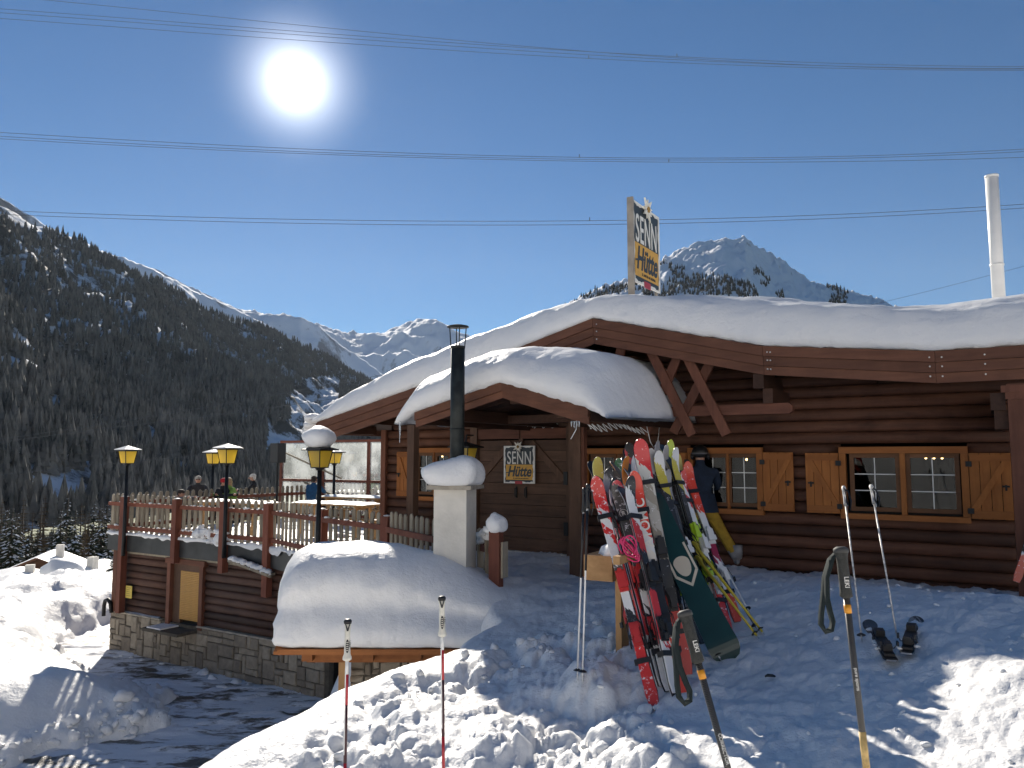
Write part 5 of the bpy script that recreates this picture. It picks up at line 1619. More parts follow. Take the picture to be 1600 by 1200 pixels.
M['edge'] = plain('ski_edge_steel', (.35, .35, .36), .3, .8)
M['base'] = plain('ski_base_black', (.02, .02, .022), .35, 0, .4, 12)
def ski_top(name, stops, speck=.25, rough=.35, accent=None):
    """top sheet: colour fields along the ski (object z in metres), hard joins, scuffed with snow"""
    m, n, l, b = new_mat(name)
    tc = n.new('ShaderNodeTexCoord'); sx = n.new('ShaderNodeSeparateXYZ'); l.new(tc.outputs['Object'], sx.inputs[0])
    dv = n.new('ShaderNodeMath'); dv.operation = 'DIVIDE'; dv.inputs[1].default_value = 1.8
    nz = n.new('ShaderNodeTexNoise'); nz.inputs['Scale'].default_value = 14; nz.inputs['Detail'].default_value = 5
    l.new(tc.outputs['Object'], nz.inputs['Vector'])
    off = n.new('ShaderNodeMath'); off.operation = 'MULTIPLY_ADD'; off.inputs[1].default_value = .075
    sub = n.new('ShaderNodeMath'); sub.operation = 'SUBTRACT'; sub.inputs[1].default_value = .5
    vo = n.new('ShaderNodeTexVoronoi'); vo.inputs['Scale'].default_value = 1.0
    vm = n.new('ShaderNodeMapping'); vm.inputs['Scale'].default_value = (38, 1, 9); vm.inputs['Rotation'].default_value = (0, .35, 0)
    l.new(tc.outputs['Object'], vm.inputs['Vector']); l.new(vm.outputs[0], vo.inputs['Vector'])
    sv = n.new('ShaderNodeSeparateColor'); l.new(vo.outputs['Color'], sv.inputs[0])
    mxn = n.new('ShaderNodeMath'); mxn.operation = 'MULTIPLY_ADD'; mxn.inputs[1].default_value = .3
    l.new(nz.outputs[0], mxn.inputs[0])
    m7 = n.new('ShaderNodeMath'); m7.operation = 'MULTIPLY'; m7.inputs[1].default_value = .7; l.new(sv.outputs[0], m7.inputs[0]); l.new(m7.outputs[0], mxn.inputs[2])
    l.new(mxn.outputs[0], sub.inputs[0]); l.new(sub.outputs[0], off.inputs[0])
    sl = n.new('ShaderNodeMath'); sl.operation = 'MULTIPLY_ADD'; sl.inputs[1].default_value = 1.2      # joins run aslant
    l.new(sx.outputs['X'], sl.inputs[0]); l.new(sx.outputs['Z'], sl.inputs[2]); l.new(sl.outputs[0], dv.inputs[0])
    l.new(dv.outputs[0], off.inputs[2])
    rp = n.new('ShaderNodeValToRGB'); rp.color_ramp.interpolation = 'CONSTANT'
    el = rp.color_ramp.elements
    el[0].position = 0; el[0].color = (*stops[0][1], 1)
    el[1].position = stops[1][0] / 1.8; el[1].color = (*stops[1][1], 1)
    for (p, c_) in stops[2:]:
        e = el.new(p / 1.8); e.color = (*c_, 1)
    l.new(off.outputs[0], rp.inputs[0])
    n2 = n.new('ShaderNodeTexNoise'); n2.inputs['Scale'].default_value = 32; n2.inputs['Detail'].default_value = 6; n2.inputs['Roughness'].default_value = .7
    l.new(tc.outputs['Object'], n2.inputs['Vector'])
    mr = n.new('ShaderNodeMapRange'); mr.inputs['From Min'].default_value = .68 - speck * .22; mr.inputs['From Max'].default_value = .74 - speck * .18
    l.new(n2.outputs[0], mr.inputs['Value'])
    mx = n.new('ShaderNodeMix'); mx.data_type = 'RGBA'; l.new(mr.outputs[0], mx.inputs['Factor']); l.new(rp.outputs[0], mx.inputs[6])
    mx.inputs[7].default_value = (.78, .79, .82, 1)
    l.new(mx.outputs[2], b.inputs['Base Color']); b.inputs['Roughness'].default_value = rough
    b.inputs['Coat Weight'].default_value = .3
    return m

def binding(parent, L, flip, col):
    """toe piece, heel piece with lever, brake arms"""
    y = -flip * .018; s = -flip
    def bx(m, x0, x1, d0, d1, z0, z1): m.box(x0, x1, min(s * d0, s * d1), max(s * d0, s * d1), z0, z1)
    zt, zh = L * .50, L * .50 - .335
    m = MB(); bx(m, -.034, .034, .014, .030, zt - .06, zt + .10); bx(m, -.028, .028, .030, .062, zt - .02, zt + .075); bx(m, -.036, .036, .048, .066, zt - .035, zt + .01)
    m.prism([(-.022, .075), (.022, .075), (.012, .12), (-.012, .12)], lambda p, q, t_: (p, s * t_, zt + q - .01), .030, .052); m.build('toe_piece', col, parent)
    m = MB(); bx(m, -.033, .033, .014, .030, zh - .12, zh + .05); bx(m, -.027, .027, .030, .075, zh - .055, zh + .02); bx(m, -.020, .020, .075, .092, zh - .10, zh - .01); bx(m, -.034, .034, .050, .064, zh + .005, zh + .03); m.build('heel_piece', col, parent)
    m = MB()
    for sx_ in (-1, 1):
        m.tube([(sx_ * .03, s * .02, zh + .07), (sx_ * .052, s * .03, zh + .03), (sx_ * .054, s * .075, zh - .06), (sx_ * .050, s * .10, zh - .10)], .0035, 5)
        m.box(sx_ * .052 - .006, sx_ * .052 + .006, min(s * .085, s * .112), max(s * .085, s * .112), zh - .125, zh - .085)
    m.build('brake', M['black'], parent)

PAIRS = {}
def ski_pair(label, pb, pt, L, mat, bind, roll=0.0, roll2=None, zb=None, spread=.012, waist=.064, tip=.104, lift=0.0, far=True, base_out=False, n=2):
    a, b = seg_from_px(pb, pt, L, zb, far)
    Mx = frame(a, b, roll)
    t = thing('ski_pair', label, 'skis', M=Mx, group='skis leaning on the rack')
    t.matrix_world = Mx
    for k, fl in enumerate((1, -1)[:n]):
        if base_out: fl = -fl
        me = ski_mesh(L, tip, waist, tip * .88, flip=fl, mats=[mat, M['base'], M['edge']])
        s = obj('ski', me, t, (random.uniform(-.006, .006), -fl * spread / 2 if not base_out else fl * .09, random.uniform(-.01, .02)))
        if k: s.rotation_euler = (0, 0, random.uniform(-.03, .03))
        binding(s, L, fl, bind)
    for zz in (L * .16, L * .80):
        m = MB(); m.box(-.058, .058, -.032, .032, zz, zz + .035); m.build('strap', M['black'], t)
    return t, L

RED, WHT, BLK, GRY = (.62, .025, .02), (.72, .72, .72), (.02, .02, .022), (.09, .085, .08)
S = {}
S['red'] = ski_top('ski_red_white', [(0, RED), (.46, BLK), (.62, WHT), (.80, GRY), (.98, WHT), (1.18, RED), (1.26, WHT), (1.40, RED)], .55)
S['grey'] = ski_top('ski_grey_pink', [(0, WHT), (.30, BLK), (.55, WHT), (.70, GRY), (1.05, GRY), (1.52, (.70, .05, .07))], .55)
S['atom'] = ski_top('ski_vermilion', [(0, (.70, .06, .03)), (.35, WHT), (.50, BLK), (.85, (.75, .70, .6)), (1.0, WHT), (1.14, (.72, .06, .03))], .2)
S['orange'] = ski_top('ski_orange', [(0, WHT), (.5, BLK), (.9, (.55, .5, .42)), (1.38, (.72, .25, .02))], .2)
S['silver'] = ski_top('ski_silver', [(0, BLK), (.5, (.4, .4, .42)), (.9, (.62, .63, .66))], .3)
S['green'] = ski_top('ski_green_black', [(0, BLK), (.6, WHT), (.9, (.04, .10, .05)), (1.2, (.25, .28, .27)), (1.45, (.05, .16, .07))], .55)
S['camo'] = ski_top('ski_red_tip_camo', [(0, (.6, .05, .04)), (.5, BLK), (.85, (.25, .22, .17)), (1.05, (.42, .40, .36)), (1.25, (.30, .27, .22)), (1.42, (.55, .54, .50)), (1.55, (.55, .02, .025))], .30)
S['blackred'] = ski_top('ski_black_red', [(0, BLK), (.9, (.05, .05, .05)), (1.45, (.45, .02, .03)), (1.60, BLK)], .15)
S['black'] = ski_top('ski_black', [(0, BLK), (.8, (.06, .06, .062)), (1.3, (.30, .29, .30))], .25)
S['black2'] = ski_top('ski_charcoal', [(0, BLK), (.7, (.2, .2, .2)), (.9, BLK), (1.45, (.45, .43, .43))], .25)
S['lime'] = ski_top('ski_lime', [(0, BLK), (.45, (.10, .10, .09)), (.85, (.48, .56, .05)), (1.25, (.62, .64, .52)), (1.48, (.50, .60, .04))], .15)
S['olive'] = ski_top('ski_olive_gold', [(0, BLK), (.5, (.18, .12, .05)), (.95, (.28, .20, .08)), (1.3, (.50, .38, .04))], .2)
S['verm'] = ski_top('ski_orange_red', [(0, (.68, .08, .04)), (.28, WHT), (.55, (.30, .02, .06)), (.85, WHT), (1.05, (.72, .06, .025))], .35)
S['pale'] = ski_top('ski_pale_yellow', [(0, BLK), (.6, WHT), (1.0, GRY), (1.35, (.55, .52, .14))], .2)
S['magenta'] = ski_top('ski_magenta', [(0, WHT), (.4, (.70, .05, .16)), (1.1, (.62, .04, .14)), (1.45, BLK)], .3)
BK = M['black']; BR = plain('binding_red', (.5, .03, .03), .4); BW = plain('binding_white', (.7, .7, .7), .4); BL = plain('binding_lime', (.42, .62, .03), .4)

# back row first
ski_pair('pale yellow-tipped skis at the back left of the rack', (1010, 1012), (927, 716), 1.62, S['pale'], BK, .5)
ski_pair('green and black snow-speckled skis at the back of the rack', (1040, 1008), (965, 722), 1.62, S['green'], BW, .15)
ski_pair('thin orange-tipped skis seen nearly edge on in the rack', (1032, 1030), (967, 716), 1.66, S['orange'], BK, 1.15)
ski_pair('silver-white skis beside the orange-tipped pair', (1048, 1022), (984, 713), 1.66, S['silver'], BK, .95)
ski_pair('black skis with dark red tips behind the red-tipped pair', (1070, 985), (980, 697), 1.74, S['blackred'], BK, .25)
ski_pair('tall skis with rounded red tip and camouflage pattern', (1074, 1056), (999, 692), 1.80, S['camo'], BK, .12, tip=.122, waist=.082)
ski_pair('slim black skis with curved grey tips near the rack middle', (1102, 990), (1017, 696), 1.74, S['black'], BK, 1.2)
ski_pair('charcoal skis standing beside the lime-green pair', (1116, 985), (1030, 699), 1.72, S['black2'], BK, 1.1)
ski_pair('bright lime-green skis, tallest at the rack', (1128, 968), (1040, 691), 1.74, S['lime'], BL, .75)
ski_pair('olive and gold skis behind the yellow poles', (1135, 965), (1053, 716), 1.60, S['olive'], BK, .7)
ski_pair('orange-red skis nearest the standing skier', (1152, 972), (1069, 727), 1.58, S['verm'], BW, .45)
# front row
ski_pair('magenta-pink skis in the middle of the front row', (1050, 1066), (978, 770), 1.52, S['magenta'], BK, .9)
t, L_ = ski_pair('bold vermilion and white skis with big lettering', (1066, 1082), (990, 742), 1.66, S['atom'], BK, .10, spread=.014)
text_mesh('lettering', 'ATOMIC', .105, M['sign_white'], t, (.0, -.030, 1.24), rot=(math.pi / 2, -math.pi / 2, 0), depth=.0008, bold=.002)
t, L_ = ski_pair('dark grey skis with pink-red tip and round letter badge', (1047, 1080), (962, 758), 1.60, S['grey'], BR, .15, spread=.014)
m = MB()
for k in range(24):
    a0, a1 = 2 * math.pi * k / 24, 2 * math.pi * (k + 1) / 24
    m.add([(.034 * math.cos(a0), 0, .034 * math.sin(a0)), (.034 * math.cos(a1), 0, .034 * math.sin(a1)), (.030 * math.cos(a1), 0, .030 * math.sin(a1)), (.030 * math.cos(a0), 0, .030 * math.sin(a0))], [(0, 1, 2, 3)])
m.build('badge_ring', M['sign_white'], t, loc=(0, -.0275, 1.34))
text_mesh('lettering', 'R', .045, M['sign_white'], t, (0, -.027, 1.34), depth=.0008, bold=.001)
ski_pair('red and white skis with bright red tails in front', (1022, 1101), (930, 749), 1.70, S['red'], BR, .05, spread=.014)

S['white'] = ski_top('ski_white_black', [(0, BLK), (.4, WHT), (.75, BLK), (.95, WHT), (1.3, (.35, .35, .36)), (1.5, BLK)], .3)
S['blue'] = ski_top('ski_dark_blue', [(0, WHT), (.45, BLK), (.8, (.03, .06, .16)), (1.2, WHT), (1.42, (.03, .05, .12))], .3)
ski_pair('white and black skis between the green and the silver pair', (1038, 1046), (957, 742), 1.62, S['white'], BK, .35)
ski_pair('dark blue-tipped skis peeping out above the vermilion pair', (1078, 1020), (1001, 726), 1.64, S['blue'], BK, .3)
ski_pair('slim dark skis standing against the rack behind the snowboard', (1112, 1000), (1036, 742), 1.52, S['black'], BW, .9)

S['rw2'] = ski_top('ski_red_black', [(0, WHT), (.35, (.55, .03, .03)), (.7, BLK), (1.0, (.5, .03, .03)), (1.2, WHT), (1.45, BLK)], .3)
S['yel2'] = ski_top('ski_yellow_black', [(0, BLK), (.5, (.5, .42, .05)), (.8, BLK), (1.25, (.55, .46, .05)), (1.5, WHT)], .25)
ski_pair('red and black skis between the grey and the vermilion pair', (1056, 1086), (978, 752), 1.60, S['rw2'], BK, .8)
ski_pair('black and yellow skis just right of the lime-green pair', (1122, 985), (1047, 706), 1.66, S['yel2'], BL, .95)
ski_pair('black and white skis leaning behind the red and white front pair', (1012, 1052), (942, 738), 1.62, S['white'], BR, .8)
ski_pair('narrow black and red skis filling the gap left of the grey pair', (1032, 1072), (947, 752), 1.62, S['rw2'], BR, 1.15)
ski_pair('narrow pale skis seen edge on behind the vermilion tips', (1062, 1040), (985, 722), 1.68, S['silver'], BK, 1.25)
ski_pair('dark skis with lime bindings in the thick of the rack', (1098, 1006), (1010, 706), 1.72, S['black2'], BL, .6)
ski_pair('yellow and black skis close behind the camouflage pair', (1106, 1000), (1024, 708), 1.66, S['yel2'], BK, .5)
ski_pair('red and white skis behind the olive pair, tips low', (1140, 985), (1060, 742), 1.52, S['red'], BW, .9)
ski_pair('magenta and black skis low in the middle of the rack', (1066, 1050), (1003, 790), 1.42, S['magenta'], BK, 1.1)
# snowboard, base side out
sa, sb = seg_from_px((1143, 1034), (1006, 764), 1.52)
t = thing('snowboard', 'dark green snowboard with pale crest leaning in front of the skis', 'snowboard', M=frame(sa, sb, .12))
M['board_green'] = plain('snowboard_base', (.010, .045, .042), .30, 0, .2, 5)
M['crest'] = plain('snowboard_crest', (.62, .56, .46), .5)
def board():
    m = MB(); N = 44; L = 1.5; P = np.zeros((N, 4, 3))
    for i in range(N):
        t_ = i / (N - 1); w = .212 + .045 * (2 * t_ - 1) ** 2
        e = min(t_, 1 - t_) / .10
        if e < 1: w *= math.sqrt(max(0.002, 1 - (1 - e) ** 2.4))
        y = .05 * max(0, (abs(2 * t_ - 1) - .78) / .22) ** 2
        P[i, 0] = (-w / 2, y, L * t_); P[i, 1] = (w / 2, y, L * t_); P[i, 2] = (w / 2, y + .011, L * t_); P[i, 3] = (-w / 2, y + .011, L * t_)
    m.grid(P, closed=True); m.f += [(0, 1, 2, 3), ((N - 1) * 4, (N - 1) * 4 + 1, (N - 1) * 4 + 2, (N - 1) * 4 + 3)]; m.m += [0, 0]
    m.build('board', M['board_green'], t)
board()
def flat_poly(name, pts, y, mat, parent, th=.0012):
    m = MB(); m.prism(pts, lambda p, q, t_: (p, t_, q), y - th, y); return m.build(name, mat, parent)
cz_ = .80
arc = [(.066 * math.cos(a), cz_ + .02 + .115 * math.sin(a)) for a in np.linspace(math.pi * 1.02, 2 * math.pi * .99, 14)] + [(.066 * math.cos(a), cz_ + .02 + .055 * math.sin(a)) for a in np.linspace(0, math.pi, 14)]
flat_poly('crest_face', arc, -.001, M['crest'], t)
for sx_ in (-1, 1):
    m = MB(); m.prism([(sx_ * .098, cz_ + .17), (sx_ * .080, cz_ + .17), (sx_ * .080, cz_ - .06), (sx_ * .098, cz_ - .075)], lambda p, q, t_: (p, t_, q), -.0022, -.001); m.build('crest_line', M['crest'], t)
    m = MB(); m.prism([(sx_ * .098, cz_ - .077), (sx_ * .080, cz_ - .062), (sx_ * .0, cz_ - .155), (sx_ * .0, cz_ - .185)], lambda p, q, t_: (p, t_, q), -.0022, -.001); m.build('crest_line', M['crest'], t)
m = MB(); m.bar((-.03, -.0016, cz_ + .01), (.035, -.0016, cz_ - .005), .008, .001, (0, 1, 0)); m.build('crest_line', M['board_green'], t)

# the rack: squared beams on plank legs, running away beside the skis
rk = thing('ski_rack', 'wooden ski rack of squared pine beams, snow on its near end', 'rack', (0, 0, 0))
e0 = at_y(938, 888, 6.35)
rdir = Vector((.50, .866, 0))
bl = e0 + Vector((-.02, 0, 0)); bz = e0.z
bend = bl + rdir * 2.6
sd_ = Vector((.866, -.5, 0))
m = MB(); m.bar((bl.x, bl.y, bz), (bend.x, bend.y, bz), .25, .20, (0, 0, 1)); m.build('beam', M['pinex'], rk)
for d_ in (.16, 2.3):
    c_ = bl + rdir * d_ + sd_ * .14
    g_ = gz(c_.x, c_.y)
    m = MB(); m.bar((c_.x, c_.y, g_ - .25), (c_.x, c_.y, bz - .09), .16, .05, (sd_.x, sd_.y, 0)); m.build('leg', M['pine'], rk)
ra, rb = at_y(963, 876, 5.62), at_y(1048, 846, 6.95)
m = MB(); m.bar(ra, rb, .05, .06, (0, 0, 1)); m.build('rail', M['pinex'], rk)
m = MB()
for k in range(8): c_ = bl + rdir * (.10 + .09 * k) + sd_ * random.uniform(.02, .12); m.blob((c_.x, c_.y, bz + .11 + random.uniform(0, .02)), (.10, .09, .055), 80 + k, 2, .3)
m.build('snow', M['snow'], rk, True)

# ------------------------------------------------------------------ ski poles
def tapered(m, a, b, r0, r1, n=8, mi=0): m.tube([a, b], [r0, r1], n, mi)
def pole(label, pb, pt, L, shaft, grip, basket=True, strap=True, zb=None, band=None, group='ski poles at the rack', r=.0065, far=True, ends=None, roll=0.0):
    a, b = ends if ends else seg_from_px(pb, pt, L, zb, far)
    L = (b - a).length
    t = thing('ski_pole', label, 'ski pole', M=frame(a, b, roll), group=group)
    m = MB(); m.tube([(0, 0, .03), (0, 0, L - .17)], [r * .75, r * 1.25], 8); m.build('shaft', shaft, t, True)
    m = MB(); m.tube([(0, 0, -.03), (0, 0, .04)], [.002, .005], 6); m.build('tip', M['silver'], t)
    if basket:
        m = MB(); m.tube([(0, 0, .055), (0, 0, .068)], [.032, .012], 10); m.build('basket', M['black'], t)
    m = MB(); m.tube([(0, 0, L - .18), (0, 0, L - .165), (0, 0, L - .11), (0, 0, L - .05), (0, 0, L - .015), (0, .0, L)], [.016, .0155, .0135, .0145, .018, .012], 10); m.build('grip', grip, t, True)
    if strap:
        m = MB(); m.tube([(0, -.012, L - .03), (.03, -.02, L - .06), (.045, -.02, L - .15), (.03, -.022, L - .23), (.012, -.02, L - .16), (.004, -.014, L - .05)], .007, 5); m.build('strap', M['black'], t, True)
    if band:
        m = MB(); m.tube([(0, 0, L * band[0]), (0, 0, L * band[1])], r * 1.32, 8); m.build('band', band[2], t, True)
    return t
PINK = plain('pink_shaft', (.70, .035, .16), .35); BLUE = plain('blue_shaft', (.02, .04, .16), .35); YEL = M['yellow']; WP = M['whitepaint']
pole('left one of two white-bottomed poles standing by the rack end', (902, 1060), (913, 762), 1.22, WP, BK, group='two poles at the near rack end', band=(.52, .86, M['black']))
pole('right one of two white-bottomed poles standing by the rack end', (910, 1062), (919, 756), 1.24, WP, BK, group='two poles at the near rack end', band=(.55, .86, M['black']))
pole('upper of the two long yellow poles slanting right', (1195, 992), (1063, 822), 1.15, YEL, BK, r=.012)
pole('lower of the two long yellow poles slanting right', (1186, 998), (1070, 846), 1.08, YEL, BK, r=.012)
pole('dark blue pole between the two yellow poles', (1184, 985), (1092, 842), 1.05, BLUE, BK)
pole('thin white pole next to the orange-red skis', (1172, 958), (1108, 842), 1.0, WP, BK)
pole('left of the two white poles lying across the snowboard', (1128, 1034), (1026, 858), 1.12, WP, BK, r=.008)
pole('right of the two white poles lying across the snowboard', (1142, 1024), (1034, 858), 1.14, WP, BK, r=.008)
pole('left of the two black poles under the snowboard', (1081, 1046), (1052, 880), .95, M['black'], BK)
pole('right of the two black poles under the snowboard', (1088, 1045), (1056, 872), .98, M['black'], BK)
pole('bright pink pole with pink strap in the front row', (1040, 1032), (980, 838), 1.08, PINK, PINK, r=.009)
pole('thin black pole crossing in front of the red and white front skis', (1012, 1040), (948, 800), 1.12, M['black'], BK)
pole('thin white pole low in front of the vermilion skis', (1068, 1052), (1008, 836), 1.05, WP, BK)
pole('red pole in the middle of the front row', (1050, 1050), (992, 824), 1.08, BR, BK, r=.008)
pole('silver-grey pole between the red and the grey skis', (1020, 1030), (953, 790), 1.15, M['silver'], BK, r=.009)
pole('white pole behind the vermilion skis', (1030, 1022), (970, 800), 1.12, WP, BK)
m = MB()
q = at_y(983, 852, 5.75)
for k in range(5):
    pts = [(q.x + .05 * math.cos(a + k) * (1 + .15 * k), q.y - .03 + .012 * k, q.z + .075 * math.sin(a + k * .4) - .012 * k) for a in np.linspace(0, 2 * math.pi, 14)]
    m.tube(pts, .006, 5)
tg = thing('pink_cord', 'bright pink tangled pole strap hanging on the front skis', 'strap', (0, 0, 0))
m.build('cord', PINK, tg, True)

# two worn white poles by the flat skis
pole('worn white ski pole on the left, standing behind the black trekking pole', (1347, 1004), (1318, 760), 1.3, M['worn_white'], M['worn_white'], group='worn white poles')
pole('worn white ski pole leaning, just right of the other worn pole', (1402, 998), (1361, 758), 1.3, M['worn_white'], M['worn_white'], group='worn white poles', basket=False)

# red, black and white race poles in front
def race_pole(label, top, mid, Yd):
    b = at_y(*top, Yd); c_ = at_y(*mid, Yd - .02)
    d = (c_ - b).normalized(); a = b + d * 1.22
    t = thing('ski_pole', label, 'ski pole', M=frame(a, b, 0), group='red and black race poles in front'); L = 1.22
    bands = [(0.05, .34, M['black'], .0075), (.34, .52, plain('race_red', (.42, .02, .03), .35), .0082), (.52, .80, plain('race_dark', (.055, .015, .02), .35), .0085), (.80, .95, plain('race_red2', (.5, .03, .04), .35), .0088), (.95, 1.02, WP, .0089)]
    for (z0, z1, mt, r_) in bands:
        m = MB(); m.tube([(0, 0, z0), (0, 0, z1)], r_, 10); m.build('shaft', mt, t, True)
    m = MB(); m.box(-.0093, -.004, -.0085, -.004, .56, .98); m.build('white_stripe', WP, t)
    m = MB(); m.tube([(0, 0, -.03), (0, 0, .05)], [.002, .005], 6); m.build('tip', M['silver'], t)
    m = MB(); m.tube([(0, 0, .06), (0, 0, .075)], [.034, .012], 10); m.build('basket', M['black'], t)
    m = MB(); m.tube([(0, 0, 1.015), (0, 0, 1.022), (0, 0, 1.034), (0, 0, 1.05), (0, 0, 1.10), (0, 0, 1.15), (0, 0, 1.18), (0, 0, 1.205)], [.012, .023, .0225, .0165, .0155, .014, .0155, .0185], 14); m.build('grip', M['gripwhite'], t, True)
    m = MB(); m.tube([(0, 0, 1.2), (0, 0, 1.212), (0, 0, 1.222)], [.0195, .0215, .015], 12); m.build('grip_head', M['black'], t, True)
    g = bpy.data.objects.new('finger_pad', None); C.objects.link(g); g.parent = t
    m = MB(); m.prism([(.0085 * math.cos(a), 1.09 + .034 * math.sin(a)) for a in np.linspace(0, 2 * math.pi, 18, endpoint=False)], lambda p, q_, y: (p, y, q_), -.0172, -.010); m.build('pad', M['black'], g)
    for k in range(5):
        m = MB(); m.box(-.0055, .0055, -.0182, -.0174, 1.068 + k * .010, 1.071 + k * .010); m.build('rib', M['gripwhite'], g)
    m = MB(); m.prism([(-.014, 1.203), (-.004, 1.165), (.004, 1.165), (.014, 1.203), (.009, 1.203), (0, 1.178), (-.009, 1.203)], lambda p, q_, y: (p, y, q_), -.0205, -.013); m.build('dark_v', M['black'], t)
    text_mesh('lettering', 'LEKI', .017, M['black'], t, (.0125, -.0105, 1.10), rot=(math.pi / 2, math.pi / 2, R(35)), depth=.0006)
    return t
M['gripwhite'] = plain('grip_offwhite', (.72, .69, .60), .5, 0, .08, 40)
race_pole('shorter-looking red and black race pole on the left with white grip', (543.5, 968), (540, 1150), 4.05)
race_pole('red and black race pole on the right with white grip', (690.5, 932), (692.5, 1150), 4.12)

# two black trekking poles with straps, close to the viewer
def carbon_mat():
    m, n, l, b = new_mat('carbon_weave')
    tc = n.new('ShaderNodeTexCoord'); wv = n.new('ShaderNodeTexWave'); wv.wave_type = 'BANDS'; wv.bands_direction = 'DIAGONAL'
    wv.inputs['Scale'].default_value = 95; wv.inputs['Distortion'].default_value = .4
    l.new(tc.outputs['Object'], wv.inputs['Vector'])
    rp = n.new('ShaderNodeValToRGB'); rp.color_ramp.elements[0].color = (.012, .011, .010, 1); rp.color_ramp.elements[1].color = (.13, .12, .11, 1)
    l.new(wv.outputs[0], rp.inputs[0]); l.new(rp.outputs[0], b.inputs['Base Color']); b.inputs['Roughness'].default_value = .35
    return m
M['carbon'] = carbon_mat(); M['rubbergrip'] = plain('grip_foam', (.045, .045, .040), .75, 0, .25, 60, .4, 200); M['orangeband'] = plain('orange_band', (.80, .33, .02), .4)
M['strapcloth'] = plain('strap_webbing', (.012, .020, .020), .9, 0, .2, 90)
M['worn_gold'] = plain('worn_label', (.62, .42, .16), .5, 0, .35, 60)
def trekking_pole(label, top, low, Yt, Yl, strap_side, words, roll):
    b = at_y(*top, Yt); c_ = at_y(*low, Yl); d = (c_ - b).normalized()
    L = 1.18; a = b + d * L
    t = thing('trekking_pole', label, 'trekking pole', M=frame(a, b, roll), group='black trekking poles close to the viewer')
    m = MB(); m.tube([(0, 0, .42), (0, 0, 1.04)], [.0092, .0098], 12); m.build('shaft', M['carbon'], t, True)
    m = MB(); m.tube([(0, 0, .04), (0, 0, .42)], [.0075, .0088], 12); m.build('lower_shaft', M['whitepaint'], t, True)
    m = MB(); m.tube([(0, 0, .06), (0, 0, .075)], [.04, .012], 12); m.build('basket', M['black'], t)
    m = MB(); m.tube([(0, 0, -.03), (0, 0, .04)], [.002, .006], 6); m.build('tip', M['silver'], t)
    m = MB(); m.tube([(0, 0, .985), (0, 0, 1.01)], .0108, 12); m.build('orange_band', M['orangeband'], t, True)
    if words == 'pure sports':
        m = MB(); m.tube([(0, 0, .55), (0, 0, .655)], .0104, 12); m.build('gold_label', M['worn_gold'], t, True)
    ring = []
    hz = [1.028, 1.034, 1.045, 1.07, 1.10, 1.125, 1.145, 1.158, 1.166, 1.172]; hr = [.0115, .0185, .0175, .0158, .0165, .0160, .0165, .0195, .0215, .012]
    m = MB(); m.tube([(0, (-.003 if 1.04 < z_ < 1.15 else 0), z_) for z_ in hz], hr, 16); m.build('grip', M['rubbergrip'], t, True)
    m = MB(); m.tube([(0, 0, 1.160), (0, 0, 1.172), (0, 0, 1.178)], [.0222, .0215, .012], 16); m.build('grip_head', M['rubber'], t, True)
    # strap: a flat band hanging in a loop
    s = strap_side
    cl = [(s * .015, .0, 1.158), (s * .035, -.005, 1.140), (s * .055, -.01, 1.09), (s * .066, -.012, 1.03), (s * .076, -.012, .985), (s * .080, -.012, .955), (s * .070, -.020, .935), (s * .054, -.028, .942), (s * .048, -.030, .965), (s * .052, -.028, .99), (s * .056, -.022, 1.03), (s * .050, -.016, 1.09), (s * .026, -.008, 1.15)]
    m = MB(); P = np.zeros((len(cl), 4, 3)); 
    for i, p in enumerate(cl):
        p = Vector(p); dd = (Vector(cl[min(i + 1, len(cl) - 1)]) - Vector(cl[max(i - 1, 0)])).normalized()
        sdv = Vector((.9, s * .8, 0)); sdv = (sdv - dd * sdv.dot(dd)).normalized(); nn = dd.cross(sdv)
        hw = .0095
        P[i] = [p + sdv * hw + nn * .0012, p - sdv * hw + nn * .0012, p - sdv * hw - nn * .0012, p + sdv * hw - nn * .0012]
    m.grid(P, closed=True); m.build('strap', M['strapcloth'], t, True)
    text_mesh('lettering', 'LEKI', .0175, M['sign_white'], t, (.004, -.0195, 1.075), rot=(math.pi / 2, math.pi / 2, 0), depth=.0006, bold=.0003)
    if words: text_mesh('lettering', words, .0135, M['sign_white'], t, (.002, -.0103, .80), rot=(math.pi / 2, math.pi / 2, 0), depth=.0005, bold=.0002)
    return t
trekking_pole('upright black trekking pole with orange band and hanging strap', (1313, 853), (1348, 1150), 2.35, 2.30, -1, 'pure sports', .1)
trekking_pole('leaning black trekking pole with orange band in front of the skis', (1068, 952), (1126, 1160), 2.30, 2.22, -1, 'CORRECTOR', .1)

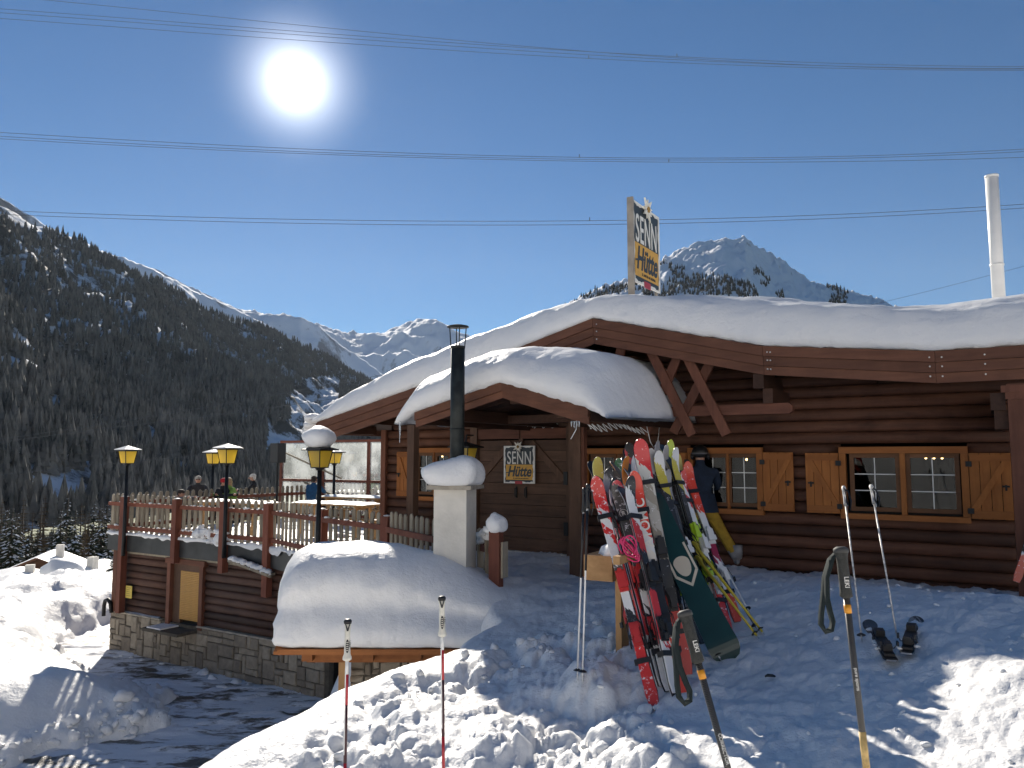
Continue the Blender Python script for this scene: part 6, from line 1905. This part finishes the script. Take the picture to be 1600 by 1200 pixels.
# ------------------------------------------------------------------ two skis lying half sunk in the snow
def flat_ski(label, pa_, pb_, mat):
    ga = at_z(*pa_, .12); gb = at_z(*pb_, .12)
    for _ in range(20):
        ga = at_z(*pa_, gz(ga.x, ga.y)); gb = at_z(*pb_, gz(gb.x, gb.y))
    d = Vector((gb.x - ga.x, gb.y - ga.y, 0)).normalized(); L = .92
    mid = (ga + gb) / 2; a = mid - d * L * .5 + Vector((0, 0, -.01)); b = mid + d * L * .5 + Vector((0, 0, .03))
    t = thing('sunken_ski', label, 'ski', M=frame(a, b, 0, Vector((0, 0, 1))), group='skis half sunk in the snow')
    me = ski_mesh(L, .105, .080, .095, rise=.04, mats=[mat, M['base'], M['edge']]); s = obj('ski', me, t)
    binding(s, L * 1.12, 1, BK)
    m = MB(); m.box(-.036, .036, -.055, -.014, L * .50 - .30, L * .50 - .05); m.box(-.03, .03, -.095, -.055, L * .5 - .06, L * .5 + .03); m.build('plate', M['black'], t)
    m = MB()
    for k in range(12): m.blob((random.uniform(-.05, .05), -.02, random.uniform(.05, .75)), (.025, .012, .03), 200 + k, 1, .3)
    m.build('snow', M['snow'], t, True)
flat_ski('dark ski with binding half sunk in snow, left of the two', (1388, 1032), (1362, 982), S['black'])
flat_ski('dark ski with binding half sunk in snow, right of the two', (1420, 1022), (1430, 976), S['black2'])
q = at_z(1203, 1057, .1); q = at_z(1203, 1057, gz(q.x, q.y) + .008)
t = thing('lost_strap', 'small black strap lying on the trampled snow', 'strap', q)
m = MB(); m.tube([(-.03, 0, 0), (-.01, .02, .006), (.025, .015, .004), (.03, -.01, .004), (.0, -.018, .008), (-.03, 0, .004)], .007, 6); m.build('loop', M['black'], t)

# red ski at the lodge's far-right corner
a_, b_ = at_l(1588, 912, -1.35), at_l(1622, 800, -1.2)
t = thing('ski_pair', 'red and white ski tail showing at the right edge by the pillar', 'skis', M=frame(to_w(a_) + Vector((0, 0, .02)), to_w(b_), .2))
me = ski_mesh(1.6, mats=[S['verm'], M['base'], M['edge']]); s_ = obj('ski', me, t); binding(s_, 1.6, 1, BK)

# ================================================================== people
def skin_body(name, joints, edges, mats, assign, parent=None, sub=2):
    """joints: {key: (x,y,z,r)}; one continuous skinned surface"""
    keys = list(joints); me = bpy.data.meshes.new(name)
    me.from_pydata([joints[k][:3] for k in keys], [(keys.index(a), keys.index(b)) for a, b in edges], [])
    o = bpy.data.objects.new(name, me); C.objects.link(o)
    md = o.modifiers.new('skin', 'SKIN'); md.use_smooth_shade = True; md.branch_smoothing = .6
    sv = me.skin_vertices[0].data
    for i, k in enumerate(keys):
        r_ = joints[k][3]; sv[i].radius = r_ if isinstance(r_, tuple) else (r_, r_); sv[i].use_root = (i == 0)
    ss = o.modifiers.new('sub', 'SUBSURF'); ss.levels = sub; ss.render_levels = sub
    dg = bpy.context.evaluated_depsgraph_get()
    out = bpy.data.meshes.new_from_object(o.evaluated_get(dg))
    bpy.data.objects.remove(o); bpy.data.meshes.remove(me)
    out.materials.clear()
    for m_ in mats: out.materials.append(m_)
    for p in out.polygons:
        p.use_smooth = True; p.material_index = assign(p.center)
    return obj(name, out, parent)

M['skin'] = plain('skin', (.46, .25, .17), .55)
def cloth(name, col): return plain(name, col, .85, 0, .25, 14, .3, 50)
def head_parts(t, c, yaw, hair=None, hat=None, glasses=False, s=1.0, long=False):
    """face pieces on a head centred at c, looking along yaw"""
    f = Matrix.Translation(c) @ Matrix.Rotation(yaw, 4, 'Z')      # local -y is forward
    def part(name, blobs, mat):
        m = MB()
        for (p, r_, sd) in blobs: m.blob(p, r_, sd, 2, .05)
        o = m.build(name, mat, t, True); o.matrix_local = f; return o
    part('nose', [((0, -.098 * s, -.01), (.014 * s, .02 * s, .022 * s), 1)], M['skin'])
    part('ear', [((-.078 * s, 0, 0), (.012 * s, .02 * s, .03 * s), 1)], M['skin']); part('ear', [((.078 * s, 0, 0), (.012 * s, .02 * s, .03 * s), 1)], M['skin'])
    if glasses: part('sunglasses', [((-.032 * s, -.088 * s, .018), (.026 * s, .010, .018), 1), ((.032 * s, -.088 * s, .018), (.026 * s, .010, .018), 2)], M['black'])
    else: part('eyes', [((-.03 * s, -.088 * s, .018), (.010, .006, .007), 1), ((.03 * s, -.088 * s, .018), (.010, .006, .007), 2)], M['black'])
    part('mouth', [((0, -.090 * s, -.052), (.022, .006, .006), 1)], plain('lips', (.35, .12, .10), .5))
    if hair:
        bl = [((0, .018, .045 * s), (.092 * s, .098 * s, .078 * s), 3), ((0, .05 * s, .0), (.085 * s, .065 * s, .085 * s), 4)]
        if long: bl.append(((0, .06 * s, -.09), (.08 * s, .05 * s, .10), 5))
        part('hair', bl, hair)
    if hat:
        part('hat', [((0, .008, .055 * s), (.100 * s, .108 * s, .075 * s), 6), ((0, .0, .02 * s), (.101 * s, .110 * s, .028 * s), 7)], hat)

def seated(label, px, py, zhead, yaw, jacket, pants, hair=None, hat=None, glasses=False, lean=.08, arms='table', long=False, group='guests sitting on the terrace'):
    """py: pixel row of the crown; zhead: its height above the deck"""
    d = ray(px, py); t_ = (DKZ + zhead - CZ) / d.z; p = d * t_
    t = thing('person', label, 'person', (p.x, p.y, DKZ + .02), yaw, group)
    k = zhead / 1.30
    hz = zhead - .125
    J = {'pelvis': (0, .08, .50, (.15, .12)), 'waist': (0, .07, .68, (.15, .12)), 'chest': (0, .05 - lean * .4, .92 * k, (.185, .135)), 'neck0': (0, .03 - lean, 1.04 * k, .085), 'neck': (0, .02 - lean, hz - .10, .058), 'head': (0, -.005 - lean, hz, (.083, .095)), 'crown': (0, .0 - lean, hz + .055, (.07, .08))}
    E_ = [('pelvis', 'waist'), ('waist', 'chest'), ('chest', 'neck0'), ('neck0', 'neck'), ('neck', 'head'), ('head', 'crown')]
    for s_, sg in ((-1, 'l'), (1, 'r')):
        J['sh' + sg] = (s_ * .20, .03 - lean * .7, .98 * k, .075); J['el' + sg] = (s_ * .27, -.14 - lean, .76, .055)
        J['wr' + sg] = (s_ * (.12 if arms == 'table' else .2), -.38 - lean, .80 if arms == 'table' else .62, .036)
        J['ha' + sg] = (s_ * (.08 if arms == 'table' else .18), -.46 - lean, .81 if arms == 'table' else .60, .030)
        J['hi' + sg] = (s_ * .10, .02, .48, .095); J['kn' + sg] = (s_ * .13, -.42, .50, .070); J['an' + sg] = (s_ * .13, -.40, .10, .050); J['to' + sg] = (s_ * .13, -.54, .05, .045)
        E_ += [('chest', 'sh' + sg), ('sh' + sg, 'el' + sg), ('el' + sg, 'wr' + sg), ('wr' + sg, 'ha' + sg), ('pelvis', 'hi' + sg), ('hi' + sg, 'kn' + sg), ('kn' + sg, 'an' + sg), ('an' + sg, 'to' + sg)]
    def asg(c):
        if c.z > hz - .085 and abs(c.x) < .12: return 2
        if c.y < -.41 - lean and c.z > .55 and abs(c.x) < .16: return 2
        if c.z < .12: return 3
        if c.z < .60 and (c.y < .0 or c.z < .46) and not (c.z > .56 and abs(c.x) > .17): return 1
        return 0
    skin_body('body', J, E_, [jacket, pants, M['skin'], M['black']], asg, t)
    head_parts(t, Vector((0, -.005 - lean, hz)), 0, hair, hat, glasses, 1.0, long)
    return t
CL = {k: cloth('cloth_' + k, c_) for k, c_ in dict(black=(.015, .015, .017), navy=(.015, .025, .06), charcoal=(.035, .035, .04), blue=(.02, .09, .20), tan=(.30, .19, .08), green=(.25, .42, .08), red=(.50, .02, .03), dark=(.02, .022, .022), grey=(.12, .12, .13)).items()}
HR = {'grey': plain('hair_grey', (.42, .39, .34), .7, 0, .3, 60, .5, 120), 'blond': plain('hair_blond', (.45, .32, .16), .7, 0, .3, 60, .5, 120), 'white': plain('hair_white', (.62, .60, .56), .7, 0, .2, 60, .5, 120), 'dark': plain('hair_dark', (.03, .02, .015), .7, 0, .3, 60, .5, 120)}
# yaw 0 looks towards the viewer
seated('grey-haired guest in dark jacket on the left of the terrace group', 310, 744, 1.27, R(20), CL['charcoal'], CL['black'], HR['grey'], None, True)
seated('guest in red woollen hat and black jacket at the terrace table', 346, 748, 1.24, R(75), CL['black'], CL['dark'], HR['dark'], CL['red'])
seated('blond guest with dark glasses in light green jacket', 361, 747, 1.25, R(-35), CL['green'], CL['black'], HR['blond'], None, True, long=True)
seated('white-haired guest in black jacket turned to the left', 401, 741, 1.30, R(-75), CL['black'], CL['black'], HR['white'], None, True, lean=.12)
seated('guest in bright blue jacket seen from behind the snow-capped lamp', 489, 744, 1.26, R(160), CL['blue'], CL['black'], HR['dark'])
seated('guest in tan jacket facing the one in blue', 513, 741, 1.28, R(-70), CL['tan'], CL['black'], HR['dark'], None, True, lean=.16)
seated('first guest of the dark-clad group below the windscreen, fair hair', 557, 737, 1.26, R(-80), CL['navy'], CL['black'], HR['blond'])
seated('second guest of the dark-clad group below the windscreen', 570, 737, 1.25, R(10), CL['charcoal'], CL['black'], HR['grey'])
seated('third guest of the dark-clad group, seen from behind, dark hair', 581, 739, 1.23, R(175), CL['dark'], CL['black'], HR['dark'])
seated('dark-clad guest nearest the lodge corner below the windscreen', 598, 736, 1.27, R(70), CL['navy'], CL['black'], HR['blond'], None, True)
seated('crouching guest barely showing above the left part of the fence', 274, 765, 1.0, R(60), CL['grey'], CL['black'], HR['dark'], None, False, .25)

# the skier behind the rack, seen from behind
def skier():
    p = to_w(to_l(at_z(1098, 888, 0.0))); p.z = gz(p.x, p.y)
    t = thing('person', 'skier in navy jacket, black helmet and yellow trousers, back turned, behind the rack', 'person', p, R(172))
    # local -y is where the skier looks
    J = {'pelvis': (0, 0, .93, (.165, .125)), 'waist': (0, .0, 1.08, (.17, .13)), 'chest': (0, .02, 1.32, (.205, .145)), 'neck0': (0, .01, 1.46, .10), 'neck': (0, -.01, 1.53, .06), 'head': (0, -.03, 1.64, (.083, .095)), 'crown': (0, -.025, 1.70, (.07, .08))}
    E_ = [('pelvis', 'waist'), ('waist', 'chest'), ('chest', 'neck0'), ('neck0', 'neck'), ('neck', 'head'), ('head', 'crown')]
    leg = {'l': (-.12, .0, -.40), 'r': (.13, .0, .04)}
    for s_, sg, fx in ((-1, 'l', -.50), (1, 'r', .10)):
        J['sh' + sg] = (s_ * .215, .01, 1.41, .082); J['el' + sg] = (s_ * .27, -.10, 1.14, .062); J['wr' + sg] = (s_ * .17, -.33, 1.08, .045); J['ha' + sg] = (s_ * .14, -.41, 1.10, .045)
        J['hi' + sg] = (s_ * .10, 0, .86, .115); J['kn' + sg] = (s_ * .10 + (fx - s_ * .1) * .48, -.03, .49, .088); J['an' + sg] = (fx, .05, .12, .085); J['to' + sg] = (fx - (.04 if s_ < 0 else -.02), -.15, .06, .055)
        E_ += [('chest', 'sh' + sg), ('sh' + sg, 'el' + sg), ('el' + sg, 'wr' + sg), ('wr' + sg, 'ha' + sg), ('pelvis', 'hi' + sg), ('hi' + sg, 'kn' + sg), ('kn' + sg, 'an' + sg), ('an' + sg, 'to' + sg)]
    ytr = cloth('cloth_yellow', (.34, .21, .02)); nav = cloth('cloth_navy_jacket', (.008, .018, .040)); boot = plain('boot_grey', (.22, .22, .23), .4)
    def asg(c):
        if c.z > 1.56: return 2
        if c.z < .20: return 3
        if c.z < .80 and not (abs(c.x) > .2 and c.z > .95): return 1
        return 0
    b = skin_body('body', J, E_, [nav, ytr, M['skin'], boot], asg, t)
    # jacket hem falling straight over the hips
    g = np.zeros((6, 22, 3))
    for i in range(6):
        zz = 1.06 - i * .056; rx, ry = .20 + .012 * i, .155 + .008 * i
        for j in range(22):
            a = 2 * math.pi * j / 22; g[i, j] = (rx * math.cos(a) * (1 + .02 * math.sin(5 * a)), ry * math.sin(a), zz)
    m = MB(); m.grid(g, closed=True); m.build('jacket_hem', nav, t, True)
    for s_, fx in ((-1, -.50), (1, .10)):
        m = MB(); m.tube([(fx, .03, .30), (fx, .03, .20), (fx, .02, .10)], [.085, .092, .080], 12); m.blob((fx, -.06, .06), (.062, .16, .06), 3, 2, .04); m.build('ski_boot', boot, t, True)
        for zz in (.12, .19, .25):
            m = MB(); m.tube([(fx - .095, -.02, zz), (fx, -.105, zz), (fx + .095, -.02, zz)], .010, 5); m.build('buckle', M['black'], t)
    m = MB(); m.blob((0, -.02, 1.675), (.128, .145, .125), 5, 3, .0, -.07); m.build('helmet', plain('helmet_black', (.012, .013, .014), .35), t, True)
    m = MB(); m.tube([(.13 * math.cos(a), -.02 + .148 * math.sin(a), 1.665) for a in np.linspace(0, 2 * math.pi, 25)], .011, 6); m.build('goggle_strap', CL['grey'], t, True)
    m = MB()
    for s_ in (-1, 1): m.blob((s_ * .118, -.02, 1.62), (.03, .05, .055), 2, 2, .0)
    m.build('ear_pad', M['black'], t, True)
    # gloved fingers of both hands
    for s_ in (-1, 1):
        for k in range(4):
            m = MB(); y0 = -.43; m.tube([(s_ * .14 + (k - 1.5) * .020, y0, 1.10), (s_ * .14 + (k - 1.5) * .021, y0 - .05, 1.095 - .004 * k), (s_ * .14 + (k - 1.5) * .020, y0 - .07, 1.065)], [.012, .011, .009], 6); m.build('finger', M['black'], t, True)
        m = MB(); m.tube([(s_ * .105, -.40, 1.10), (s_ * .085, -.44, 1.10), (s_ * .09, -.47, 1.09)], [.014, .012, .010], 6); m.build('thumb', M['black'], t, True)
skier()
# ================================================================== trees on the slope below
M['spruce'] = tree_mat('spruce_needles', (.012, .020, .012), (.040, .048, .028), 0, .6)
M['larch'] = tree_mat('larch_twigs', (.050, .035, .018), (.14, .092, .045), 0, .6)
M['bark'] = plain('bark', (.05, .036, .025), .9, 0, .4, 6)
M['treesnow'] = plain('branch_snow', (.74, .76, .80), .7)
def conifer(name, seed, H=20.0, kind='spruce'):
    """whorls of drooping fan branches, snow lying on some"""
    r_ = random.Random(seed)
    t = bpy.data.objects.new(name, None); C.objects.link(t)
    m = MB(); m.tube([(0, 0, -1.5), (0, 0, H * .5), (0, 0, H * .99)], [.020 * H, .010 * H, .0015 * H], 7); m.build('trunk', M['bark'], t, True)
    cr, sn = MB(), MB()
    n_w = 34 if kind == 'spruce' else 30
    for w in range(n_w):
        t_ = (w + r_.uniform(-.2, .2)) / n_w; zc = H * (.08 + .91 * t_)
        R_ = H * (.205 if kind == 'spruce' else .16) * (1 - t_) ** .82 * r_.uniform(.75, 1.15) + .12
        nb = max(4, int(10 * (1 - t_ * .5)))
        for b_ in range(nb):
            a = 2 * math.pi * (b_ + r_.uniform(-.35, .35)) / nb + w * 1.3
            L = R_ * r_.uniform(.55, 1.12); dx, dy = math.cos(a), math.sin(a); px_, py_ = -dy, dx
            droop = L * (.42 if kind == 'spruce' else .12) * r_.uniform(.6, 1.2); wd = L * (.26 if kind == 'spruce' else .16)
            base = Vector((dx * .05, dy * .05, zc)); mid = Vector((dx * L * .55, dy * L * .55, zc - droop * .35)); tipp = Vector((dx * L, dy * L, zc - droop))
            l_, q_ = mid + Vector((px_ * wd, py_ * wd, -wd * .5)), mid - Vector((px_ * wd, py_ * wd, wd * .5))
            if kind == 'spruce':
                cr.add([base, l_, tipp, q_, mid], [(0, 1, 4), (1, 2, 4), (2, 3, 4), (3, 0, 4)])
                for k in range(3):
                    f = r_.uniform(.3, .95); c_ = base.lerp(tipp, f) + Vector((px_, py_, 0)) * r_.uniform(-wd, wd) * .8
                    cr.add([c_, c_ + Vector((dx * .10 * L + px_ * .08 * L, dy * .10 * L + py_ * .08 * L, -.14 * L)), c_ + Vector((px_ * -.10 * L, py_ * -.10 * L, -.16 * L))], [(0, 1, 2)])
                if r_.random() < .38:
                    up = Vector((0, 0, .035 * L + .04)); s_ = r_.uniform(.45, .8)
                    sn.add([base.lerp(mid, .5) + up, mid + (l_ - mid) * s_ + up, mid.lerp(tipp, .8) + up, mid + (q_ - mid) * s_ + up, mid + up * 2.0], [(0, 1, 4), (1, 2, 4), (2, 3, 4), (3, 0, 4)])
            else:
                for k in range(5):
                    f = .2 + .8 * k / 5; c_ = base.lerp(tipp, f)
                    e = c_ + Vector((px_ * r_.uniform(-1, 1) * wd * 1.6, py_ * r_.uniform(-1, 1) * wd * 1.6, -L * r_.uniform(.02, .16)))
                    cr.add([c_ + Vector((0, 0, .02 * H * .2)), e, c_.lerp(tipp, .35)], [(0, 1, 2)])
                cr.add([base, tipp, base + Vector((0, 0, -.06))], [(0, 1, 2)])
                if r_.random() < .14: sn.add([mid + Vector((0, 0, .05)), l_.lerp(mid, .4) + Vector((0, 0, .06)), tipp + Vector((0, 0, .05))], [(0, 1, 2)])
    cr.build('crown', M[kind], t); sn.build('snow', M['treesnow'], t)
    return t
PROTO = {('spruce', i): conifer('spruce_tree', 20 + i, 20, 'spruce') for i in range(3)}
PROTO.update({('larch', i): conifer('larch_tree', 40 + i, 20, 'larch') for i in range(2)})
TR = [  # column of the tip, row of the tip, distance, kind, lean
    (4, 778, 170, 'larch'), (14, 790, 150, 'spruce'), (26, 800, 165, 'larch'), (38, 775, 175, 'larch'), (33, 812, 140, 'spruce'), (52, 796, 170, 'larch'), (60, 815, 140, 'spruce'), (71, 772, 180, 'larch'), (68, 806, 150, 'larch'), (84, 812, 138, 'spruce'),
    (92, 802, 150, 'spruce'), (107, 773, 150, 'spruce'), (100, 800, 170, 'larch'), (119, 792, 128, 'spruce'), (128, 785, 165, 'larch'), (134, 800, 150, 'larch'), (140, 796, 170, 'larch'), (148, 782, 180, 'spruce'), (156, 792, 160, 'larch'), (161, 788, 150, 'spruce'),
    (168, 784, 175, 'spruce'), (178, 792, 150, 'larch'), (186, 800, 140, 'spruce'), (-8, 770, 160, 'spruce'), (-20, 760, 170, 'larch'), (20, 815, 120, 'spruce'), (46, 818, 128, 'spruce'), (145, 815, 130, 'spruce'), (172, 815, 125, 'spruce'), (198, 798, 150, 'spruce'), (212, 805, 160, 'larch'), (110, 815, 180, 'larch')]
_r = random.Random(31)
for _ in range(34):
    TR.append((_r.uniform(-25, 235), _r.uniform(786, 835), _r.uniform(105, 230), 'larch' if _r.random() < .45 else 'spruce'))
used = set()
LBL = {'spruce': 'dark snow-dusted spruce in the wood below the terrace', 'larch': 'brown bare larch in the wood below the terrace'}
for i, (a, b, Yd, kind) in enumerate(TR):
    key = (kind, i % (3 if kind == 'spruce' else 2))
    p = at_y(a, b, Yd)
    g_ = gz(p.x, p.y); Ht = p.z - g_
    pr = PROTO[key]
    o = pr if key not in used else copy_tree(pr)
    used.add(key)
    sc = max(Ht, 6) / 20.0
    o.location = (p.x, p.y, g_); o.scale = (sc * 1.15, sc * 1.15, sc); o.rotation_euler = (0, 0, i * 1.7)
    tag(o, LBL[kind], 'tree', 'conifers below the terrace' if kind == 'spruce' else 'larches below the terrace')
# a small snowy spruce close behind the corner of the terrace house
o = copy_tree(PROTO[('spruce', 1)]); p = at_y(180, 858, 33); g_ = gz(p.x, p.y); sc = (p.z - g_) / 20 + .01
o.location = (p.x, p.y, g_); o.scale = (sc * 1.3, sc * 1.3, sc); tag(o, 'small snowy spruce standing just behind the terrace house corner', 'tree', 'single small tree'); del o['group']
o = copy_tree(PROTO[('spruce', 2)]); p = at_y(38, 928, 46); g_ = gz(p.x, p.y); sc = max((p.z - g_), 1.6) / 20
o.location = (p.x, p.y, g_); o.scale = (sc * 3.4, sc * 3.4, sc); tag(o, 'low snowy bush-like spruce beside the chalet roofs', 'tree'); del o['group']
o = copy_tree(PROTO[('spruce', 0)]); p = at_y(66, 922, 47); g_ = gz(p.x, p.y); sc = max((p.z - g_), 1.6) / 20
o.location = (p.x, p.y, g_); o.scale = (sc * 3.0, sc * 3.0, sc); tag(o, 'bushy little spruce right below the second chalet roof', 'tree'); del o['group']

# ------------------------------------------------------------------ chalets down the slope
M['chalet'] = wood('chalet_wood', (.05, .022, .012), (.15, .07, .035), 'x', 2)
def chalet(label, px, py, Yd, W, D_, wall, rise, rot, over=.8, snow=.45, nwin=3):
    p = at_y(px, py, Yd)                       # eave middle of the front
    g_ = p.z - wall
    t = thing('chalet', label, 'house', (p.x, p.y, g_), R(rot), 'chalets down the slope')
    m = MB(); m.prism([(-W / 2, -6), (W / 2, -6), (W / 2, wall), (0, wall + rise), (-W / 2, wall)], lambda a, b, y: (a, y, b), 0, D_); m.build('wall', M['chalet'], t)
    for s_ in (-1, 1):
        x1 = s_ * (W / 2 + over); z1 = wall - rise * over / (W / 2)
        m = MB(); m.prism([(0, wall + rise + .02), (x1, z1 + .02), (x1, z1 + .2), (0, wall + rise + .2)], lambda a, b, y: (a, y, b), -over, D_ + over); m.build('roof', M['chalet'], t)
    n_ = 26; P = np.zeros((n_, 12, 3))
    for i in range(n_):
        u_ = -1 + 2 * i / (n_ - 1); x = u_ * (W / 2 + over + .1); zr = wall + rise - abs(x) / (W / 2) * rise + .21
        e = min(1, (1 - abs(u_)) * 7)
        for j in range(12):
            v_ = j / 11; y = -over - .15 + (D_ + 2 * over + .3) * v_; f = min(1, v_ * 6, (1 - v_) * 6)
            P[i, j] = (x, y, zr + snow * math.sqrt(max(e, .02)) * math.sqrt(max(f, .02)) * (1 + .25 * math.sin(x * .9 + y * .5)) - (0.05 if e < .1 else 0))
    m = MB(); m.grid(P); m.build('roof_snow', M['snow'], t, True)
    for k in range(nwin):
        x = -W / 2 + W * (k + 1) / (nwin + 1)
        m = MB(); m.box(x - .45, x + .45, -.06, .0, wall - 1.5, wall - .4); m.build('window', M['shutterx'], t)
        m = MB(); m.box(x - .36, x + .36, -.08, -.065, wall - 1.42, wall - .48); m.build('pane', M['dark'], t)
    m = MB(); m.box(-W / 2 - .3, W / 2 + .3, -.9, -.8, wall - 2.4, wall - 1.7); m.build('balcony', M['chalet'], t)
    m = MB(); m.box(W * .18, W * .18 + .6, D_ * .4, D_ * .4 + .6, wall + rise * .5, wall + rise + 1.0); m.build('chimney', M['plaster'], t)
    return t
chalet('brown chalet with patchy snow on its broad roof, highest of the three', 58, 891, 72, 4.6, 6, 3.0, 1.0, 16, .4, .12)
chalet('chalet with thick smooth snow roof in the middle of the three', 92, 910, 62, 3.4, 5, 2.6, .75, -18, .35, .3)
chalet('low chalet with flat snowy roof at the left edge', 8, 920, 58, 4.2, 6, 2.4, .35, 22, .5, .35, 2)
chalet('tiny snow-roofed hut standing alone among the spruces', 132, 910, 80, 1.9, 2.2, 1.0, .25, 20, .2, .3, 1)
# snow-laden woodpile on the bank
p = at_y(96, 938, 30)
t = thing('wood_stack', 'snow-covered heap of timber on the lit bank left of the house', 'woodpile', (p.x, p.y, gz(p.x, p.y)), R(-20))
for k in range(4):
    m = MB(); m.tube([(-.8 + .1 * k, -.15 * (k % 2), .12 + .13 * k), (.9 - .05 * k, -.1, .10 + .12 * k)], .07, 8); m.build('timber', M['pinex'], t)
m = MB(); m.blob((-.05, 0, .75), (.78, .55, .48), 5, 3, .14, -.3); m.build('snow', M['snow'], t, True)

# ------------------------------------------------------------------ overhead lines
M['cable'] = plain('power_cable', (.10, .11, .12), .9, 0, spec=.1)
def cable(label, pts, Yd, r_=.022, spacers=()):
    P = [at_y(a, b, Yd) for a, b in pts]
    xs = [p.x for p in P]; zs = [p.z for p in P]
    co = np.polyfit(xs, zs, min(3, len(xs) - 1))
    X = np.linspace(xs[0] - 25, xs[-1] + 25, 90)
    t = thing('power_line', label, 'power line', (0, 0, 0), 0, 'overhead lines')
    m = MB(); m.tube([(float(x), Yd, float(np.polyval(co, x))) for x in X], r_, 5); m.build('cable', M['cable'], t)
    for s_ in spacers:
        x = at_y(s_, 100, Yd).x; z_ = float(np.polyval(co, x))
        m = MB(); m.box(x - .03, x + .03, Yd - .04, Yd + .04, z_ - .02, z_ + .28); m.build('spacer', M['cable'], t)
cable('topmost overhead wire at the upper left of the sky', [(0, -6), (250, 16), (450, 38), (800, 72), (1100, 92), (1600, 108)], 70)
cable('second overhead wire of the top bundle', [(0, 14), (250, 32), (450, 48), (800, 74), (1100, 90), (1600, 104)], 71, spacers=(1058,))
cable('third overhead wire of the top bundle', [(0, 20), (250, 38), (450, 53), (800, 79), (1100, 95), (1600, 107)], 69)
cable('lowest overhead wire of the top bundle', [(0, 29), (250, 47), (450, 61), (800, 86), (1100, 99), (1600, 110)], 70, spacers=(920,))
cable('upper wire of the middle bundle across the sky', [(0, 207), (300, 224), (600, 238), (900, 246), (1200, 246), (1600, 233)], 66, spacers=(904,))
cable('middle wire of the middle bundle across the sky', [(0, 213), (300, 229), (600, 242), (900, 249), (1200, 249), (1600, 237)], 67)
cable('lower wire of the middle bundle across the sky', [(0, 217), (300, 232), (600, 245), (900, 252), (1200, 253), (1600, 246)], 68, spacers=(1042,))
cable('upper wire of the lowest bundle above the mountains', [(0, 329), (300, 339), (600, 345), (900, 345), (1200, 339), (1600, 319)], 62, spacers=(919,))
cable('lower wire of the lowest bundle above the mountains', [(0, 335), (300, 345), (600, 351), (900, 351), (1200, 345), (1600, 325)], 63)
cable('thin wire rising past the dark forest towards the lodge roof', [(0, 686), (250, 648), (400, 622), (580, 589)], 60, .014)
cable('second thin wire slanting across the dark forest', [(0, 691), (250, 659), (400, 640), (560, 617)], 61, .014)
cable('low thin wire crossing the forest behind the lamps', [(0, 742), (200, 722), (330, 709), (440, 694)], 60, .012)
cable('faint wire behind the white flue at the right', [(1380, 472), (1450, 455), (1520, 437), (1600, 416)], 64, .014)

for o in list(C.objects):
    if o.type == 'MESH' and o.parent is not None and o.name.split('.')[0] in ('snow', 'snow_lump', 'snow_cap'): o['kind'] = 'stuff'

# ------------------------------------------------------------------ thin winter air
m_, n, l, b = new_mat('winter_haze')
n.remove(b)
pv = n.new('ShaderNodeVolumePrincipled')
pv.inputs['Color'].default_value = (.82, .90, 1.0, 1); pv.inputs['Density'].default_value = HAZE; pv.inputs['Anisotropy'].default_value = .2
l.new(pv.outputs[0], n['Material Output'].inputs['Volume'])
hz_ = MB(); hz_.box(-9000, 9000, -1500, 14500, -1200, 3600)
o = hz_.build('haze', m_)
tag(o, 'thin bluish winter haze filling the valley', 'haze', kind='stuff')
